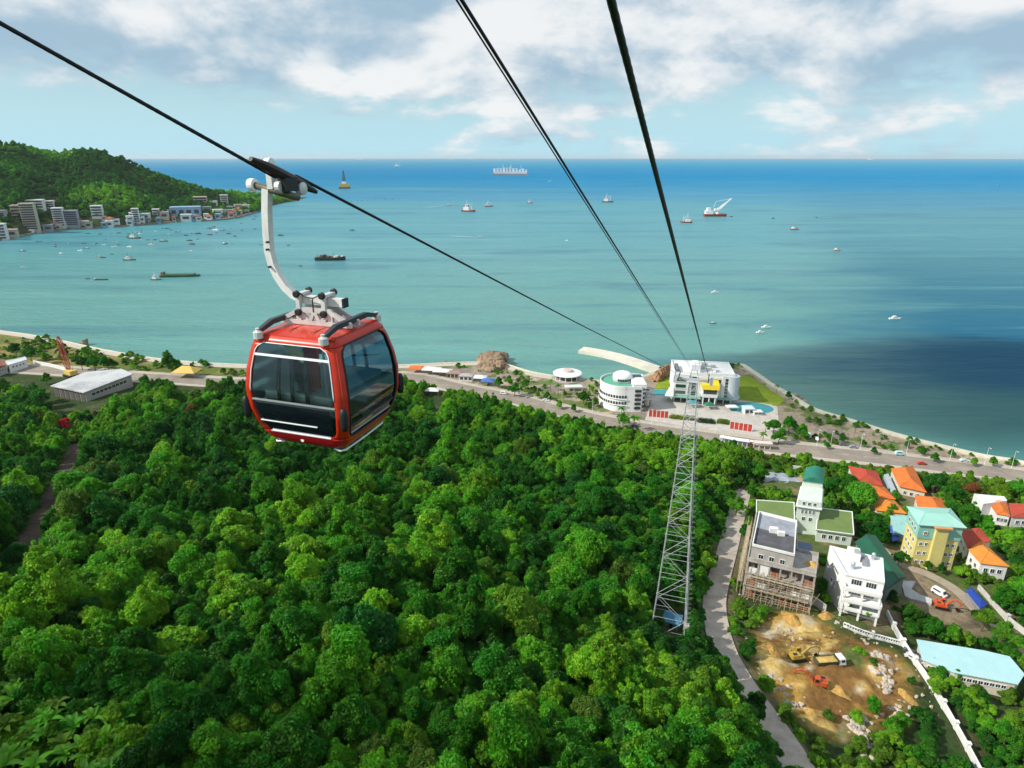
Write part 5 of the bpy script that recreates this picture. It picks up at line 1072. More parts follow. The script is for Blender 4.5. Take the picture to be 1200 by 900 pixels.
def kiosk(px, py, label, roofc, w_=8, d_=6, h=3.6, z=4.2, rz=.03, name='kiosk', wallc=None, hip=None):
    r, p = at_px(name, label, name, px, py, z, rz); wm = wallc or WHITE
    b = MB(); b.bx(-w_ / 2, w_ / 2, -d_ / 2, d_ / 2, -.8, h); b.build('wall', wm, r)
    b = MB()
    if hip: b.hip(-w_ / 2 - .5, w_ / 2 + .5, -d_ / 2 - .5, d_ / 2 + .5, h + .26, hip, None, 'x' if w_ > d_ else 'y', .25)
    else: b.bx(-w_ / 2 - .5, w_ / 2 + .5, -d_ / 2 - .5, d_ / 2 + .5, h + .002, h + .4)
    b.build('roof', roofc, r)
    n = max(2, int(w_ / 2.6))
    for i in range(n):
        f = MB(); x = -w_ / 2 + w_ * (i + .5) / n; f.bx(x - w_ / n * .36, x + w_ / n * .36, -d_ / 2 - .06, -d_ / 2 + .02, .9, h - .6); f.build('window', PANE, r)
    f = MB(); f.bx(w_ / 2 - .02, w_ / 2 + .05, -.5, .5, -.1, 2.1); f.build('door', DARKM, r); return r
kiosk(876, 484, 'small kiosk with a pale blue flat roof beside the teal deck', mat('pale_blue_roof', (0.55, 0.66, 0.70), 0.5, 0.06, 0.6), 5.5, 5, 3.4)
kiosk(887, 486, 'small white kiosk at the right edge of the teal deck', WHITE, 4.5, 3.0, 2.2)
def bus_shelter():
    A, D = W(843, 519, 4.2), W(904, 527, 4.2); u = D - A; r = thing('shelter', 'long curved white roadside shelter with a red gate, below the plaza', 'shelter', A, math.atan2(u.y, u.x)); L_ = u.length
    P = [Vector((x, 1.0 - 1.6 * math.sin(math.pi * x / L_), 0)) for x in np.linspace(0, L_ * .56, 20)]; b = MB(); ribbon(b, P, -1.6, 1.6, 3.4, 3.75); b.build('roof', WHITEP, r)
    Q = [Vector((x, 1.0 - 1.6 * math.sin(math.pi * x / L_), 0)) for x in np.linspace(L_ * .66, L_, 14)]; b = MB(); ribbon(b, Q, -1.9, 1.6, 3.3, 3.7); b.build('end_roof', mat('pinkish_canopy', (0.66, 0.55, 0.50), 0.6, 0.08, 0.6), r)
    b = MB(); ribbon(b, P, .9, 1.05, 0, 3.3); b.build('back_wall', mat('shelter_glass', (0.35, 0.42, 0.46), 0.3, 0.1, 0.8), r)
    for p in P[::3] + Q[::4]: b = MB(); b.lathe([(.14, -.6), (.14, 3.4)], (p.x, p.y - .8, 0), 8); b.build('post', WHITEP, r)
    b = MB(); b.bx(L_ * .585, L_ * .635, -.5, .9, -.4, 3.2); b.build('gate', mat('gate_red', (0.42, 0.07, 0.03), 0.6, 0.1, 1.0), r)
    b = MB(); b.bx(L_ * .575, L_ * .645, -.7, 1.1, 3.21, 3.6); b.build('gate_lintel', WHITEP, r)
bus_shelter()
# ---- the row of stalls and tents along the seafront
OR = mat('orange_canvas', (0.62, 0.17, 0.04), 0.7, 0.1, 0.6)
tent(489, 436, 12, 7, 3.6, (0.62, 0.14, 0.03), 'orange roofed seafront stall just right of the gondola', 'stall', 4.1, -.1)
tent(506, 438, 13, 8, 3.8, (0.74, 0.74, 0.72), 'left of two big white marquees by the rocks', 'marquee', 4.1, -.12)
tent(519, 440, 13, 8, 3.8, (0.70, 0.70, 0.69), 'right of two big white marquees by the rocks', 'marquee', 4.1, -.14)
kiosk(534, 442, 'brownish seafront hut right of the white marquees', mat('brown_tin', (0.28, 0.19, 0.15), 0.7, 0.2, 0.5), 11, 7, 3.6, 4.1, -.15, 'hut', mat('tan_wall', (0.40, 0.33, 0.26), 0.8, 0.15, 0.5), 1.2)
kiosk(547, 445, 'grey seafront hut between the brown hut and blue tents', mat('grey_tin', (0.36, 0.33, 0.33), 0.7, 0.2, 0.5), 9, 6, 3.4, 4.1, -.15, 'hut', None, 1.0)
tent(563, 447, 9, 7, 3.4, (0.62, 0.66, 0.72), 'white tent left of the blue tents on the seafront', 'tent', 4.1, -.15)
tent(572, 451, 9, 8, 3.4, (0.06, 0.13, 0.38), 'blue tent beside a white one on the seafront', 'tent', 4.1, -.15)
tent(507, 462, 9, 6, 3.2, (0.72, 0.71, 0.68), 'small white tent at the forest edge below the coast road', 'tent', 4.6, -.1)
def rock_mesh(seed, sub=2):
    g = random.Random(seed); b = MB(); n, k = 10, 6; vs = []
    for i in range(k + 1):
        p = math.pi * i / k
        for j in range(n): a = 2 * math.pi * j / n; q = 1 + .28 * math.sin(a * 2 + seed) * math.sin(p * 2 + seed * .7) + g.uniform(-.13, .13); vs.append((math.sin(p) * math.cos(a) * q, math.sin(p) * math.sin(a) * q * .85, math.cos(p) * q * .72))
    fs = [(i * n + j, (i + 1) * n + j, (i + 1) * n + (j + 1) % n, i * n + (j + 1) % n) for i in range(k) for j in range(n)]
    me = bpy.data.meshes.new('boulder'); me.from_pydata(vs, [], fs); me.validate(); return me
ROCKB = mat('brown_sea_rock', (0.27, 0.19, 0.125), 0.9, 0.35, 0.9, 0.12, stain=(0.10, 0.075, 0.055), stain_amt=0.7); ROCKP = mat('pale_boulder', (0.46, 0.40, 0.33), 0.9, 0.25, 0.9, 0.10, stain=(0.26, 0.20, 0.13), stain_amt=0.6)
RKB, RKP = [], []
for i in range(5):
    a = rock_mesh(i + 1); a.materials.append(ROCKB); RKB.append(a); c = rock_mesh(i + 11); c.materials.append(ROCKP); RKP.append(c)
def boulders(pts, size, meshes, label, group, zfun, seed=1, name='boulder', cat='rock', jit=1.0):
    g = random.Random(seed)
    for px, py, q in pts:
        p = zfun(px, py); o = link(name, g.choice(meshes), None, p + Vector((g.uniform(-jit, jit), g.uniform(-jit, jit), size * q * .15)), g.uniform(0, 6.28)); s_ = size * q * g.uniform(.75, 1.25); o.scale = (s_, s_ * g.uniform(.8, 1.1), s_ * g.uniform(.8, 1.15)); tag(o, label, cat, group)
g_ = random.Random(2)
pts = [(g_.uniform(563, 592), g_.uniform(418, 434), g_.uniform(.6, 1.5)) for _ in range(46)] + [(578 + g_.uniform(-8, 8), 424 + g_.uniform(-4, 5), 1.9) for _ in range(8)]
boulders(pts, 3.4, RKB, 'one of the big brown boulders heaped on the rocky point by the seafront tents', 'boulders of the rocky point', lambda a, c: W(a, c, 1.2 + (1 - abs(a - 578) / 18) * 4), 3)
pts = [(g_.uniform(515, 566), g_.uniform(426, 433), g_.uniform(.4, 1.0)) for _ in range(34)]
boulders(pts, 2.6, RKB, 'low dark shore rock behind the white marquees', 'shore rocks behind the marquees', lambda a, c: W(a, c, .8), 4)
pts = [(927 + g_.uniform(-10, 18), 468 + g_.uniform(-7, 8), g_.uniform(.5, 1.3)) for _ in range(30)]
boulders(pts, 1.9, RKB + RKP, 'sea-worn boulder heaped below the tip of the station lawn', 'boulders at the lawn tip', lambda a, c: W(a, c + (a - 927) * .35, 1.0), 5)
# ================================================================== VILLAGE
def lift_z(base_px, top_py):
    p = G(*base_px); return p, top_z(p, top_py)
ORT = tiled('orange_tiles', (0.58, 0.15, 0.025), 0.45, 0.8, 0.18, 0.05, stain=(0.30, 0.07, 0.03), amt=0.45)
RDT = tiled('rust_red_tiles', (0.40, 0.055, 0.028), 0.45, 0.8, 0.18, 0.05, stain=(0.22, 0.05, 0.03), amt=0.5)
ORY = tiled('yellow_orange_tiles', (0.62, 0.22, 0.03), 0.45, 0.8, 0.15, 0.05, stain=(0.36, 0.10, 0.03), amt=0.35)
CREAM = mat('cream_render', (0.62, 0.56, 0.44), 0.8, 0.1, 0.5, stain=(0.35, 0.30, 0.22), stain_amt=0.4)
def hip_house(label, quad_px, zt, m, h=2.2, drop=5.5, wall=None, nwin=3, name='house', group=None, cat='house'):
    q = px_poly(quad_px, zt); c = sum(q, Vector()) / 4; s = Site(name, label, cat, (c.x, c.y, zt - drop), group)
    inn = [p.lerp(c, .07) for p in q]; s.block('wall', inn, zt - drop - 3, zt - .25, wall or CREAM)
    s.quad_roof('roof', q, h, m)
    s.wins(inn[3], inn[2], [zt - drop * .5], nwin, 1.1, 1.5, deep=.04)
    s.wins(inn[0], inn[3], [zt - drop * .5], nwin, 1.1, 1.5, deep=.04)
    s.wins(inn[2], inn[1], [zt - drop * .5], nwin, 1.1, 1.5, deep=.04)
    return s
hip_house('rust red roofed house at the far end of the left orange terrace', [(994, 546), (1028, 552), (1035, 569), (1003, 566)], 13.5, RDT)
hip_house('orange roofed house in the middle of the left terrace beside the round tree', [(1004, 567), (1036, 570), (1050, 585), (1017, 582)], 15, ORT)
hip_house('orange roofed house at the near end of the left terrace above the blue tarp', [(1018, 583), (1048, 586), (1063, 602), (1027, 598)], 16, ORY)
hip_house('orange red roofed house at the far end of the right terrace near the road', [(1044, 549), (1070, 546), (1086, 577), (1054, 570)], 13.5, ORT)
hip_house('orange roofed house behind the aqua and yellow building', [(1072, 580), (1102, 583), (1127, 612), (1078, 604)], 15.5, ORT)
# strip of grey courtyard between the terraces
s = Site('courtyard_wall', 'pale grey courtyard wall between the two orange roofed terraces', 'wall', G(1042, 573)); s.block('wall', px_poly([(1036, 556), (1041, 555), (1052, 578), (1046, 580)], 12.5), 6, 12.5, mat('grey_blue_wall', (0.34, 0.40, 0.43), 0.8, 0.12, 0.5))
# the aqua and yellow four-storey building
def yellow_building():
    b0 = G(1066, 665); zt = top_z(b0, 616); s = Site('apartment_block', 'four-storey yellow block with aqua top and aqua roof', 'building', b0)
    YE = mat('yellow_render', (0.66, 0.57, 0.20), 0.75, 0.07, 0.4, stain=(0.42, 0.36, 0.15), stain_amt=0.4); AQ = mat('aqua_cladding', (0.24, 0.50, 0.42), 0.6, 0.08, 0.4, stain=(0.40, 0.55, 0.50), stain_amt=0.4); AQR = tiled('aqua_sheet', (0.28, 0.54, 0.46), 0.6, 0.5, 0.08, 0.04, stain=(0.5, 0.55, 0.5), amt=0.4)
    fp = px_poly([(1079, 614), (1128, 617), (1112, 597), (1067, 595)], zt); zm = zt - (zt - b0.z) * .33; z0 = b0.z - 4
    s.block('wall', fp, z0, zm, YE); c = sum(fp, Vector()) / 4; up = [p + (p - c).normalized() * .35 for p in fp]
    s.block('aqua_storey', up, zm + .002, zt, AQ); s.quad_roof('roof', [p + (p - c).normalized() * .9 + Vector((0, 0, .02)) for p in up], 1.5, AQR, .3)
    h = (zm - b0.z); A, B = fp[0], fp[1]; mid = lambda t: A.lerp(B, t)
    u = (B - A).normalized(); n = Vector((u.y, -u.x, 0)); pc = [mid(.36) + n * .05, mid(.36) + n * 1.3, mid(.66) + n * 1.3, mid(.66) + n * .05]
    s.block('stair_bay', pc, z0, zt - .6, YE); t = s.block('bay_cap', [mid(.30) + n * .06, mid(.30) + n * 2.0, mid(.72) + n * 2.0, mid(.72) + n * .06], zt - .598, zt - .1, mat('orange_cap', (0.55, 0.26, 0.10), 0.7, 0.1, 0.6))
    rows = [b0.z + h * f for f in (.16, .48, .80)]
    s.wins(mid(0), mid(.36), rows, 2, .9, 1.2); s.wins(mid(.66), mid(1), rows, 2, .9, 1.2); s.wins(fp[3], fp[0], rows, 3, 1.2, 1.4); s.wins(up[3], up[0], [zm + 2.2], 3, 1.2, 1.4); s.wins(mid(0) + n * .35, mid(.3) + n * .35, [zm + 2.2], 1, .9, 1.1)
yellow_building()
s = Site('lean_to', 'low aqua tin roof beside the yellow block with a blue tarp at its edge', 'shed', G(1052, 640)); q = px_poly([(1043, 604), (1064, 604), (1064, 628), (1048, 624)], 19.5); s.block('wall', [p.lerp(sum(q, Vector()) / 4, .1) for p in q], 12, 19.2, CREAM)
s.block('roof', q, 19.25, 19.5, tiled('pale_aqua_sheet', (0.28, 0.52, 0.48), 0.5, 0.5, 0.1, 0.04)); s.block('tarp', px_poly([(1043, 615), (1050, 618), (1055, 632), (1046, 634)], 18.2), 17.9, 18.2, mat('blue_tarp', (0.02, 0.12, 0.50), 0.5, 0.15, 1.0))
# green-roofed white house with a tower
def green_house():
    b0 = G(975, 640); s = Site('villa', 'pale villa with two dull green roofs and a tall green-capped centre tower', 'house', b0); PALE = mat('pale_mint_render', (0.58, 0.66, 0.58), 0.7, 0.07, 0.5, stain=(0.40, 0.44, 0.40), stain_amt=0.35)
    GR = tiled('dull_green_sheet', (0.135, 0.20, 0.055), 0.5, 0.8, 0.10, 0.03, stain=(0.09, 0.13, 0.05), amt=0.5); GD = tiled('dark_green_sheet', (0.015, 0.17, 0.11), 0.5, 0.6, 0.12, 0.04, stain=(0.05, 0.25, 0.2), amt=0.3)
    z1 = top_z(b0, 626)
    for q in ([(886, 586), (931, 589), (931.5, 611), (886, 604)], [(958, 595), (999, 600), (1001, 627), (956, 621)]):
        p = px_poly(q, z1); c = sum(p, Vector()) / 4; w_ = s.block('wall', [v.lerp(c, .08) for v in p], b0.z - 4, z1 - .3, PALE); s.block('roof', p, z1 - .29, z1, GR); s.parapet('fascia', p, z1 - .35, .6, .3, WHITEP)
        s.wins(p[3].lerp(c, .08), p[2].lerp(c, .08), [z1 - 2.6], 4, 1.2, 1.7); s.wins(p[2].lerp(c, .08), p[1].lerp(c, .08), [z1 - 2.6], 3, 1.2, 1.7)
    tb = W(945, 605, z1); zt = z1 + 7.5; q = [(932, 606), (959, 610), (961, 588), (937, 585)]
    p = px_poly(q, z1); s.block('tower', p, b0.z - 3, zt, PALE); s.parapet('cornice', [v + (v - sum(p, Vector()) / 4) * .12 for v in p], zt - 2.6, .45, .5, WHITEP)
    s.wins(p[0], p[1], [zt - 4.6], 4, .7, 1.6, margin=.18); s.wins(p[0], p[1], [zt - 1.2], 3, .9, 1.3, margin=.15); s.wins(p[0], p[1], [zt - 7.6], 2, 1.1, 1.5, margin=.2)
    c = sum(p, Vector()) / 4; back = [p[3].lerp(p[0], .25), p[2].lerp(p[1], .25), p[2] + (p[2] - p[1]) * .5, p[3] + (p[3] - p[0]) * .5]
    s.block('upper_room', [b_.lerp(sum(back, Vector()) / 4, .08) for b_ in back], zt - 1, zt + 2.6, PALE)
    # curved green roof over the tower
    A, B, C_, D = [v - s.o for v in back]; vs = []; n = 12
    for i in range(n + 1):
        t = i / n; hgt = 1.8 * math.sin(math.pi * t) - .02
        for a, d in ((A, D), (B, C_)):
            pass
        a = A.lerp(B, t); d = D.lerp(C_, t); vs += [(a.x, a.y, zt + 2.62 - s.o.z + hgt), (d.x, d.y, zt + 2.62 - s.o.z + hgt), (a.x, a.y, zt + 2.4 - s.o.z), (d.x, d.y, zt + 2.4 - s.o.z)]
    b = MB(); b.add(vs, [f for i in range(n) for f in ((i * 4, i * 4 + 4, i * 4 + 5, i * 4 + 1), (i * 4, i * 4 + 2, i * 4 + 6, i * 4 + 4), (i * 4 + 1, i * 4 + 5, i * 4 + 7, i * 4 + 3))]); b.build('curved_roof', GD, s.root)
green_house()
# unfinished grey building in scaffolding
def construction():
    b0 = G(900, 706); zt = top_z(b0, 648); zb = b0.z; s = Site('unfinished_building', 'unfinished grey concrete building with open floors wrapped in scaffolding', 'building', b0); H = zt - zb
    RAW = mat('raw_concrete', (0.37, 0.35, 0.33), 0.9, 0.2, 0.4, 0.03, stain=(0.20, 0.16, 0.12), stain_amt=0.6); DK = mat('dark_roof_membrane', (0.075, 0.075, 0.085), 0.85, 0.3, 0.4, stain=(0.20, 0.20, 0.22), stain_amt=0.5); BRK = mat('raw_brick', (0.30, 0.11, 0.06), 0.9, 0.25, 1.2, 0.02, stain=(0.32, 0.26, 0.2), stain_amt=0.5); LG = mat('light_roof_grey', (0.28, 0.30, 0.35), 0.85, 0.2, 0.3, stain=(0.14, 0.14, 0.17), stain_amt=0.6)
    top = px_poly([(881, 640), (931, 652), (933.5, 612), (889, 601)], zt); s.block('upper_storey', top, zt - H * .26, zt - .3, RAW); s.block('roof_slab', [top[0], top[1], top[1].lerp(top[2], .54), top[0].lerp(top[3], .54)], zt - .29, zt, DK); s.block('roof_terrace', [top[0].lerp(top[3], .55), top[1].lerp(top[2], .55), top[2], top[3]], zt - .29, zt - .1, LG); s.parapet('parapet', top, zt - .28, 1.1, .3, WHITE)
    mid_ = lambda a, c, t: a.lerp(c, t)
    q = [top[0].lerp(top[3], .52).lerp(top[1].lerp(top[2], .52), t) for t in (.45, .62)]; 
    b = MB(); c = q[0] - s.o; b.box((c.x, c.y, zt - s.o.z + .9), (2.4, 1.4, 1.6), rz=-.2); c = q[1] - s.o; b.box((c.x, c.y - .6, zt - s.o.z + .6), (2.0, 1.2, 1.3), rz=-.2); b.build('water_tank', WHITE, s.root)
    z2 = zt - H * .27; low = px_poly([(876, 656), (956, 675), (959, 651), (934, 646), (934, 612), (886, 602)], z2)
    # floor slabs with columns, back walls and brick infill so that the open storeys read
    zs = [zb - 3, zb + H * .24, zb + H * .49, z2]
    c = sum(low, Vector()) / len(low)
    for i, z in enumerate(zs[1:]): s.block('floor_slab', low, z - .35, z - .002 * i, RAW, grow=.25 + .12 * (2 - i))
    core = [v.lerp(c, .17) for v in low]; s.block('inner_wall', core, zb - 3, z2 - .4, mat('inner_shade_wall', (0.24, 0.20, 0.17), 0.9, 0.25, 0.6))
    A, B, Cn = low[0], low[1], low[2]
    for k, (P, Q, n) in enumerate(((A, B, 6), (B, Cn, 2), (low[5], A, 4))):
        u = (Q - P).normalized(); ang = math.atan2(u.y, u.x)
        for i in range(n + 1):
            if k and i == 0: continue
            p = P.lerp(Q, i / n).lerp(c, .02) - s.o; b = MB(); b.box((p.x, p.y, (z2 - .4 + zb - 3) / 2 - s.o.z), (.45, .45, z2 - .4 - zb + 3), rz=ang); b.build('column', RAW, s.root)
        for lv in range(3):
            for i in range(n):
                if (i * 3 + lv * 2 + k) % 5 in (1, 3): continue
                p = P.lerp(Q, (i + .5) / n).lerp(c, .03) - s.o; z0, z1 = max(zs[lv], zb - 1), zs[lv + 1] - .4; hh = (z1 - z0) * (1.0 if (i + lv) % 3 == 0 else .45); b = MB(); b.box((p.x, p.y, z0 + hh / 2 - s.o.z), ((Q - P).length / n - .5, .22, hh), rz=ang); b.build('infill_wall', BRK if (i + lv + k) % 3 == 1 or lv == 0 else WHITE, s.root)
    s.parapet('terrace_parapet', low, z2 + .002, .9, .25, RAW)
    s.wins(top[0], top[1], [zt - H * .16], 3, 1.3, 1.4)
    sp = MB(); p = W(951, 661, z2) - s.o
    vs = [(0, 0, 1.1)] + [(2.6 * math.cos(a) * random.uniform(.7, 1.1), 1.9 * math.sin(a) * random.uniform(.7, 1.1), 0) for a in np.linspace(0, 6.283, 13)[:-1]]; sp.add(vs, [(0, i + 1, (i + 1) % 12 + 1) for i in range(12)]); sp.build('sand_heap', mat('builders_sand', (0.48, 0.30, 0.10), 0.95, 0.2, 1.0), s.root, loc=(p.x, p.y, z2 - s.o.z + .01))
    # scaffolding: poles, ledgers and planks, leaning against the front and left sides
    bam = mat('scaffold_pole', (0.40, 0.33, 0.22), 0.8, 0.3, 2.0); t = thing('scaffolding', 'pale pole scaffolding standing round the unfinished grey building', 'scaffolding', s.o)
    for P, Q, n in ((A, B, 11), (low[5], A, 7)):
        u = (Q - P).normalized(); nn = Vector((u.y, -u.x, 0)); 
        if nn.dot(c - P) > 0: nn = -nn
        b = MB(); g = random.Random(3)
        for row in (.9, 2.0):
            for i in range(n + 1): p = P.lerp(Q, i / n) + nn * row - s.o; b.tube([(p.x + g.uniform(-.2, .2), p.y + g.uniform(-.2, .2), -3), (p.x + g.uniform(-.2, .2), p.y, zs[2] + 2.2 - s.o.z + g.uniform(-1, 1.5))], .07, 5)
            for z in np.arange(zb - .5, zs[2] + 2, 1.7): a_, d_ = P + nn * row - s.o, Q + nn * row - s.o; b.tube([(a_.x, a_.y, z - s.o.z), (d_.x, d_.y, z - s.o.z + g.uniform(-.3, .3))], .06, 5)
        for i in range(0, n, 2): a_, d_ = P.lerp(Q, i / n) + nn * 2.05 - s.o, P.lerp(Q, (i + 2) / n) + nn * 2.05 - s.o; b.tube([(a_.x, a_.y, -1), (d_.x, d_.y, zs[2] - s.o.z)], .05, 5)
        b.build('pole_frame', bam, t)
        for z in (zs[1], zs[2]):
            pl = MB(); m_ = P.lerp(Q, .5) + nn * 1.45 - s.o; pl.box((m_.x, m_.y, z - .1 - s.o.z), ((Q - P).length * .92, .9, .06), rz=math.atan2(u.y, u.x)); pl.build('plank_deck', bam, t)
construction()
s = Site('shed', 'small blue-grey shed squeezed between the unfinished building and the villa', 'shed', G(946, 660)); q = px_poly([(934, 634), (951, 637), (953, 650), (935, 646)], 29.5); s.block('wall', [p.lerp(sum(q, Vector()) / 4, .08) for p in q], 20, 29.2, GREYC); s.block('roof', q, 29.25, 29.5, mat('blue_grey_sheet', (0.10, 0.15, 0.24), 0.6, 0.15, 0.6))
def tank(site, poly_pt, z, rr=.7):
    p = Vector(poly_pt) - site.o; b = MB(); b.lathe([(.01, .8), (rr, .8), (rr, 2.0), (rr * .7, 2.3), (.01, 2.35)], n=14); o = b.build('water_tank', STEEL, site.root, loc=(p.x, p.y, z - site.o.z))
    l = MB()
    for sx in (-1, 1):
        for sy in (-1, 1): l.tube([(sx * rr * .6, sy * rr * .6, 0), (sx * rr * .6, sy * rr * .6, .82)], .05, 4)
    l.build('tank_stand', DARKM, o)
# the white modern villa
def white_villa():
    p0, zt = lift_z((982, 716), 674); zb = p0.z; s = Site('modern_house', 'white cubic modern house with stacked front balconies and a flat roof', 'house', p0); H = zt - zb
    CW_ = mat('bright_white_render', (0.80, 0.80, 0.79), 0.6, 0.04, 0.4, stain=(0.58, 0.58, 0.57), stain_amt=0.3)
    TL, TR, BR, BL = px_poly([(972, 641), (1034.5, 656), (1036.5, 684), (991, 674)], zt); s.block('wall', [BL, BR, TR, TL], zb - 3, zt - .3, CW_); s.block('roof', [BL, BR, TR, TL], zt - .29, zt, mat('white_roof', (0.66, 0.67, 0.68), 0.7, 0.08, 0.25, stain=(0.45, 0.46, 0.48), stain_amt=0.4)); s.parapet('parapet', [BL, BR, TR, TL], zt - .28, .9, .25, CW_)
    u = (BR - BL).normalized(); L_ = (BR - BL).length; v = Vector((-u.y, u.x, 0)); v = v if v.dot(TL - BL) > 0 else -v; D = (TL - BL).dot(v); pt = lambda a, d: BL + u * a * L_ + v * d * D
    # roof well with stair head
    s.block('stair_head', [pt(.08, .62), pt(.42, .62), pt(.42, .92), pt(.08, .92)], zt + .01, zt + 2.3, CW_); s.block('roof_well', [pt(.05, .93), pt(.30, .93), pt(.30, .99), pt(.05, .99)], zt + .004, zt + .1, GREYC); s.block('hatch', [pt(.48, .50), pt(.62, .50), pt(.62, .80), pt(.48, .80)], zt + .01, zt + .9, GREYC); s.block('solar_tank', [pt(.24, .66), pt(.38, .66), pt(.38, .78), pt(.24, .78)], zt + 2.31, zt + 3.1, STEEL)
    st = H / 4
    tank(s, pt(.20, .30), zt, .6); tank(s, pt(.80, .85), zt, .6)
    for i_, (a_, z_) in enumerate(((.2, 2.2), (.5, 1.3), (.75, 2.7))):
        q = TL.lerp(BL, a_) - s.o; n_ = -u * .35; b = MB(); b.box((q.x + n_.x, q.y + n_.y, zb + st * z_ - s.o.z), (.9, .5, .7), rz=math.atan2(v.y, v.x)); b.build('air_conditioner', TRIM, s.root)
    # front: stepped balconies
    F_ = [(0.0, .98, .00, .20, 0), (0.0, 1.0, .00, .24, 1), (0.02, .96, .0, .17, 2)]
    for a0, a1, d0, d1, lv in F_:
        z = zb + st * (lv + .05 + .98 * 1); zf = zb + st * (lv + 1) - .1
        s.block('balcony_slab', [pt(a0, -d1), pt(a1, -d1), pt(a1, -.004), pt(a0, -.004)], zf - .35, zf - .004 * lv, CW_)
        P = [pt(a0, -d1), pt(a1, -d1), pt(a1, -.01), pt(a0, -.01)]
        b = MB(); R_ = s.rel(P)
        for i_, (q, w_) in enumerate(((R_[0], R_[1]), (R_[1], R_[2]), (R_[3], R_[0]))): m_ = (q + w_) / 2; d_ = w_ - q; b.box((m_.x, m_.y, zf - s.o.z + .5 + .003 * i_), (d_.length - .02 * i_, .22, 1.0), rz=math.atan2(d_.y, d_.x))
        b.build('balcony_wall', CW_, s.root)
        for t in (a0 + .02, (a0 + a1) / 2, a1 - .03): q = pt(t, -d1 + .03) - s.o; b = MB(); b.box((q.x, q.y, (zf - .35 + zf - st) / 2 - s.o.z - (1.5 if lv == 0 else 0)), (.5, .5, st - .36 + (3 if lv == 0 else 0)), rz=math.atan2(u.y, u.x)); b.build('pillar', CW_, s.root)
        s.wins(pt(a0, 0), pt(a1, 0), [zf - st * .5], 2, L_ * .30, st * .62, deep=.02, n_mull=3)
    s.wins(pt(.0, 0), pt(1, 0), [zb + st * 3.5], 2, L_ * .26, st * .55, deep=.02, n_mull=3)
    s.wins(TL, BL, [zb + st * 3.1], 5, .8, 1.1, margin=.30, n_mull=0); s.wins(TL, BL, [zb + st * 1.6], 2, .9, 1.2, margin=.35, n_mull=0)
    s.wins(BR, TR, [zb + st * f for f in (.6, 1.6, 2.6)], 3, 1.1, 1.5)
    for k, (a, d) in enumerate(((.3, -.14), (.7, -.2))): q = pt(a, d); plant('bush', 'bush', 'plant', ['green potted bush on the lower balcony of the white modern house', 'yellowish bush on the front balcony of the white modern house'][k], (q.x, q.y, zb + st - .1), .55, GREEN['mid' if k == 0 else 'lime'])
    return s, zb
white_villa()
s = Site('shed', 'big shed with a dark green pitched roof behind the white modern house', 'shed', G(1040, 690)); zt = 27.0; q = px_poly([(1002, 635), (1026, 627), (1062, 676), (1040, 690)], zt); s.block('wall', [p.lerp(sum(q, Vector()) / 4, .06) for p in q], 12, zt - .25, mat('shed_wall', (0.16, 0.20, 0.17), 0.85, 0.2, 0.5)); s.quad_roof('roof', q, 1.6, tiled('bottle_green_sheet', (0.008, 0.085, 0.045), 0.5, 0.55, 0.15, 0.04, stain=(0.02, 0.12, 0.07), amt=0.4), gable=True)
# orange house on the right and the white-red one beyond it
def right_houses():
    p0, _ = lift_z((1165, 680), 650); z1 = top_z(p0, 658); s = Site('house', 'white house with a yellow-orange hipped roof and a dark red wing', 'house', p0)
    for q, m, hh in (([(1135, 644), (1149, 632), (1183, 664), (1149, 660)], ORY, 2.2), ([(1125, 621), (1148, 618), (1162, 634), (1134, 642)], RDT, 1.4)):
        p = px_poly(q, z1); c = sum(p, Vector()) / 4; w_ = [v.lerp(c, .06) for v in p]; s.block('wall', w_, p0.z - 4, z1 - .3 - .05 * hh, WHITE); s.quad_roof('roof', p, hh, m)
        s.wins(w_[0], w_[3], [z1 - 2.6], 2, 1.2, 1.5); s.wins(w_[3], w_[2], [z1 - 2.6], 3, 1.2, 1.5)
    p0, _ = lift_z((1180, 614), 590); z1 = top_z(p0, 601); s = Site('house', 'white walled house with a red and orange roof at the right edge', 'house', p0)
    for q, m, hh in (([(1158, 588), (1180, 588), (1184, 605), (1168, 602)], ORT, 1.2), ([(1182, 590), (1216, 592), (1216, 607), (1186, 606)], RDT, 1.2)):
        p = px_poly(q, z1); c = sum(p, Vector()) / 4; w_ = [v.lerp(c, .05) for v in p]; s.block('wall', w_, p0.z - 4, z1 - .3 - .05 * hh, WHITE); s.quad_roof('roof', p, hh, m, .2)
        s.wins(w_[3], w_[2], [z1 - 2.4], 3, 1.2, 1.5)
    p = px_poly([(1141, 580), (1176, 583), (1180, 588), (1152, 592)], z1 + .8); s.block('white_annex', p, p0.z - 4, z1 + .8, WHITE); s.parapet('annex_parapet', p, z1 + .802, .6, .2, WHITE)
right_houses()
# long pale blue shed
s = Site('long_shed', 'long shed with a pale sky-blue metal roof at the right edge', 'shed', G(1130, 800)); zt = G(1120, 790).z + 4.2
q = px_poly([(1074, 749), (1152, 762), (1183, 769), (1201, 790), (1193, 802), (1118, 788), (1081, 773)], zt); c = sum(q, Vector()) / 7
s.block('wall', [p.lerp(c, .05) for p in q], zt - 8, zt - .25, CREAM); s.block('roof', q, zt - .249, zt, tiled('sky_blue_sheet', (0.36, 0.58, 0.60), 0.9, 0.45, 0.06, 0.03, 'x', stain=(0.50, 0.62, 0.62), amt=0.4))
s.wins(q[6].lerp(c, .05), q[5].lerp(c, .05), [zt - 1.8], 4, 1.0, 1.0); s.wins(q[5].lerp(c, .05), q[4].lerp(c, .05), [zt - 1.8], 8, 1.0, 1.0)
s = Site('tarp_shelter', 'narrow shelter covered with a deep blue tarp beside the village path', 'shelter', G(1146, 708)); zt = s.o.z + 2.4
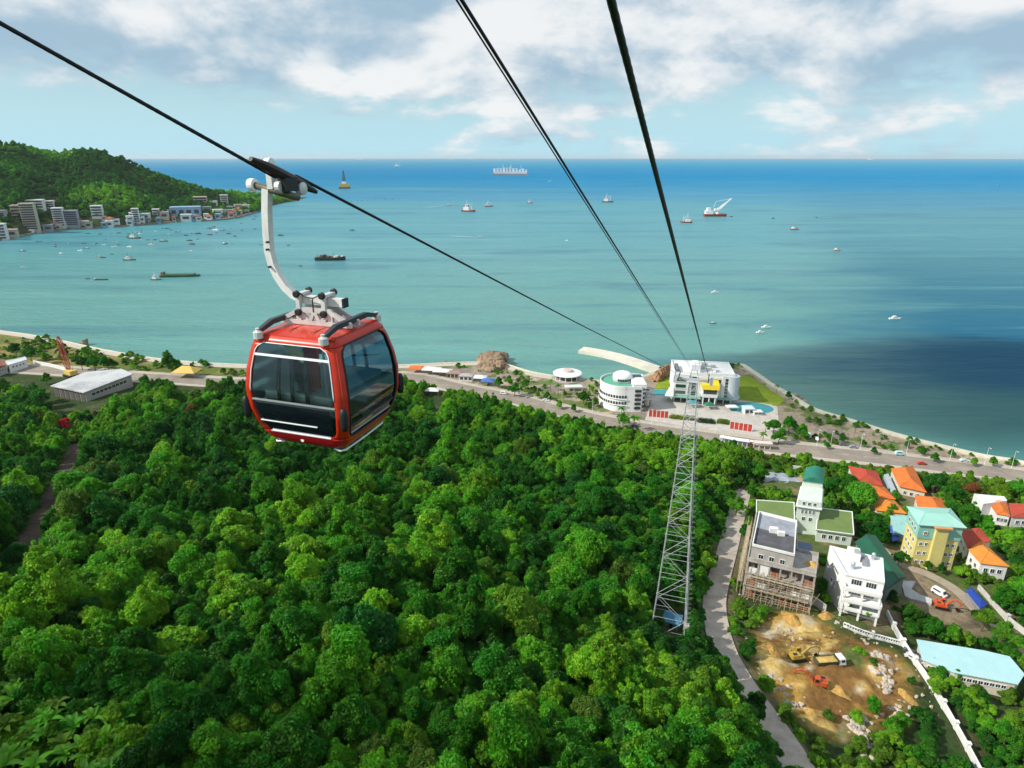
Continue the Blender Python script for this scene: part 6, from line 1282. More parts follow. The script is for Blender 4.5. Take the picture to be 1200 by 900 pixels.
q = px_poly([(1132, 692), (1139, 688), (1157, 708), (1149, 713)], zt); s.block('frame', [p.lerp(sum(q, Vector()) / 4, .1) for p in q], s.o.z - 1, zt - .15, GREYC); s.quad_roof('tarp', q, .5, mat('deep_blue_tarp', (0.012, 0.05, 0.30), 0.5, 0.2, 1.0, 0.02))
# broken concrete slab on the dirt yard
s = Site('broken_slab', 'broken pale concrete floor slab lying on the dirt yard', 'slab', G(1068, 694)); z = s.o.z
b = MB(); pp = s.rel([G(a, c) for a, c in [(1055, 684), (1072, 685), (1067, 693), (1076, 699), (1091, 705), (1091, 710), (1066, 703), (1060, 700)]]); b.prism([(p.x, p.y) for p in pp], -1.2, 1.0); b.build('slab', mat('pale_slab', (0.48, 0.47, 0.48), 0.9, 0.15, 0.3, 0.02, stain=(0.3, 0.28, 0.27), stain_amt=0.5), s.root)
# walls and fences
def wall_run(name, label, cat, pts, h, t, m, posts=0, cap=None, baluster=False):
    P = [G(*p) for p in pts]; S_ = smooth_path(P, 3.0); S_ = [Vector((p.x, p.y, h1(p.x, p.y))) for p in S_]; r = thing(name, label, cat, S_[0]); L_ = [p - S_[0] for p in S_]
    b = MB()
    if baluster:
        ribbon(b, L_, -t / 2, t / 2, -1.2, .5); b.build('plinth', m, r); b = MB(); ribbon(b, L_, -t / 2 - .05, t / 2 + .05, h - .2, h); b.build('top_rail', m, r); b = MB()
        for a, c in zip(L_[:-1], L_[1:]):
            n = max(1, int((c - a).length / .55))
            for k in range(n): p = a.lerp(c, k / n); b.lathe([(.10, .5), (.15, .8), (.09, h * .7), (.10, h - .2)], p, 6)
        o = b.build('baluster', m, r)
    else: ribbon(b, L_, -t / 2, t / 2, -1.5, h); b.build('wall', m, r)
    if posts:
        acc = 0
        for a, c in zip(L_[:-1], L_[1:]):
            acc += (c - a).length
            if acc > posts: acc = 0; b = MB(); b.bx(-t * .9, t * .9, -t * .9, t * .9, -1.2, h + .45); b.box((0, 0, h + .55), (t * 2.2, t * 2.2, .2)); b.build('post', m, r, loc=c, rz=math.atan2((c - a).y, (c - a).x))
    return r
wall_run('boundary_wall', 'long white boundary wall with posts running down past the quarry', 'wall', [(1039, 721), (1047, 738), (1058, 757), (1072, 779), (1091, 806), (1112, 842), (1133, 880), (1150, 912)], 1.9, .4, WHITE, 4.5)
wall_run('balustrade', 'white balustrade fence in front of the white modern house', 'fence', [(988, 734), (1004, 741), (1022, 747), (1040, 752), (1055, 756)], 1.5, .35, WHITE, 6, baluster=True)
wall_run('garden_wall', 'short white garden wall left of the white modern house', 'wall', [(950, 706), (958, 711), (967, 718)], 2.6, .35, WHITE)
wall_run('stone_wall', 'pale stone wall with white posts along the path at the right edge', 'wall', [(1146, 690), (1162, 708), (1180, 727), (1196, 740), (1212, 752)], 1.6, .5, mat('pale_wall_stone', (0.50, 0.48, 0.44), 0.9, 0.2, 0.5, 0.03), 5)
wall_run('yard_wall', 'white yard wall beside the coast road above the villa garden', 'wall', [(904, 546), (922, 549), (944, 551), (958, 556), (966, 564)], 1.8, .4, WHITE)
c = G(915, 563); b = MB(); b.lathe([(.01, .2), (3.0, .25), (3.1, .5), (3.6, .5), (3.7, .15), (8.2, .12), (8.3, -1.5)], n=36); tag(b.build('fountain', mat('grey_blue_paving', (0.30, 0.33, 0.38), 0.7, 0.2, 0.4, stain=(0.16, 0.18, 0.22), stain_amt=0.5), loc=(c.x, c.y, c.z + .1)), 'round grey fountain basin in the paved yard behind the green-roofed villa', 'fountain')
slab('yard_paving', [(896, 553), (940, 556), (962, 566), (955, 583), (925, 575), (900, 574)], c.z + .12, mat('tan_yard', (0.38, 0.28, 0.18), 0.9, 0.15, 0.3), 2.5)
# rubble and small clutter by the wall
def excavator(px, py, rz, col, label, sc_=1.0, reach=1.0):
    r, p = at_px('excavator', label, 'excavator', px, py, None, rz); r.scale = (sc_,) * 3
    BODY = mat('machine_%02x%02x' % (int(col[0] * 255), int(col[1] * 255)), col, 0.45, 0.12, 1.5, stain=(0.25, 0.16, 0.08), stain_amt=0.75)
    for sy in (-1, 1):
        b = MB(); pr = [(1.6 + .42 * math.cos(a), .45 + .45 * math.sin(a)) for a in np.linspace(-math.pi / 2, math.pi / 2, 8)] + [(-1.6 - .42 * math.cos(a), .45 - .45 * math.sin(a)) for a in np.linspace(-math.pi / 2, math.pi / 2, 8)]
        n = len(pr); y0, y1 = sy * 1.15 - .3, sy * 1.15 + .3; b.add([(x, y0, z) for x, z in pr] + [(x, y1, z) for x, z in pr], [tuple(range(n)), tuple(range(2 * n - 1, n - 1, -1))] + [(i, n + i, n + (i + 1) % n, (i + 1) % n) for i in range(n)]); b.build('track', BLACK, r)
    b = MB(); b.bx(-.9, .9, -.84, .84, .4, .98); b.build('undercarriage', DARKM, r)
    b = MB(); b.prism([(-2.2, -1.1), (-1.9, -1.35), (1.3, -1.35), (1.3, 1.35), (-1.9, 1.35), (-2.2, 1.1)], 1.0, 1.55); b.prism([(-2.2, -1.1), (-1.9, -1.3), (.2, -1.3), (.2, .4), (-.4, .4), (-.4, 1.3), (-1.9, 1.3), (-2.2, 1.1)], 1.56, 2.15); h = b.build('house', BODY, r, bevel=.04)
    b = MB(); b.box((-1.2, -.6, 2.2), (1.0, .8, .1)); b.lathe([(.06, 2.1), (.06, 2.6)], (-1.5, .7, 0), 8); b.build('engine_cover', DARKM, h)
    b = MB(); b.add([(-.3, .45, 1.56), (1.25, .45, 1.56), (1.25, 1.33, 1.56), (-.3, 1.33, 1.56), (-.3, .45, 3.0), (.9, .45, 3.0), (.9, 1.33, 3.0), (-.3, 1.33, 3.0)], [(3, 2, 1, 0), (4, 5, 6, 7), (0, 1, 5, 4), (1, 2, 6, 5), (2, 3, 7, 6), (3, 0, 4, 7)]); cb = b.build('cab', BODY, r)
    b = MB(); b.box((1.12, .89, 2.4), (.06, .74, 1.1), ry=-.24); b.box((.35, 1.345, 2.4), (.85, .04, .9)); b.box((.35, .44, 2.4), (.85, .04, .9)); b.build('cab_glass', PANE, cb)
    b = MB(); P = [(1.1, -.1, 1.5), (2.2 * reach + .6, -.1, 3.5), (3.3 * reach + .8, -.1, 3.7), (4.6 * reach + .8, -.1, 2.9)]; b.tube(P, [.28, .34, .28, .2], 4, square=True); b.build('boom', BODY, r)
    b = MB(); e = P[-1]; b.tube([(e[0] - .35, -.1, e[2] + .5), (e[0] + .1, -.1, e[2] - .4), (e[0] - .3, -.1, .9)], [.16, .22, .13], 4, square=True); b.build('stick', BODY, r)
    b = MB(); x = e[0] - .3; b.add([(x - .1, -.65, .95), (x + .5, -.65, .75), (x + .35, -.65, .05), (x - .35, -.65, -.02), (x - .75, -.65, .35), (x - .1, .45, .95), (x + .5, .45, .75), (x + .35, .45, .05), (x - .35, .45, -.02), (x - .75, .45, .35)], [(4, 3, 2, 1, 0), (5, 6, 7, 8, 9), (0, 1, 6, 5), (1, 2, 7, 6), (2, 3, 8, 7), (3, 4, 9, 8)]); b.build('bucket', DARKM, r)
    b = MB(); b.tube([(.9, -.1, 1.5), (2.0, -.1, 2.9)], .09, 6); b.tube([(2.4 * reach + .6, -.1, 3.8), (e[0] - .4, -.1, e[2] + .6)], .08, 6); b.build('ram', STEEL, r)
excavator(934, 772, R(8), (0.42, 0.28, 0.035), 'yellow excavator loading the dump truck in the ochre quarry', 1.0, 1.1)
excavator(957, 803, R(163), (0.48, 0.075, 0.018), 'orange excavator digging on the ochre quarry ledge below the truck', 1.0, 1.0)
excavator(1103, 712, R(-20), (0.60, 0.08, 0.015), 'orange excavator parked on the dirt yard beside the white truck', .95, .9)
def dump_truck():
    r, p = at_px('dump_truck', 'dump truck with a green tipper body full of yellow earth in the quarry', 'truck', 972, 780, None, R(6)); r.scale = (1.0,) * 3
    GRN = mat('tipper_green', (0.035, 0.05, 0.03), 0.6, 0.2, 1.0, stain=(0.3, 0.2, 0.08), stain_amt=0.4)
    b = MB(); b.bx(-3.6, 3.4, -.45, .45, .75, 1.05); b.build('chassis', DARKM, r)
    bd = MB(); bd.bx(-3.8, 1.5, -1.22, 1.22, 1.1, 1.3); bd.bx(-3.8, 1.5, -1.25, -1.15, 1.301, 2.3); bd.bx(-3.8, 1.5, 1.15, 1.25, 1.301, 2.3); bd.bx(1.4, 1.55, -1.25, 1.25, 1.302, 2.7); bd.box((-3.95, 0, 1.75), (.1, 2.5, 1.15), ry=.25)
    for x in np.arange(-3.4, 1.4, .8): bd.bx(x, x + .1, -1.3, -1.251, 1.1, 2.3); bd.bx(x, x + .1, 1.251, 1.3, 1.1, 2.3)
    bd.build('tipper_body', GRN, r)
    ld = MB(); vs = [(-3.7 + 5.1 * i / 8, -1.14 + 2.28 * j / 5, 2.1 + .45 * math.sin(math.pi * i / 8) * math.sin(math.pi * j / 5) + random.uniform(-.06, .06)) for i in range(9) for j in range(6)]; ld.add(vs, [(i * 6 + j, i * 6 + 6 + j, i * 6 + 7 + j, i * 6 + 1 + j) for i in range(8) for j in range(5)]); tag(ld.build('earth_load', mat('yellow_earth', (0.50, 0.34, 0.10), 0.95, 0.25, 1.0, 0.05), loc=p, rz=R(6)), 'mound of yellow earth filling the dump truck', 'earth')
    cb = MB(); cb.add([(1.75, -1.2, .9), (3.75, -1.2, .9), (3.75, 1.2, .9), (1.75, 1.2, .9), (1.75, -1.15, 2.85), (3.35, -1.15, 2.85), (3.35, 1.15, 2.85), (1.75, 1.15, 2.85)], [(3, 2, 1, 0), (4, 5, 6, 7), (0, 1, 5, 4), (1, 2, 6, 5), (2, 3, 7, 6), (3, 0, 4, 7)]); cab_ = cb.build('cab', WHITEP, r, bevel=.05)
    g = MB(); g.box((3.60, 0, 2.2), (.06, 2.0, .85), ry=-.2); g.box((2.7, 1.2, 2.2), (.9, .06, .7)); g.box((2.7, -1.2, 2.2), (.9, .06, .7)); g.build('windscreen', PANE, cab_)
    for x in (-2.8, -1.6, 2.7):
        for sy in (-1, 1): w_ = MB(); w_.lathe([(.2, -.16), (.48, -.15), (.52, -.08), (.52, .08), (.48, .15), (.2, .16)], (0, 0, 0), 16, 'y'); o = w_.build('wheel', BLACK, r, loc=(x, sy * 1.02, .52)); h = MB(); h.lathe([(.01, -.165), (.22, -.165), (.22, .165), (.01, .165)], (0, 0, 0), 10, 'y'); h.build('rim', STEEL, o)
dump_truck()
def car(px, py, rz, col, label, z=None, lift=0.0, van=False, group=None):
    r, p = at_px('van' if van else 'car', label, 'van' if van else 'car', px, py, z, rz, group); r.location.z += lift
    m = mat('car_%02x%02x%02x' % tuple(int(c * 255) for c in col), col, 0.3, 0.05, 1.0, coat=.4)
    T = 2.1 if van else 1.45; prof = [(-2.2, .35), (-2.2, .95), (-2.0, T - .1 if van else 1.0), (-1.6, T) if van else (-1.5, T), (.5 if not van else 1.3, T), (1.25 if not van else 1.8, .98), (2.15, .85), (2.2, .35)]; n = len(prof); b = MB()
    vs = [(x, -.85 * (.86 if z_ > 1.05 else 1), z_) for x, z_ in prof] + [(x, .85 * (.86 if z_ > 1.05 else 1), z_) for x, z_ in prof]; b.add(vs, [tuple(range(n)), tuple(range(2 * n - 1, n - 1, -1))] + [(i, n + i, n + (i + 1) % n, (i + 1) % n) for i in range(n)]); bd = b.build('body', m, r)
    g = MB()
    for sy in (-1, 1): g.box((-.45, sy * .80, 1.2 if not van else 1.6), (1.7 if not van else 2.4, .06, .30 if not van else .5))
    g.box((.92 if not van else 1.6, 0, 1.22 if not van else 1.6), (.08, 1.3, .52 if not van else .7), ry=-1.0 if not van else -.45); g.build('window', PANE, r)
    for x in (-1.35, 1.35):
        for sy in (-1, 1): w_ = MB(); w_.lathe([(.12, -.1), (.32, -.1), (.33, .1), (.12, .1)], (0, 0, 0), 12, 'y'); w_.build('wheel', BLACK, r, loc=(x, sy * .80, .33))
    return r
car(1100, 697, R(-65), (0.75, 0.76, 0.76), 'white van parked on the dirt yard above the orange excavator', None, .1, True)
car(1068, 768, R(-50), (0.05, 0.05, 0.07), 'dark car parked beside the long white boundary wall', None, .1)
car(1071, 774, R(-50), (0.6, 0.58, 0.6), 'pale car parked beside the dark car at the boundary wall', None, .1)
# quarry boulders
g_ = random.Random(12); GZ = lambda a, c: G(a, c)
pts = [(1024 + (i % 5) * 3 + g_.uniform(-3, 3), 766 + i * 1.6 + g_.uniform(-2, 2), g_.uniform(.6, 1.5)) for i in range(16)] + [(1040 + g_.uniform(-6, 4), 790 + g_.uniform(-4, 22), g_.uniform(.5, 1.1)) for i in range(14)]
boulders(pts, 1.1, RKP, 'brown boulder in the line of boulders right of the dump truck', 'boulders right of the truck', GZ, 6)
pts = [(1052 + g_.gauss(0, 6), 838 + g_.gauss(0, 6), g_.uniform(.5, 1.2)) for i in range(38)]
boulders(pts, .75, RKP, 'pale broken stone in the heap beside the boundary wall', 'stones of the heap by the wall', GZ, 7)
pts = [(1004 + g_.gauss(0, 7) + (i * .25), 838 + i * .9 + g_.gauss(0, 5), g_.uniform(.5, 1.4)) for i in range(58)]
boulders(pts, .8, RKP, 'pale quarry stone in the long spill of rocks at the foot of the quarry', 'stones of the long rock spill', GZ, 8)
pts = [(890 + i * .75 + g_.gauss(0, 6), 766 + i * 1.2 + g_.gauss(0, 7), g_.uniform(.35, 1.2)) for i in range(70)]
boulders(pts, .7, RKP, 'rough stone scattered along the quarry side of the concrete lane', 'stones along the lane', GZ, 9)
# ================================================================== VILLAGE AND PARK PLANTS
CH = {'round': 4.6, 'small': 2.8, 'feather': 7.4, 'palm': 6.3, 'bush': 1.0, 'banana': 3.4}
def tree_at(kind, px, py, rpx, tint, label, name='tree', cat='tree', group=None, sz=1.0, z=None):
    off = rpx
    for _ in range(5):          # stand it so that the middle of its crown comes where the photograph has it
        p = W(px, py + off, z) if z is not None else G(px, py + off); s_ = rpx * mpp(p) / KIND[kind][2]
        off += py - proj(p + Vector((0, 0, CH.get(kind, 7.0) * s_ * sz)))[1]; off = min(off, rpx * 3.2)
    return plant(kind, name, cat, label, p, s_, tint, group, sz)
def tn(k, j=.15): return [c * random.uniform(1 - j, 1 + j) for c in GREEN[k]]
for a in [('round', 1005, 580, 17, 'fresh', 'perfectly round bright green tree between the villa and the left orange terrace'), ('broad1', 974, 566, 11, 'deep', 'dark tree behind the right green roof beside the road'), ('broad0', 994, 562, 11, 'mid', 'mid green tree between the dark tree and the round tree'),
          ('broad2', 1027, 623, 12, 'deep', 'large dark green tree in front of the left orange terrace'), ('broad5', 1009, 607, 8, 'mid', 'mid green tree at the foot of the round tree'), ('small', 957, 569, 8, 'fresh', 'fresh green tree beside the yard wall above the villa'), ('broad4', 890, 553, 9, 'fresh', 'bright tree at the roadside left of the yard wall'),
          ('broad0', 867, 548, 11, 'mid', 'mid green tree at the forest corner by the road'), ('small', 908, 543, 6, 'mid', 'small roadside tree above the white yard wall'), ('small', 924, 546, 5, 'olive', 'small olive roadside tree above the white yard wall'), ('broad3', 1096, 562, 14, 'deep', 'dark spreading tree right of the right orange terrace'), ('broad1', 1115, 575, 14, 'mid', 'green tree behind the white house at the right'),
          ('broad0', 1112, 592, 11, 'mid', 'green tree beside the aqua roof'), ('feather', 1137, 571, 9, 'rust', 'rusty red-leaved tree beside the coast road'), ('broad4', 1165, 572, 12, 'lime', 'lime green tree along the coast road at the right'), ('broad5', 1190, 570, 12, 'fresh', 'fresh green tree at the right edge beside the road'), ('broad2', 1133, 603, 12, 'mid', 'green tree right of the aqua roof, below the white annex'),
          ('broad1', 1152, 612, 11, 'fresh', 'fresh tree just below the white walled house'), ('broad5', 1180, 628, 14, 'lime', 'lime tree between the two right-hand houses'), ('broad3', 1200, 640, 14, 'olive', 'olive tree at the right edge beside the yellow-orange roof'), ('broad0', 1190, 690, 16, 'fresh', 'broad fresh green tree below the yellow-orange roofed house'), ('broad2', 1172, 700, 11, 'mid', 'green tree above the stone wall'),
          ('small', 1124, 668, 9, 'lime', 'lime green tree at the left corner of the yellow-orange roofed house'), ('small', 1087, 662, 6, 'mid', 'small tree at the foot of the yellow block'), ('small', 1103, 666, 6, 'deep', 'second small tree at the foot of the yellow block, nearer its right corner'), ('small', 967, 700, 7, 'lime', 'yellow green tree at the left wall of the white modern house'), ('broad1', 1052, 652, 9, 'deep', 'dark tree between the bottle green shed and the yellow block'),
          ('broad1', 1045, 596, 8, 'fresh', 'small bright tree in the courtyard between the terraces'), ('broad0', 1066, 716, 13, 'mid', 'mid green tree below the broken slab'), ('broad5', 1088, 733, 14, 'mid', 'green tree beside the left end of the sky-blue shed'), ('broad3', 1112, 740, 13, 'fresh', 'fresh green tree behind the sky-blue shed'), ('small', 1133, 748, 10, 'lime', 'lime tree behind the middle of the sky-blue shed'),
          ('small', 1150, 752, 8, 'deep', 'dark conical tree behind the sky-blue shed'), ('feather', 1150, 722, 14, 'olive', 'pale flowering shrub tree beside the path'), ('feather', 1172, 738, 13, 'olive', 'second pale flowering shrub tree beside the stone wall'), ('broad4', 1188, 752, 10, 'lime', 'lime tree at the right end of the sky-blue shed'),
          ('broad0', 1094, 800, 12, 'lime', 'lime tree in front of the left end of the sky-blue shed'), ('broad5', 1120, 815, 11, 'olive', 'olive tree in front of the sky-blue shed'), ('small', 1150, 815, 10, 'deep', 'dark blue green bush-like tree in the bottom right field'), ('broad4', 1175, 860, 14, 'fresh', 'fresh green tree in the bottom right corner field'), ('broad2', 1022, 826, 8, 'fresh', 'bright bush-like tree between the two stone heaps'),
          ('broad0', 842, 868, 34, 'fresh', 'big bright green tree left of the lane at the bottom'), ('broad4', 808, 880, 26, 'mid', 'broad mid green tree left of the big bright lane tree'), ('broad3', 1200, 715, 12, 'mid', 'green tree at the right edge above the stone wall'), ('broad1', 1204, 600, 10, 'mid', 'tree at the right edge behind the red roof'),
          ('broad5', 880, 575, 9, 'mid', 'green tree at the top of the lane beside the villa'), ('small', 871, 622, 8, 'deep', 'dark tree between the lane and the villa left roof'), ('small', 873, 645, 7, 'mid', 'green tree between lane and unfinished building'), ('broad1', 862, 590, 12, 'fresh', 'fresh green tree overhanging the upper lane')]:
    tree_at(a[0], a[1], a[2], a[3], tn(a[4]), a[5], 'garden_tree', 'tree', 'garden trees of the hillside houses')
tree_at('feather', 78, 497, 9, GREEN['red'], 'bright red flowering tree in the forest below the flat-roofed hall', 'flame_tree'); tree_at('small', 112, 487, 6, (0.20, 0.04, 0.03), 'small dark red tree right of the bright red one', 'flame_tree')
tree_at('feather', 226, 480, 10, GREEN['rust'], 'brownish tree in the forest left of the gondola', 'forest_edge_tree')
# park trees by the sea
park = [('small', 584, 447, 6.5, 'mid', 'by the blue tents'), ('small', 597, 445, 5, 'fresh', 'right of the blue tents'), ('broad1', 603, 454, 8, 'mid', 'between the blue tents and the pavilion'), ('broad4', 616, 449, 6, 'fresh', 'left of the pavilion lawn'), ('palm', 610, 437, 5, 'fresh', 'on the shore right of the rocky point'), ('palm', 645, 447, 5, 'fresh', 'left of the round pavilion'),
        ('palm', 654, 452, 5, 'mid', 'below the round pavilion'), ('small', 640, 463, 4.5, 'mid', 'along the road below the pavilion'), ('small', 662, 461, 4, 'olive', 'left of the pale canopy'), ('broad5', 684, 464, 8, 'mid', 'right of the pale canopy'), ('palm', 690, 452, 5, 'fresh', 'behind the round building'), ('small', 697, 470, 6, 'fresh', 'left of the round building'),
        ('small', 655, 474, 5, 'lime', 'at the road bend below the canopy'), ('small', 672, 478, 4.5, 'mid', 'at the roadside below the canopy'), ('small', 630, 462, 4.5, 'lime', 'at the roadside left of the canopy'), ('broad1', 730, 490, 8, 'fresh', 'in front of the round building'), ('palm', 744, 489, 7, 'fresh', 'at the right front of the round building'), ('palm', 728, 478, 6, 'mid', 'against the round building wall'),
        ('palm', 819, 424, 4.5, 'fresh', 'behind the station roof'), ('broad0', 823, 427, 7, 'lime', 'behind the station beside the sea'), ('small', 854, 430, 5, 'mid', 'at the back right of the station'), ('palm', 775, 431, 4, 'mid', 'on the jetty root'), ('palm', 910, 452, 3.5, 'olive', 'on the seawall by the lawn'), ('small', 924, 463, 4.5, 'mid', 'near the tip of the lawn'),
        ('broad0', 906, 497, 9, 'mid', 'right of the paved station edge'), ('broad1', 924, 494, 9, 'mid', 'in the cluster right of the station'), ('broad4', 912, 509, 8, 'fresh', 'nearest the road in the cluster right of the station'), ('broad2', 940, 506, 7, 'fresh', 'at the right end of the cluster beside the station'), ('palm', 893, 508, 6, 'olive', 'on the pale pavement beside the shelter'), ('palm', 897, 496, 5, 'olive', 'on the pale pavement below the deck'),
        ('small', 955, 492, 4, 'olive', 'in the sandy park'), ('small', 986, 514, 4.5, 'mid', 'among the parked cars'), ('small', 1012, 519, 4.5, 'mid', 'right of the parked cars'), ('small', 970, 522, 4, 'mid', 'left of the parked cars'), ('small', 1044, 524, 4, 'fresh', 'in the park beside the road'), ('palm', 1032, 510, 4, 'mid', 'in the middle of the sandy park'), ('small', 1024, 528, 4.5, 'deep', 'at the roadside in the park'),
        ('small', 1080, 529, 5, 'mid', 'near the seawall at the right'), ('small', 1094, 535, 6, 'mid', 'in the shrubs near the road at the right'), ('small', 1163, 540, 6, 'fresh', 'at the far right of the park'), ('small', 1115, 531, 5, 'mid', 'along the seawall at the far right'), ('small', 1062, 521, 4, 'mid', 'along the seawall'), ('palm', 1002, 498, 4, 'mid', 'on the seawall promenade'), ('small', 987, 489, 4, 'fresh', 'on the seawall by the promenade'), ('small', 1140, 541, 5, 'lime', 'beyond the parked van on the park'),
        ('broad1', 37, 412, 8, 'mid', 'beside the promenade at the far left'), ('broad4', 20, 408, 7, 'deep', 'at the left edge by the promenade'), ('broad5', 55, 417, 7, 'olive', 'left of the red crane'), ('broad0', 97, 423, 8, 'deep', 'right of the red crane'), ('broad1', 112, 423, 9, 'mid', 'behind the flat-roofed hall'), ('broad4', 128, 425, 8, 'mid', 'at the back of the flat-roofed hall'), ('broad2', 202, 423, 9, 'mid', 'tall on the promenade left of the gondola'), ('small', 224, 430, 4.5, 'olive', 'beside the yellow tent'), ('small', 55, 443, 7, 'mid', 'on the field by the hall'), ('small', 4, 450, 7, 'mid', 'at the left edge of the field'), ('broad1', 75, 411, 6, 'deep', 'directly behind the red crane')]
KW = {'small': 'small tree', 'palm': 'palm tree'}
for k, px, py, r, c, lab in park:
    tree_at(k, px, py, r, tn(c), '%s %s %s' % (WORDS[c], KW.get(k, 'tree'), lab), 'palm_tree' if k == 'palm' else 'park_tree', 'palm' if k == 'palm' else 'tree', 'trees of the seafront park', z=4.1)
# banana plants in the bottom left corner
g_ = random.Random(21); bl = []
for i in range(44):
    px, py = g_.uniform(-5, 150), g_.uniform(802, 910)
    if py < 802 + max(0, px - 60) * .25: continue
    bl.append((px, py))
for i, (px, py) in enumerate(sorted(bl, key=lambda q: (q[1] // 34, q[0]))):
    row = ['farther row', 'middle row', 'middle row', 'nearest row', 'nearest row'][min(4, int((py - 802) // 26))]
    p = G(px, py + 22); plant('banana', 'banana_plant', 'plant', 'banana plant with big paddle leaves in the %s of the bottom left grove' % row, p, g_.uniform(1.15, 1.75), [c * g_.uniform(.85, 1.35) for c in (0.085, 0.270, 0.020)], 'banana plants of the corner grove')
# undergrowth: what nobody could count
def undergrowth():
    g = np.random.default_rng(31); N = 34000; x = g.uniform(-330, 330, N); y = g.uniform(25, 330, N); z = hz(x, y); q = np.array([proj((x[i], y[i], z[i])) for i in range(N)])
    ok = (q[:, 0] > -40) & (q[:, 0] < 1240) & (q[:, 1] > 440) & (q[:, 1] < 960) & (sdist(ROADC, x, y) > 13)
    for path, d in ((LANE, 4.2), (TRACK, 5.0), (VLANE, 3.2)): ok &= pdist(path, x, y) > d
    dq = inpoly(QUARRY, x, y); ok &= (dq < -1) | ((vnoise(x, y, 11, 37) > .62) & (g.random(N) < .10)); ok &= inpoly(DIRT, x, y) < -.5
    for pl in BLD: ok &= inpoly(pl, x, y) < -1.2
    cq = np.array([proj((x[i], y[i], z[i] + 1.0)) for i in range(N)])     # keep walls, machines and the hut in the open
    for line, dpx in (([(1039, 718), (1058, 754), (1091, 803), (1133, 877), (1152, 915)], 13), ([(986, 731), (1022, 744), (1056, 753)], 11), ([(1144, 688), (1180, 725), (1214, 750)], 9), ([(950, 703), (968, 715)], 9), ([(920, 770), (985, 776)], 17), ([(930, 796), (970, 806)], 17), ([(1090, 708), (1120, 714)], 14), ([(780, 712), (798, 716)], 19), ([(786, 735), (786, 750)], 15), ([(1078, 762), (1118, 782), (1190, 798)], 9)): ok &= pdist([(a, -c) for a, c in line], cq[:, 0], -cq[:, 1]) > dpx
    vill = (inpoly(VILL, x, y) > -1) | (sdist(np.array([[p.x, p.y] for p in LANE]), x, y) < 0); ok &= ~vill | (g.random(N) < .86)
    x, y, z, vill = x[ok], y[ok], z[ok], vill[ok]; n = len(x); s_ = g.uniform(.55, 1.35, n) * np.where(vill, .75, 1.1); nn = vnoise(x, y, 26, 71, 3)
    T = np.array([np.array(GREEN['deep' if u < .42 else 'mid' if u < .52 else 'fresh' if u < .60 else 'lime' if u < .72 else 'olive']) * g.uniform(.75, 1.25) for u in nn + g.uniform(-.08, .08, n) + np.where(vill, .075, -.04)])
    pb = [o for o in bpy.data.objects if o.type == 'MESH' and o.data == KIND['bush'][0]][0]; ps = [o for o in bpy.data.objects if o.type == 'MESH' and o.data == KIND['small'][0]][0]
    scatter('undergrowth', np.stack([x, y, z - .25], 1), np.stack([s_, s_, s_ * g.uniform(.6, 1.1, n)], 1), g.uniform(0, 6.28, n), T, (g.random(n) < np.where(vill, .10, .22)).astype(int), [pb, ps], 'low green undergrowth and bushes covering the slopes and gardens')
    # shrubs and grass tufts of the seafront
    N = 12000; x = g.uniform(-420, 300, N); y = g.uniform(250, 560, N); dr, dc = sdist(ROADC, x, y), sdist(COAST, x, y); nn = vnoise(x, y, 9, 77, 3); ok = (dr < -12.5) & (dc > 4.5) & (nn > .545) & ((x < -190) | (x > 150) | ((x > -60) & (x < 60))); ok |= (dr < -12) & (dc > 4.8) & (dc < 8.5) & (x > 150) & (nn > .36)
    for pl in BLD2: ok &= inpoly(pl, x, y) < -1.5
    x, y = x[ok], y[ok]; n = len(x); s_ = g.uniform(.35, 1.0, n) * np.where(x < -190, 1.35, 1.0); T = np.array([np.array(GREEN[('mid', 'fresh', 'olive', 'lime')[k]]) * g.uniform(.8, 1.2) for k in g.integers(0, 4, n)])
    scatter('seafront_shrubbery', np.stack([x, y, np.full(n, 3.9)], 1), np.stack([s_, s_, s_ * .7], 1), g.uniform(0, 6.28, n), T, np.zeros(n, int), [pb, ps], 'low shrubs and grass tufts dotted over the sandy seafront')
BLD = [np.array([p[:2] for p in px_poly(q, z)]) for q, z in [([(993, 545), (1029, 551), (1064, 602), (1020, 600)], 14), ([(1036, 548), (1071, 545), (1130, 613), (1075, 606)], 14), ([(1050, 596), (1067, 594), (1115, 596), (1130, 617), (1108, 675), (1050, 650)], 20), ([(886, 585), (1000, 594), (1002, 628), (960, 640), (884, 615)], 22), ([(876, 602), (935, 612), (960, 652), (955, 700), (868, 700)], 27),
       ([(970, 641), (1036, 655), (1036, 690), (1030, 735), (978, 722)], 27), ([(1002, 634), (1026, 626), (1064, 678), (1040, 692)], 22), ([(1120, 618), (1150, 616), (1186, 664), (1150, 680)], 17), ([(1140, 578), (1220, 588), (1220, 612), (1165, 612)], 15), ([(1072, 748), (1186, 766), (1205, 795), (1115, 795)], 21), ([(1130, 692), (1142, 688), (1160, 710), (1148, 714)], 19), ([(895, 552), (962, 562), (955, 583), (898, 576)], 10), ([(1094, 690), (1112, 694), (1120, 718), (1092, 716)], 18), ([(990, 735), (1055, 757), (1040, 742), (985, 722)], 24)]]
BLD2 = [wpoly(q, 4.2) for q in [[(480, 428), (585, 440), (582, 455), (480, 442)], [(640, 434), (688, 434), (690, 462), (645, 462)], [(702, 440), (766, 440), (766, 496), (702, 490)], [(756, 440), (920, 430), (925, 480), (915, 520), (756, 498)]]]
undergrowth()
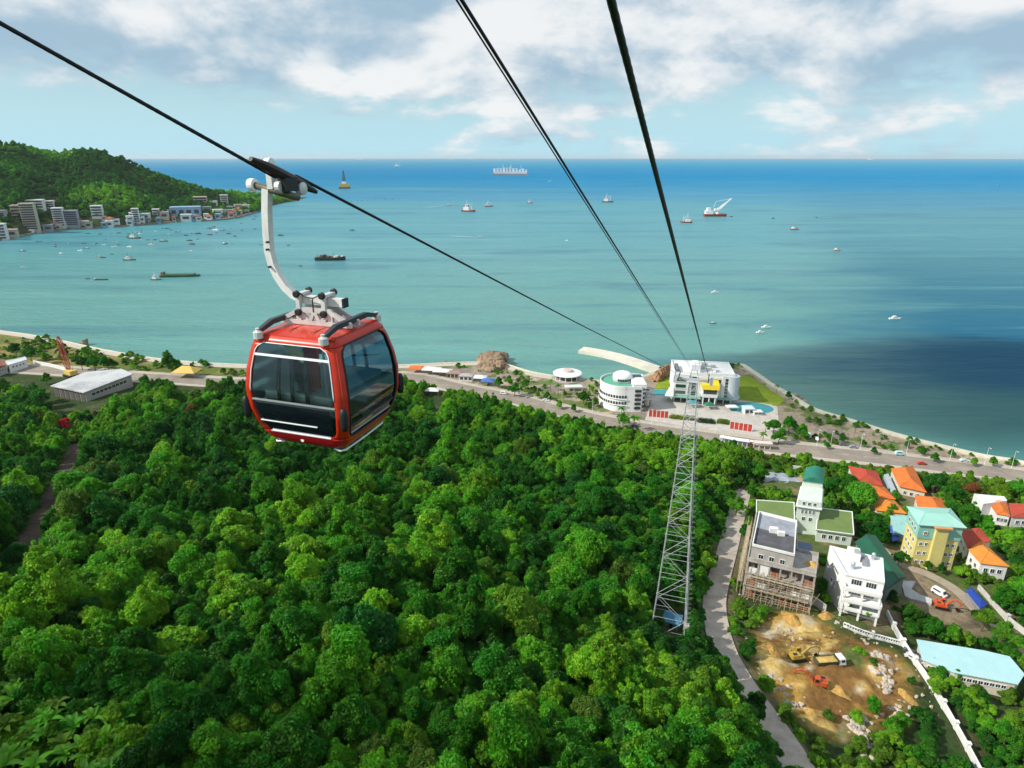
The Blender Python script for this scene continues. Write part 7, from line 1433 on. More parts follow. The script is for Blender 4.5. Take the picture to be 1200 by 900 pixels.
# ================================================================== HEADLAND: woods and buildings
def headland_woods():
    g = np.random.default_rng(41); P, S, T, VI = [], [], [], []
    while len(P) < 9000:
        c, w_ = g.uniform(-420, 305), g.uniform(0.06, 1.06); w_ = w_ * 1.5 if c > 235 else w_; p = hl(c, w_)
        if w_ < .12 and g.random() < .6: continue
        n = float(vnoise(np.array([p.x]), np.array([p.y]), 120, 83)[0]) + g.uniform(-.12, .12); s_ = g.uniform(0.8, 1.55)
        P.append((p.x, p.y, p.z - 2.5)); S.append((s_, s_, s_ * g.uniform(.75, 1.1))); T.append(np.array(GREEN['deep' if n < .44 else 'mid' if n < .54 else 'fresh' if n < .64 else 'lime']) * g.uniform(1.0, 1.45)); VI.append(g.integers(0, 7))
    scatter('headland_woods', P, S, g.uniform(0, 6.28, len(P)), T, VI, PROTO, 'dense green woods covering the headland hill')
headland_woods()
HW = [mat('far_white', (0.66, 0.65, 0.62), 0.8, 0.1, 0.05), mat('far_tan', (0.48, 0.41, 0.33), 0.8, 0.12, 0.05), mat('far_grey', (0.30, 0.31, 0.34), 0.8, 0.12, 0.05), mat('far_blue', (0.22, 0.36, 0.50), 0.6, 0.12, 0.05)]
FARW = mat('far_window_dark', (0.05, 0.06, 0.075), 0.4, 0.2, 0.1); REDR = mat('far_red_roof', (0.42, 0.10, 0.05), 0.8, 0.15, 0.1)
def far_block(px0, px1, py0, py1, wm, label, cat='building', name=None, floors=0, roof=None, rz=.35, dpx=1.0):
    c = hl_ground((px0 + px1) / 2, py1); k = mpp(c); w_ = (px1 - px0) * k * .88; h = max(5, (py1 - py0) * k); d = w_ * .55 * dpx + 4
    r = thing(name or ('hotel' if floors else 'house'), label, cat, c, rz); b = MB(); b.bx(-w_ / 2, w_ / 2, -d / 2, d / 2, -14, h); b.build('wall', wm, r)
    b = MB()
    if roof: b.hip(-w_ / 2 - 1, w_ / 2 + 1, -d / 2 - 1, d / 2 + 1, h + 1.1, max(3, h * .25), None, 'x' if w_ > d else 'y', 1)
    else: b.bx(-w_ / 2 - .6, w_ / 2 + .6, -d / 2 - .6, d / 2 + .6, h + .01, h + 1.4)
    b.build('roof', roof or wm, r)
    if floors:
        fh = h / floors
        for i in range(floors): b = MB(); b.bx(-w_ / 2 + 1, w_ / 2 - 1, -d / 2 - .5, -d / 2 + .1, fh * (i + .25), fh * (i + .75)); b.build('window_band', FARW, r); b = MB(); b.bx(-w_ / 2, w_ / 2, -d / 2 - 2.2, -d / 2 - .02, fh * (i + .98) - .5, fh * (i + 1) - .02); b.build('balcony', wm, r)
    else:
        n = max(1, int(w_ / 14))
        for i in range(n): b = MB(); x = -w_ / 2 + w_ * (i + .5) / n; b.bx(x - w_ / n * .3, x + w_ / n * .3, -d / 2 - .3, -d / 2 + .1, h * .35, h * .75); b.build('window', FARW, r)
    return r
for a in [(31, 47, 241, 270, 1, 'tall tan hotel with balconies on the headland shore', 11), (66, 78, 246, 266, 0, 'pale hotel block with window bands right of the tall tan hotel', 8), (77, 94, 247, 263, 2, 'wide grey hotel block right of the pale hotel', 7), (17, 31, 242, 256, 1, 'tan block uphill left of the tall tan hotel', 4), (-3, 10, 261, 278, 0, 'pale block at the left edge of the headland shore', 5), (35, 54, 235, 244, 0, 'white block uphill behind the tall tan hotel', 3), (56, 66, 237, 244, 0, 'small white block uphill between the two tall hotels', 3),
          (110, 123, 242, 254, 0, 'white villa block alone on the wooded headland slope', 4), (157, 165, 245, 260, 0, 'slim white tower block by the headland shore', 6), (259, 268, 229, 240, 0, 'white tower block near the tip of the headland', 5), (180, 188, 245, 253, 0, 'small white block in the middle of the headland shore', 3), (227, 243, 231, 239, 1, 'tan block uphill near the headland tip', 3)]:
    far_block(*a[:4], HW[a[4]], a[5], 'hotel' if a[6] > 4 else 'building', 'hotel' if a[6] > 4 else 'villa_block', a[6])
far_block(80, 95, 259, 265, HW[1], 'red roofed house at the foot of the wide grey hotel', roof=REDR)
far_block(201, 237, 243, 253, HW[3], 'long blue-grey hall on the headland shore', 'hall', 'hall')
fl = [(149, 158, 253, 260, 0, 'low white house left of the slim tower block'), (168, 177, 252, 258, 0, 'low white house right of the slim tower block'), (189, 199, 250, 257, 1, 'low tan house left of the blue-grey hall'), (213, 226, 252, 259, 0, 'white shore house below the blue-grey hall'), (238, 248, 243, 250, 2, 'grey house right of the blue-grey hall'), (250, 262, 246, 253, 0, 'white house below the headland tower block'), (263, 274, 247, 254, 2, 'grey house by the shore below the headland tower block'), (275, 284, 240, 247, 1, 'tan house at the headland tip'),
      (284, 293, 241, 247, 0, 'last pale house on the tip of the headland'), (246, 255, 236, 242, 0, 'white house left of the headland tower block'), (101, 109, 260, 266, 1, 'tan shore house right of the red roof'), (125, 134, 259, 265, 0, 'white shore house left of the low white house'), (10, 22, 268, 276, 1, 'low tan shore house right of the edge block'), (52, 63, 264, 270, 2, 'low grey shore house between the hotels'), (0, 9, 247, 256, 2, 'grey uphill house at the left edge of the headland')]
for a in fl: far_block(*a[:4], HW[a[4]], a[5], rz=random.uniform(.2, .5))
# ================================================================== SHIPS AND BOATS
HC = {'blue': mat('hull_blue', (0.05, 0.13, 0.25), 0.5, 0.2, 0.3), 'black': mat('hull_black', (0.03, 0.035, 0.035), 0.6, 0.3, 0.2, stain=(0.2, 0.1, 0.05), stain_amt=0.4), 'red': mat('hull_red', (0.38, 0.06, 0.035), 0.6, 0.2, 0.2), 'white': mat('hull_white', (0.74, 0.75, 0.75), 0.5, 0.06, 0.3), 'brown': mat('hull_brown', (0.20, 0.14, 0.09), 0.7, 0.25, 0.3), 'green': mat('hull_green', (0.05, 0.13, 0.07), 0.6, 0.25, 0.2, stain=(0.15, 0.1, 0.05), stain_amt=0.4), 'orange': mat('hull_orange', (0.55, 0.2, 0.05), 0.6, 0.15, 0.3)}
def hull(b, L_, B, H, bow=.28, stern=.85, sheer=.25, n=12):
    vs = []
    for i in range(n + 1):
        t = i / n; x = -L_ / 2 + L_ * t; w_ = B / 2 * (min(1, stern + (1 - stern) * t / .25) if t < .25 else 1 if t < 1 - bow else max(.02, 1 - ((t - 1 + bow) / bow) ** 1.8)); z = H * (1 + sheer * (2 * t - .9) ** 2 * (1.3 if t > .5 else .6))
        vs += [(x, -w_, z), (x * (.985), -w_ * .72, -.6 * H), (x * .985, w_ * .72, -.6 * H), (x, w_, z)]
    fs = [(i * 4 + j, i * 4 + 1 + j, i * 4 + 5 + j, i * 4 + 4 + j) for i in range(n) for j in range(3)] + [(0, 3, 2, 1), (n * 4, n * 4 + 1, n * 4 + 2, n * 4 + 3)] + [(i * 4, i * 4 + 4, i * 4 + 7, i * 4 + 3) for i in range(n)]
    return b.add(vs, fs)
def boat(px, py, Lpx, col, label, rz=0.0, kind='fishing', group=None, cat='boat', cabc='white'):
    p = W(px, py, 0.0); k = mpp(p); L_ = Lpx * k; B = L_ * (.30 if kind != 'barge' else .24); H = L_ * (.09 if kind != 'barge' else .05)
    nm = {'fishing': 'fishing_boat', 'small': 'small_boat', 'tug': 'tugboat', 'barge': 'barge', 'ship': 'ship', 'speed': 'motorboat', 'yacht': 'motorboat'}[kind]; r = thing(nm, label, cat, p, rz, group); m = HC[col]
    b = MB(); hull(b, L_, B, H, .45 if kind in ('speed', 'yacht') else .28, .85 if kind != 'barge' else .98, .25 if kind != 'barge' else .05); b.build('hull', m, r)
    cm = HC[cabc]
    if kind == 'small':
        b = MB(); b.bx(-L_ * .25, L_ * .0, -B * .28, B * .28, H * .9, H * 2.3); b.build('cabin', cm, r); b = MB(); b.tube([(L_ * .12, 0, H * .9), (L_ * .12, 0, H * 4.2)], L_ * .018, 5); b.build('mast', HC['brown'], r)
    elif kind in ('fishing', 'tug', 'ship'):
        q = 1.4 if kind == 'tug' else 1.0
        b = MB(); b.bx(-L_ * .34, L_ * .04, -B * .34, B * .34, H * .95, H * 2.4 * q); b.build('cabin', cm, r); b = MB(); b.bx(-L_ * .22, L_ * .0, -B * .27, B * .27, H * 2.41 * q, H * 3.6 * q); br = b.build('bridge', cm, r); b = MB(); b.bx(-L_ * .17, L_ * .012, -B * .28, B * .28, H * 2.8 * q, H * 3.3 * q); b.build('window', FARW, br)
        b = MB(); b.tube([(-L_ * .10, 0, H * 3.5 * q), (-L_ * .10, 0, H * 6.2 * q)], L_ * .014, 5); b.tube([(-L_ * .10, -B * .3, H * 5 * q), (-L_ * .10, B * .3, H * 5 * q)], L_ * .010, 5); b.tube([(L_ * .25, 0, H), (L_ * .25, 0, H * 4.5 * q)], L_ * .014, 5); b.tube([(L_ * .25, 0, H * 2), (L_ * .02, 0, H * 4.6 * q)], L_ * .010, 5); b.build('mast', HC['brown' if kind == 'fishing' else 'white'], r)
        if kind == 'tug': b = MB(); b.lathe([(B * .10, H * 2.4), (B * .09, H * 4.6)], (-L_ * .28, 0, 0), 10); b.build('funnel', HC['red'], r)
    elif kind in ('speed', 'yacht'):
        b = MB(); b.bx(-L_ * .28, L_ * .12, -B * .32, B * .32, H * .9, H * 2.2); cb = b.build('cabin', HC['white'], r); b = MB(); b.bx(-L_ * .2, L_ * .125, -B * .33, B * .33, H * 1.4, H * 1.9); b.build('window', FARW, cb)
        if kind == 'yacht': b = MB(); b.bx(-L_ * .2, L_ * .02, -B * .26, B * .26, H * 2.21, H * 3.2); b.build('flybridge', HC['white'], r)
    elif kind == 'barge':
        b = MB(); b.bx(-L_ * .40, L_ * .36, -B * .40, B * .40, H * .9, H * 1.5); b.build('hatch_cover', HC['green'], r); b = MB(); b.bx(-L_ * .47, -L_ * .41, -B * .35, B * .35, H * .9, H * 2.6); b.build('cabin', cm, r)
    return r
for i in range(42):
    px = random.uniform(30, 300); boat(px, hl_at(px)[1] + abs(random.gauss(6, 10)) + 5, random.uniform(3, 5.5), random.choice(['black', 'black', 'blue', 'brown', 'white']), 'one of the tiny boats crowded off the headland beach', random.uniform(-.6, .6), 'small', 'tiny boats crowded off the headland beach', cabc='brown')
GRP = 'small boats moored in the bay'
SB = [(27, 294.5, 8, 'blue', 'dark blue boat alone at the left edge of the bay'), (27, 313, 5, 'white', 'tiny white boat near the left edge, below the dark blue one'), (72, 297, 6, 'white', 'white boat off the tall tan hotel'), (80, 286, 5, 'blue', 'blue boat close to the beach below the hotels'), (94, 294, 7, 'white', 'left boat of a touching white pair off the hotels'), (101, 291.5, 7, 'blue', 'right boat of a touching pair off the hotels'), (94, 285, 4, 'brown', 'tiny brown boat close to the beach below the grey hotel'), (111, 287, 5, 'blue', 'blue boat off the lone white villa block'), (122, 287, 5, 'white', 'white boat off the lone white villa block'), (134, 289.5, 6, 'white', 'white boat right of the villa-block pair'), (115, 301, 6, 'brown', 'left boat of a brown pair in open bay water'), (121, 302, 6, 'black', 'black boat touching a brown one in open bay water'), (131, 298, 4, 'black', 'tiny black boat right of the brown pair'), (152, 289.5, 7, 'white', 'white boat off the slim tower block'), (178, 287, 8, 'white', 'white boat with a long hull off the middle shore houses'), (164, 274, 6, 'white', 'white boat with a tall mast near the headland beach'), (183, 271, 4, 'white', 'tiny white boat closest to the headland beach'), (208, 272, 6, 'green', 'green boat close to the shore below the blue-grey hall'), (218, 276, 5, 'black', 'small black boat right of the green one'), (222, 282, 7, 'black', 'farther boat of a black pair off the blue-grey hall'), (225, 286.5, 8, 'black', 'nearer boat of a black pair off the blue-grey hall'), (232, 274, 7, 'black', 'black boat close below the headland houses'), (245, 268, 5, 'blue', 'blue boat close below the headland tower block'), (253, 270, 9, 'white', 'long white boat below the headland tip'), (261, 270, 6, 'blue', 'dark boat touching the long white one below the tip'), (268, 274, 5, 'black', 'black boat off the headland tip, middle of three'), (275, 277, 5, 'black', 'black boat off the headland tip, outermost of three'), (224, 294, 4, 'white', 'tiny white boat alone below the black pair'), (103, 327, 5, 'black', 'tiny black skiff left of the white-cabined barge'), (306, 287, 5, 'brown', 'brown boat seen just left of the hanger arm'), (338, 287.5, 4, 'black', 'tiny black boat right of the hanger arm'), (329, 276, 7, 'black', 'dark boat touching the right edge of the hanger arm'), (412.5, 270, 6, 'black', 'dark boat alone between the crane barge and the work boat'), (352, 312, 5, 'black', 'thin dark skiff left of the brown work boat'), (664, 282, 4, 'white', 'tiny pale boat alone in mid sea near the central cable'), (857, 254, 4, 'black', 'tiny dark boat right of the crane ship'), (906, 256, 4, 'black', 'tiny dark boat far right of the crane ship'), (957, 255, 3, 'black', 'tiniest dark boat right of all near the crane ship'), (1170, 217, 4, 'brown', 'far brown boat near the right edge')]
for px, py, l, c, lab in SB: boat(px, py, l, c, lab, random.uniform(-.4, .4) + (math.pi if random.random() < .5 else 0), 'small', GRP, cabc='white' if c != 'black' else 'brown')
for px, py, l, c, k, lab, rz in [(152, 305, 14, 'brown', 'fishing', 'brown fishing boat with a tall cabin in the middle of the bay', .1), (158, 279.5, 15, 'brown', 'fishing', 'long brown fishing boat near the headland beach', 0), (192, 283, 9, 'green', 'fishing', 'green fishing boat with a white cabin in the bay', .2), (264, 286, 7, 'black', 'fishing', 'dark fishing boat with a tall mast left of the hanger arm', 1.0), (183, 328, 12, 'brown', 'tug', 'small brown tug at the stern of the long green barge', 0),
                             (549, 248, 17, 'red', 'tug', 'red hulled tug with white bridge, left of the far pair', -.25), (573, 242, 10, 'red', 'tug', 'smaller red hulled tug right of the first one', .2), (621, 238, 7, 'red', 'tug', 'small reddish tug left of the central cables', 0), (712, 237, 13, 'red', 'tug', 'red hulled tug with white bridge between the cables', -.1), (804, 261, 14, 'red', 'tug', 'red hulled work boat with a white deckhouse by the right cable', math.pi), (931, 269, 10, 'red', 'fishing', 'reddish fishing boat right of the crane ship', 0), (981, 293.5, 9, 'orange', 'fishing', 'small orange boat alone in open sea', 0)]:
    boat(px, py, l, c, lab, rz, k)
boat(119, 328, 16, 'black', 'black barge with a white cabin in the bay', 0.0, 'barge'); boat(212, 324, 44, 'green', 'long dark green barge lying in the bay', .10, 'barge', cabc='brown')
for px, py, l, k, lab, rz in [(838, 343, 9, 'yacht', 'white motorboat just right of the right cable', 0), (836, 379, 8, 'speed', 'bluish motorboat just right of the right cable, nearer the station', .1), (898, 384, 11, 'yacht', 'upper of two white motorboats lying together offshore', 0), (891, 390, 10, 'yacht', 'lower of two white motorboats lying together offshore', .1), (1049, 374, 14, 'yacht', 'large white motorboat alone off the right shore', 0), (563, 278, 7, 'speed', 'white motorboat speeding with a wake in mid bay', 0), (527, 240, 7, 'speed', 'white motorboat with a wake left of the red tugs', .2), (645, 213, 5, 'speed', 'far white boat left of the central cables', 0)]:
    boat(px, py, l, 'white' if 'bluish' not in lab else 'blue', lab, rz, k)
FOAM = mat('wake_foam', (0.50, 0.62, 0.64), 0.6, 0.3, 0.1)
for a, d, lab in (((561, 278), (528, 276.5), 'thin white wake trailing left of the speeding motorboat'), ((525, 240), (500, 243), 'pale wake trailing left of the far motorboat')):
    A, D = W(*a, .05), W(*d, .05); b = MB(); u = (D - A).normalized(); n = Vector((-u.y, u.x, 0)); b.add([A - n, A + n, D + n * 5, D + n * 3, A.lerp(D, .3), D - n * 3, D - n * 5], [(0, 4, 5, 6), (4, 1, 2, 3)]); o = b.build('wake', FOAM); o['kind'] = 'stuff'; o['label'] = lab
for i, (px, py, l, lab) in enumerate([(422, 187.2, 6, 'tiny white ship on the horizon above the gondola grip'), (466, 195, 8, 'far white ship in the blue water above the bay'), (530, 186, 5, 'leftmost of three tiny ships on the horizon near the centre'), (554, 186, 5, 'middle of three tiny ships on the horizon near the centre'), (589, 185.8, 6, 'rightmost of three tiny ships on the horizon near the centre'), (730, 186, 5, 'tiny white ship on the horizon left of the right cable'), (1020, 187.8, 7, 'tiny white ship alone on the right horizon')]):
    boat(px, max(py, 186.3), l, 'white', lab, 0, 'ship', cat='ship')
def work_boat():
    r = boat(387.5, 304.8, 35, 'black', 'low dark work boat crowded with gear, right of the hanger arm', .05, 'small', cabc='brown'); r.name = 'work_boat'; k = mpp(r.location); L_ = 35 * k; g = random.Random(15)
    for c in kids(r):
        if c.name.startswith(('cabin', 'mast')): bpy.data.objects.remove(c)
    for i in range(11): x = -L_ * .40 + L_ * .78 * i / 10; b = MB(); w_, h = L_ * g.uniform(.03, .07), L_ * g.uniform(.05, .11); b.bx(x - w_ / 2, x + w_ / 2, -L_ * .07, L_ * .07, L_ * .07, L_ * .07 + h); b.build('deck_gear', HC[g.choice(['brown', 'black', 'brown', 'white'])], r)
    for x in (-.43, -.2, .12): b = MB(); b.tube([(x * L_, 0, L_ * .08), (x * L_, 0, L_ * g.uniform(.17, .26))], L_ * .007, 5); b.build('mast', HC['brown'], r)
work_boat()
def crane_barge():
    p = W(404, 221, 0); k = mpp(p); r = thing('crane_barge', 'yellowish crane barge with a tall dark lattice tower near the horizon', 'barge', p, .1); L_ = 13 * k
    b = MB(); hull(b, L_, L_ * .45, L_ * .14, .12, .98, .05); b.build('hull', HC['brown'], r); YL = mat('barge_yellow', (0.50, 0.36, 0.08), 0.7, 0.2, 0.1)
    b = MB(); b.bx(-L_ * .42, L_ * .42, -L_ * .18, L_ * .18, L_ * .14, L_ * .42); b.build('deckhouse', YL, r); b = MB(); b.bx(-L_ * .2, L_ * .15, -L_ * .15, L_ * .15, L_ * .421, L_ * .62); b.build('bridge', HC['white'], r)
    b = MB(); H = 20 * k
    for sx in (-1, 1):
        for sy in (-1, 1): b.tube([(sx * L_ * .13, sy * L_ * .13, L_ * .6), (sx * L_ * .02 - L_ * .02, sy * L_ * .02, H)], L_ * .016, 5)
    for i in range(8):
        z0, z1 = L_ * .6 + (H - L_ * .6) * i / 8, L_ * .6 + (H - L_ * .6) * (i + 1) / 8; a, c = L_ * (.13 - .11 * i / 8), L_ * (.13 - .11 * (i + 1) / 8)
        for s_ in (-1, 1): b.tube([(-a, s_ * a, z0), (c, s_ * c, z1)], L_ * .012, 4); b.tube([(s_ * a, -a, z0), (s_ * c, c, z1)], L_ * .012, 4); b.tube([(a, s_ * a, z0), (-c, s_ * c, z1)], L_ * .012, 4)
    b.build('lattice_tower', HC['black'], r)
crane_barge()
def crane_ship():
    p = W(838, 253.5, 0); k = mpp(p); L_ = 27 * k; r = thing('crane_ship', 'white and red crane ship with its boom raised to the right', 'ship', p, 0)
    b = MB(); hull(b, L_, L_ * .32, L_ * .10, .15, .95, .1); b.build('hull', HC['red'], r); b = MB(); b.bx(-L_ * .44, -L_ * .14, -L_ * .13, L_ * .13, L_ * .1, L_ * .24); b.build('deckhouse', HC['white'], r); b = MB(); b.bx(-L_ * .38, -L_ * .24, -L_ * .11, L_ * .11, L_ * .241, L_ * .36); b.build('bridge', HC['white'], r)
    b = MB(); b.lathe([(L_ * .09, L_ * .1), (L_ * .08, L_ * .24)], (L_ * .08, 0, 0), 14); b.bx(-L_ * .06, L_ * .16, -L_ * .09, L_ * .09, L_ * .24, L_ * .32); b.build('crane_house', HC['white'], r)
    b = MB(); base = Vector((L_ * .12, 0, L_ * .26)); tip = Vector((17 * k, 0, 20 * k))
    for sy in (-1, 1):
        for o in (0, L_ * .05): b.tube([base + Vector((-o, sy * L_ * .07, o)), tip + Vector((-o * .4, sy * L_ * .015, 0))], L_ * .013, 5)
    for i in range(9):
        a = base.lerp(tip, i / 9); c = base.lerp(tip, (i + 1) / 9); s0, s1 = L_ * (.07 - .055 * i / 9), L_ * (.07 - .055 * (i + 1) / 9); b.tube([a + Vector((0, -s0, 0)), c + Vector((0, s1, 0))], L_ * .009, 4); b.tube([a + Vector((-s0 * .6, s0, s0 * .6)), c + Vector((0, s1, 0))], L_ * .009, 4)
    b.build('boom', HC['white'], r); b = MB(); b.tube([(-L_ * .1, 0, L_ * .36), (-L_ * .03, 0, L_ * .62), tip], L_ * .006, 4); b.build('boom_stay', HC['white'], r)
crane_ship()
def dock():
    p = W(598, 206, 0); k = mpp(p); L_ = 42 * k; r = thing('floating_dock', 'big pale floating dock crowded with structures near the horizon', 'ship', p, 0); GW = mat('dock_white', (0.62, 0.63, 0.65), 0.7, 0.15, 0.01)
    b = MB(); b.bx(-L_ / 2, L_ / 2, -L_ * .10, L_ * .10, -3, L_ * .06); b.build('hull', mat('dock_grey_blue', (0.20, 0.24, 0.30), 0.7, 0.15, 0.01), r); b = MB(); b.bx(-L_ * .46, L_ * .46, -L_ * .09, L_ * .09, L_ * .0602, L_ * .11); b.build('deck_block', GW, r); g = random.Random(6)
    for i in range(11): x = -L_ * .44 + L_ * .88 * i / 10; h = L_ * (g.uniform(.07, .12) + .06 * math.exp(-((i - 4) / 2.2) ** 2)); b = MB(); b.bx(x - L_ * .032, x + L_ * .028, -L_ * .07, L_ * .07, L_ * .1102, L_ * .08 + h); b.build('superstructure', GW if i % 3 else HC['white'], r)
    for x in (-.2, .02, .3): b = MB(); b.tube([(x * L_, 0, L_ * .1), (x * L_, 0, L_ * .30)], L_ * .006, 5); b.build('mast', GW, r)
dock()
for i, px in enumerate((412, 419, 425, 431, 440, 451, 460)): p = W(px, 236 - i * .4, 0); b = MB(); k = mpp(p); b.lathe([(.01, -.5), (k * .5, -.3), (k * .45, k * .3), (k * .12, k * .5), (k * .1, k * 1.3), (.01, k * 1.4)], n=10); tag(b.build('buoy', HC['black'], loc=p), 'one of the dark marker buoys in a line right of the crane barge', 'buoy', 'line of marker buoys')
# ================================================================== LEFT SHORE: hall, crane, field; lamps and cars
def left_shore():
    zt = 13.0; q = px_poly([(59, 452), (98, 460), (156, 438), (142, 432), (100, 436)], zt); c = sum(q, Vector()) / 5; s = Site('hall', 'large hall with a pale worn flat roof and open bays at the left shore', 'hall', (c.x, c.y, 4.0))
    s.block('wall', [p.lerp(c, .06) for p in q], 2, zt - .6, mat('hall_wall', (0.42, 0.40, 0.37), 0.85, 0.15, 0.2, stain=(0.25, 0.23, 0.2), stain_amt=0.5)); s.block('roof', q, zt - .59, zt, mat('worn_pale_roof', (0.48, 0.49, 0.50), 0.85, 0.16, 0.05, stain=(0.14, 0.14, 0.14), stain_amt=0.85))
    A, B = q[0].lerp(c, .06), q[1].lerp(c, .06); u = (B - A).normalized(); n = Vector((u.y, -u.x, 0)); ang = math.atan2(u.y, u.x); L_ = (B - A).length
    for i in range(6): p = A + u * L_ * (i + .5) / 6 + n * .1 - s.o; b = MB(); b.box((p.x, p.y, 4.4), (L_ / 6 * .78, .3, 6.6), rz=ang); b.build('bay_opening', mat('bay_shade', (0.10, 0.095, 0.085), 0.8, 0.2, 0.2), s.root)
    s.wins(q[1].lerp(c, .06), q[2].lerp(c, .06), [9.5], 9, 2.5, 1.8)
    p = W(84, 441, 4.0); r = thing('crawler_crane', 'red lattice crawler crane with a leaning boom at the left shore', 'crane', p, R(150)); k = mpp(p); CR = mat('crane_red', (0.42, 0.075, 0.035), 0.6, 0.15, 0.5); CY = mat('crane_yellow', (0.65, 0.48, 0.12), 0.5, 0.1, 0.5)
    b = MB(); b.bx(-4.5, 4.5, -3.6, -2.2, -.4, 1.5); b.build('track', BLACK, r); b = MB(); b.bx(-4.5, 4.5, 2.2, 3.6, -.4, 1.5); b.build('track', BLACK, r); b = MB(); b.bx(-4.2, 2.4, -2.5, 2.5, 1.6, 4.8); hs = b.build('house', CY, r, bevel=.1); b = MB(); b.bx(2.42, 4.4, .6, 2.4, 1.7, 4.6); b.build('cab', CY, r)
    H = 47 * k; tip = Vector((11 * k * .9, 0, H)); base = Vector((2.0, 0, 3.6)); b = MB(); NN = 16
    def wv(t): return 1.35 * min(1, .25 + t * 5) * min(1, (1 - t) * 5 + .25)
    pr = None
    for i in range(NN + 1):
        t = i / NN; c_ = base.lerp(tip, t); wd = wv(t); ring = [c_ + Vector((sx * wd, sy * wd, 0)) for sx, sy in ((-1, -1), (1, -1), (1, 1), (-1, 1))]
        if pr:
            for j in range(4): b.tube([pr[j], ring[j]], .20, 5); b.tube([pr[j], ring[(j + 1) % 4]], .12, 4); b.tube([ring[j], ring[(j + 1) % 4]], .12, 4)
        pr = ring
    b.build('boom', CR, r); b = MB(); b.tube([(-3.5, 0, 4.8), (-4.5, 0, 12), tip], .08, 4); b.tube([tip, tip - Vector((-.5, 0, 14))], .06, 4); b.build('stay_rope', DARKM, r)
    for quad, zt, wallm, roofm, lab in [([(6, 423), (28, 418), (32, 421), (9, 428)], 10, WHITE, mat('white_tin', (0.62, 0.64, 0.66), 0.6, 0.08, 0.2), 'long low shed with a white tin roof at the left edge'), ([(-8, 424), (5, 421), (8, 428), (-6, 433)], 10, CONC, mat('red_brown_tin', (0.28, 0.12, 0.08), 0.7, 0.15, 0.2), 'shed with a red-brown roof at the very left edge'), ([(31, 456), (49, 455), (50, 462), (32, 464)], 8, CONC, mat('pale_tin', (0.50, 0.50, 0.50), 0.7, 0.15, 0.2), 'low pale hut in front of the flat-roofed hall'), ([(18, 452), (29, 451), (30, 458), (19, 459)], 8.5, GREYC, mat('dark_tin', (0.10, 0.09, 0.08), 0.8, 0.2, 0.2), 'dark roofed hut left of the pale hut'), ([(0, 458), (14, 456), (15, 463), (0, 466)], 8, CONC, mat('tan_tin', (0.42, 0.36, 0.28), 0.8, 0.15, 0.2), 'tan hut at the left edge below the field')]:
        q = px_poly(quad, zt); c = sum(q, Vector()) / 4; s = Site('shed', lab, 'shed', (c.x, c.y, 4.0)); s.block('wall', [p.lerp(c, .07) for p in q], 2, zt - .25, wallm); s.quad_roof('roof', q, 1.2, roofm, gable=True)
        s.wins(q[3].lerp(c, .07), q[2].lerp(c, .07), [zt - 2.4], 4, 1.4, 1.2)
    b = MB(); P = [W(x, y, 4.0) for x, y in ((40, 426), (60, 430), (78, 435))]; o = P[0]; ribbon(b, smooth_path([p - o for p in P], 4), -.4, .4, -1, 2.4); tag(b.build('yard_wall', WHITE, loc=o), 'pale wall across the field between shed and red crane', 'wall')
    tent(220, 441, 17, 11, 4.2, (0.62, 0.42, 0.10), 'yellow-orange roofed pavilion tent by the promenade left of the gondola', 'tent', 4.2, -.1, 3.6)
    p = W(97, 403, 1.0); k = mpp(p); b = MB(); b.bx(-5 * k, 5 * k, -2, 2, -3, 1.2); b.bx(2.5 * k, 4.8 * k, -2.5, 2.5, 1.2, 4.2); tag(b.build('landing_stage', mat('stage_brown', (0.24, 0.20, 0.15), 0.9, 0.2, 0.2), loc=p), 'small dark landing stage on the beach behind the red crane', 'pier')
left_shore()
# street lamps along the coast road and the promenade
def lamp_proto():
    b = MB(); b.lathe([(.16, -1), (.16, .4), (.09, .5), (.06, 9.0)], n=8); b.tube([(0, 0, 8.9), (.5, 0, 9.5), (2.2, 0, 9.8)], .05, 6); h = MB(); h.box((2.4, 0, 9.78), (.9, .34, .14), ry=-.1); pole = (b, h); return pole
def lamps():
    pb, hb = lamp_proto(); first = None; names = ['in front of the round building', 'beside the red fence', 'in front of the station plaza', 'beside the white shelter', 'right of the white shelter', 'left of the parked cars', 'behind the villa yard', 'behind the left orange terrace', 'behind the right orange terrace', 'beside the rusty tree', 'near the right edge', 'at the very right edge', 'left of the round building', 'below the pale canopy', 'below the pavilion']
    xs = [718, 764, 800, 838, 918, 962, 985, 1014, 1063, 1110, 1150, 1188, 690, 655, 622]
    rd = [(proj(p), p, i) for i, p in enumerate(RD)]
    for x, nm in zip(xs, names):
        i = min(rd, key=lambda t: abs(t[0][0] - x))[2]; t = (RD[i + 1] - RD[i - 1]).normalized(); n = Vector((-t.y, t.x, 0)); p = RD[i] + n * 8.3; p.z = 4.2
        r = thing('street_lamp', 'white street lamp on the coast road ' + nm, 'lamp', p, math.atan2(-n.y, -n.x), 'street lamps along the coast road')
        if first is None: pm = pb.build('pole', TRIM, r).data; hm = hb.build('lamp_head', TRIM, r).data; first = True
        else: link('pole', pm, r); link('lamp_head', hm, r)
lamps()
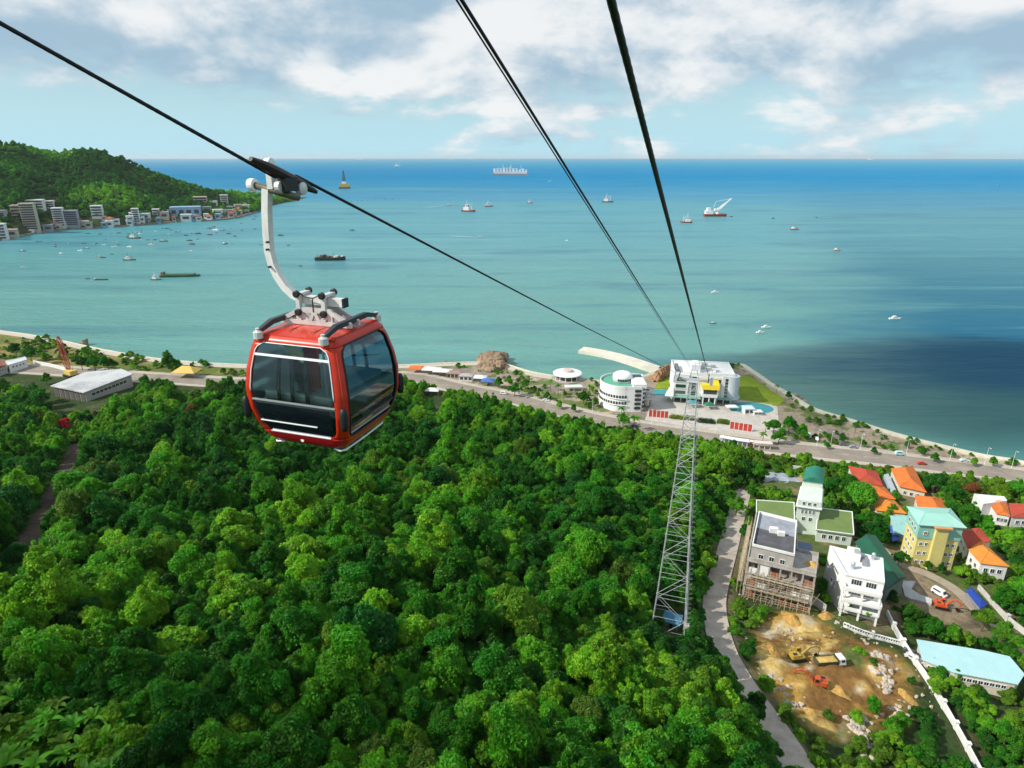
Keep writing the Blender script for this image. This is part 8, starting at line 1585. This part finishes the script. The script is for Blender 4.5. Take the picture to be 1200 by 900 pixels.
for a in [(1000, 525, -.1, (0.20, 0.26, 0.32), 'grey-blue car parked in the sandy park, right of two'), (988, 522, -.1, (0.10, 0.12, 0.15), 'dark car parked in the sandy park'), (957, 515, 1.2, (0.72, 0.73, 0.74), 'white car parked near the cluster of trees right of the station'), (1130, 541, -.15, (0.55, 0.60, 0.62), 'pale car parked in the shrubs near the right seawall'), (878, 521, -.12, (0.70, 0.70, 0.70), 'white car on the coast road behind the white shelter'), (640, 470, -.25, (0.65, 0.65, 0.66), 'white car on the coast road below the canopy'), (744, 500, -.2, (0.06, 0.06, 0.07), 'black car on the coast road in front of the round building'), (1080, 544, -.1, (0.50, 0.04, 0.03), 'red car on the coast road behind the orange terraces')]:
    car(*a, z=4.15)
car(1054, 533, -.1, (0.45, 0.66, 0.70), 'pale turquoise van parked at the park edge of the road', 4.15, 0, True); car(948, 512, 1.3, (0.60, 0.66, 0.72), 'pale blue van parked beside the white car near the station trees', 4.15, 0, True); car(590, 462, -.25, (0.72, 0.72, 0.70), 'white van on the coast road below the blue tents', 4.15, 0, True)
for i, (px, py, lab) in enumerate([(820, 487, 'in the plaza left of the gate'), (846, 488, 'in the plaza beside the yellow green hedge'), (868, 492, 'beside the kiosk')]):
    pass
# ================================================================== small stuff last
def rubble():
    g = np.random.default_rng(51); N = 5200; x = g.uniform(20, 150, N); y = g.uniform(60, 190, N); ok = (inpoly(QUARRY, x, y) > -5) & ((vnoise(x, y, 8, 91, 3) > .50) | (g.random(N) < .15)); dl = pdist(LANE, x, y); ok |= (dl > 4) & (dl < 9) & (inpoly(QUARRY, x, y) > -14) & (g.random(N) < .5); ok &= dl > 3.9
    x, y = x[ok], y[ok]; z = hz(x, y); n = len(x); s_ = .10 + .55 * g.random(n) ** 3.5
    o = scatter('rubble', np.stack([x, y, z + .0], 1), np.stack([s_, s_, s_], 1), g.uniform(0, 6.28, n), np.ones((n, 3)), g.integers(0, 5, n), [[q for q in bpy.data.objects if q.type == 'MESH' and q.data == m][0] for m in RKP], 'loose pale rubble strewn over the ochre quarry slope')
rubble()
# heaps of dug earth in the quarry
def earth_heap(px, py, r_m, h, label, seed):
    p = G(px, py); g = random.Random(seed); b = MB(); nr, na = 7, 22; vs = [(0, 0, h)]
    for i in range(1, nr + 1):
        for j in range(na): a = 6.283 * j / na; q = i / nr; rr = r_m * q * (1 + .18 * math.sin(2 * a + seed) + .1 * math.sin(5 * a)); vs.append((rr * math.cos(a), rr * math.sin(a), h * (1 - q) ** 1.15 * (1 + g.uniform(-.14, .14)) - .9 * q))
    b.add(vs, [(0, 1 + j, 1 + (j + 1) % na) for j in range(na)] + [(1 + (i - 1) * na + j, 1 + i * na + j, 1 + i * na + (j + 1) % na, 1 + (i - 1) * na + (j + 1) % na) for i in range(1, nr) for j in range(na)])
    tag(b.build('earth_heap', mat('dug_ochre_earth', (0.44, 0.26, 0.07), 0.95, 0.35, 0.6, 0.18, stain=(0.22, 0.12, 0.05), stain_amt=0.6, bscale=2.0), smooth=True, loc=p), label, 'earth heap')
for a in [(928, 728, 4.6, 2.6, 'orange-brown earth heap beside the short white garden wall'), (968, 722, 3.2, 1.6, 'brown earth heap at the top edge of the quarry'), (905, 765, 4.0, 2.4, 'dark earth bank left of the yellow excavator'), (985, 815, 4.4, 2.2, 'broken ochre earth bank behind the orange excavator'), (950, 838, 4.0, 1.8, 'yellow earth bank low on the quarry slope'), (1060, 815, 3.4, 1.4, 'yellow earth mound beside the boundary wall')]: earth_heap(*a, seed=int(a[0]))
# dense little houses of the headland town
g_ = random.Random(77); k_ = 0
WD = ['pale', 'tan', 'grey', 'bluish']
for i in range(58):
    px = g_.uniform(-2, 292); sy = hl_at(px)[1]; py = sy - abs(g_.gauss(2.0, 4.0)) - .8; w_ = g_.uniform(4, 8); c = g_.choice([0, 0, 0, 1, 1, 2, 3])
    near_ = 'below the tall tan hotel' if px < 60 else 'near the wide grey hotel' if px < 125 else 'around the slim tower block' if px < 195 else 'around the blue-grey hall' if px < 245 else 'near the headland tip'
    far_block(px - w_ / 2, px + w_ / 2, py - g_.uniform(3, 6), py, HW[c], '%s little house in the crowded shore town %s' % (WD[c], near_), rz=g_.uniform(0, .7), name='town_house', roof=REDR if g_.random() < .15 else None)['group'] = 'little houses of the headland town'
# roof-top tanks and boxes on the village houses
for px, py, zt, lab in [(1084, 590, None, 'steel water tank behind the aqua roof of the yellow block')]: pass
# clouds above the hill, out of frame to the left, whose shade lies on the sea; one added to darken the lower forest
def cloud(cx, cy, rx, ry, alt, seed, dens, label):
    s_ = alt / SUN.z; ctr = Vector((cx + SUN.x * s_, cy + SUN.y * s_, alt)); g = random.Random(seed); b = MB(); nu, nv = 48, 16; vs = []
    for i in range(nv + 1):
        p = math.pi * i / nv
        for j in range(nu):
            a = 6.283 * j / nu; q = 1 + .22 * math.sin(3 * a + seed) + .14 * math.sin(5 * a + seed * 2) + .10 * math.sin(9 * a + i); vs.append((rx * math.sin(p) * math.cos(a) * q, ry * math.sin(p) * math.sin(a) * q, (30 if p < 1.57 else 12) * math.cos(p) * (1 + .4 * math.sin(4 * a + i))))
    b.add(vs, [(i * nu + j, (i + 1) * nu + j, (i + 1) * nu + (j + 1) % nu, i * nu + (j + 1) % nu) for i in range(nv) for j in range(nu)])
    m = bpy.data.materials.new('cloud_%d' % seed); m.use_nodes = True; nt = m.node_tree; L = nt.links; nt.nodes.clear(); out = nt.nodes.new('ShaderNodeOutputMaterial'); mx = nt.nodes.new('ShaderNodeMixShader'); t = nt.nodes.new('ShaderNodeBsdfTransparent'); d = nt.nodes.new('ShaderNodeBsdfDiffuse'); d.inputs[0].default_value = (.9, .9, .9, 1)
    tc = nt.nodes.new('ShaderNodeTexCoord'); mp = nt.nodes.new('ShaderNodeMapping'); mp.inputs['Scale'].default_value = (1 / rx, 1 / ry, 0.0); L.new(tc.outputs['Object'], mp.inputs[0]); n = nt.nodes.new('ShaderNodeTexNoise'); n.inputs['Scale'].default_value = 2.2; n.inputs['Detail'].default_value = 6; L.new(mp.outputs[0], n.inputs[0])
    ln = nt.nodes.new('ShaderNodeVectorMath'); ln.operation = 'LENGTH'; L.new(mp.outputs[0], ln.inputs[0]); r1 = nt.nodes.new('ShaderNodeMapRange'); L.new(ln.outputs['Value'], r1.inputs[0]); r1.inputs[1].default_value = 1.0; r1.inputs[2].default_value = .35; r1.inputs[3].default_value = -.35; r1.inputs[4].default_value = .55
    ad = nt.nodes.new('ShaderNodeMath'); L.new(n.outputs[0], ad.inputs[0]); L.new(r1.outputs[0], ad.inputs[1]); r2 = nt.nodes.new('ShaderNodeMapRange'); L.new(ad.outputs[0], r2.inputs[0]); r2.inputs[1].default_value = .40; r2.inputs[2].default_value = .85; r2.inputs[3].default_value = 0; r2.inputs[4].default_value = dens
    L.new(r2.outputs[0], mx.inputs[0]); L.new(t.outputs[0], mx.inputs[1]); L.new(d.outputs[0], mx.inputs[2]); L.new(mx.outputs[0], out.inputs[0])
    o = b.build('cloud', m, loc=ctr); o['kind'] = 'stuff'; o['label'] = label
cloud(350, 420, 300, 170, 900, 3, .85, 'thin cloud whose shade lies on the sea off the right shore')
cloud(-40, 62, 170, 66, 900, 5, .60, 'unseen thin cloud added to shade the lower forest')
# ================================================================== the air: even haze round camera, land and sea
def air():
    b = MB(); b.bx(-26000, 26000, -600, 46000, -9, 235); m = bpy.data.materials.new('haze_air'); m.use_nodes = True; nt = m.node_tree; nt.nodes.clear(); o = nt.nodes.new('ShaderNodeOutputMaterial'); v = nt.nodes.new('ShaderNodeVolumePrincipled')
    v.inputs['Color'].default_value = (0.86, 0.93, 1.0, 1); v.inputs['Density'].default_value = HAZE; v.inputs['Anisotropy'].default_value = 0.2; nt.links.new(v.outputs[0], o.inputs['Volume'])
    h = b.build('haze', m); h['kind'] = 'stuff'; h['label'] = 'thin sea haze softening the headland and the horizon'
HAZE = 1.9e-5
air()
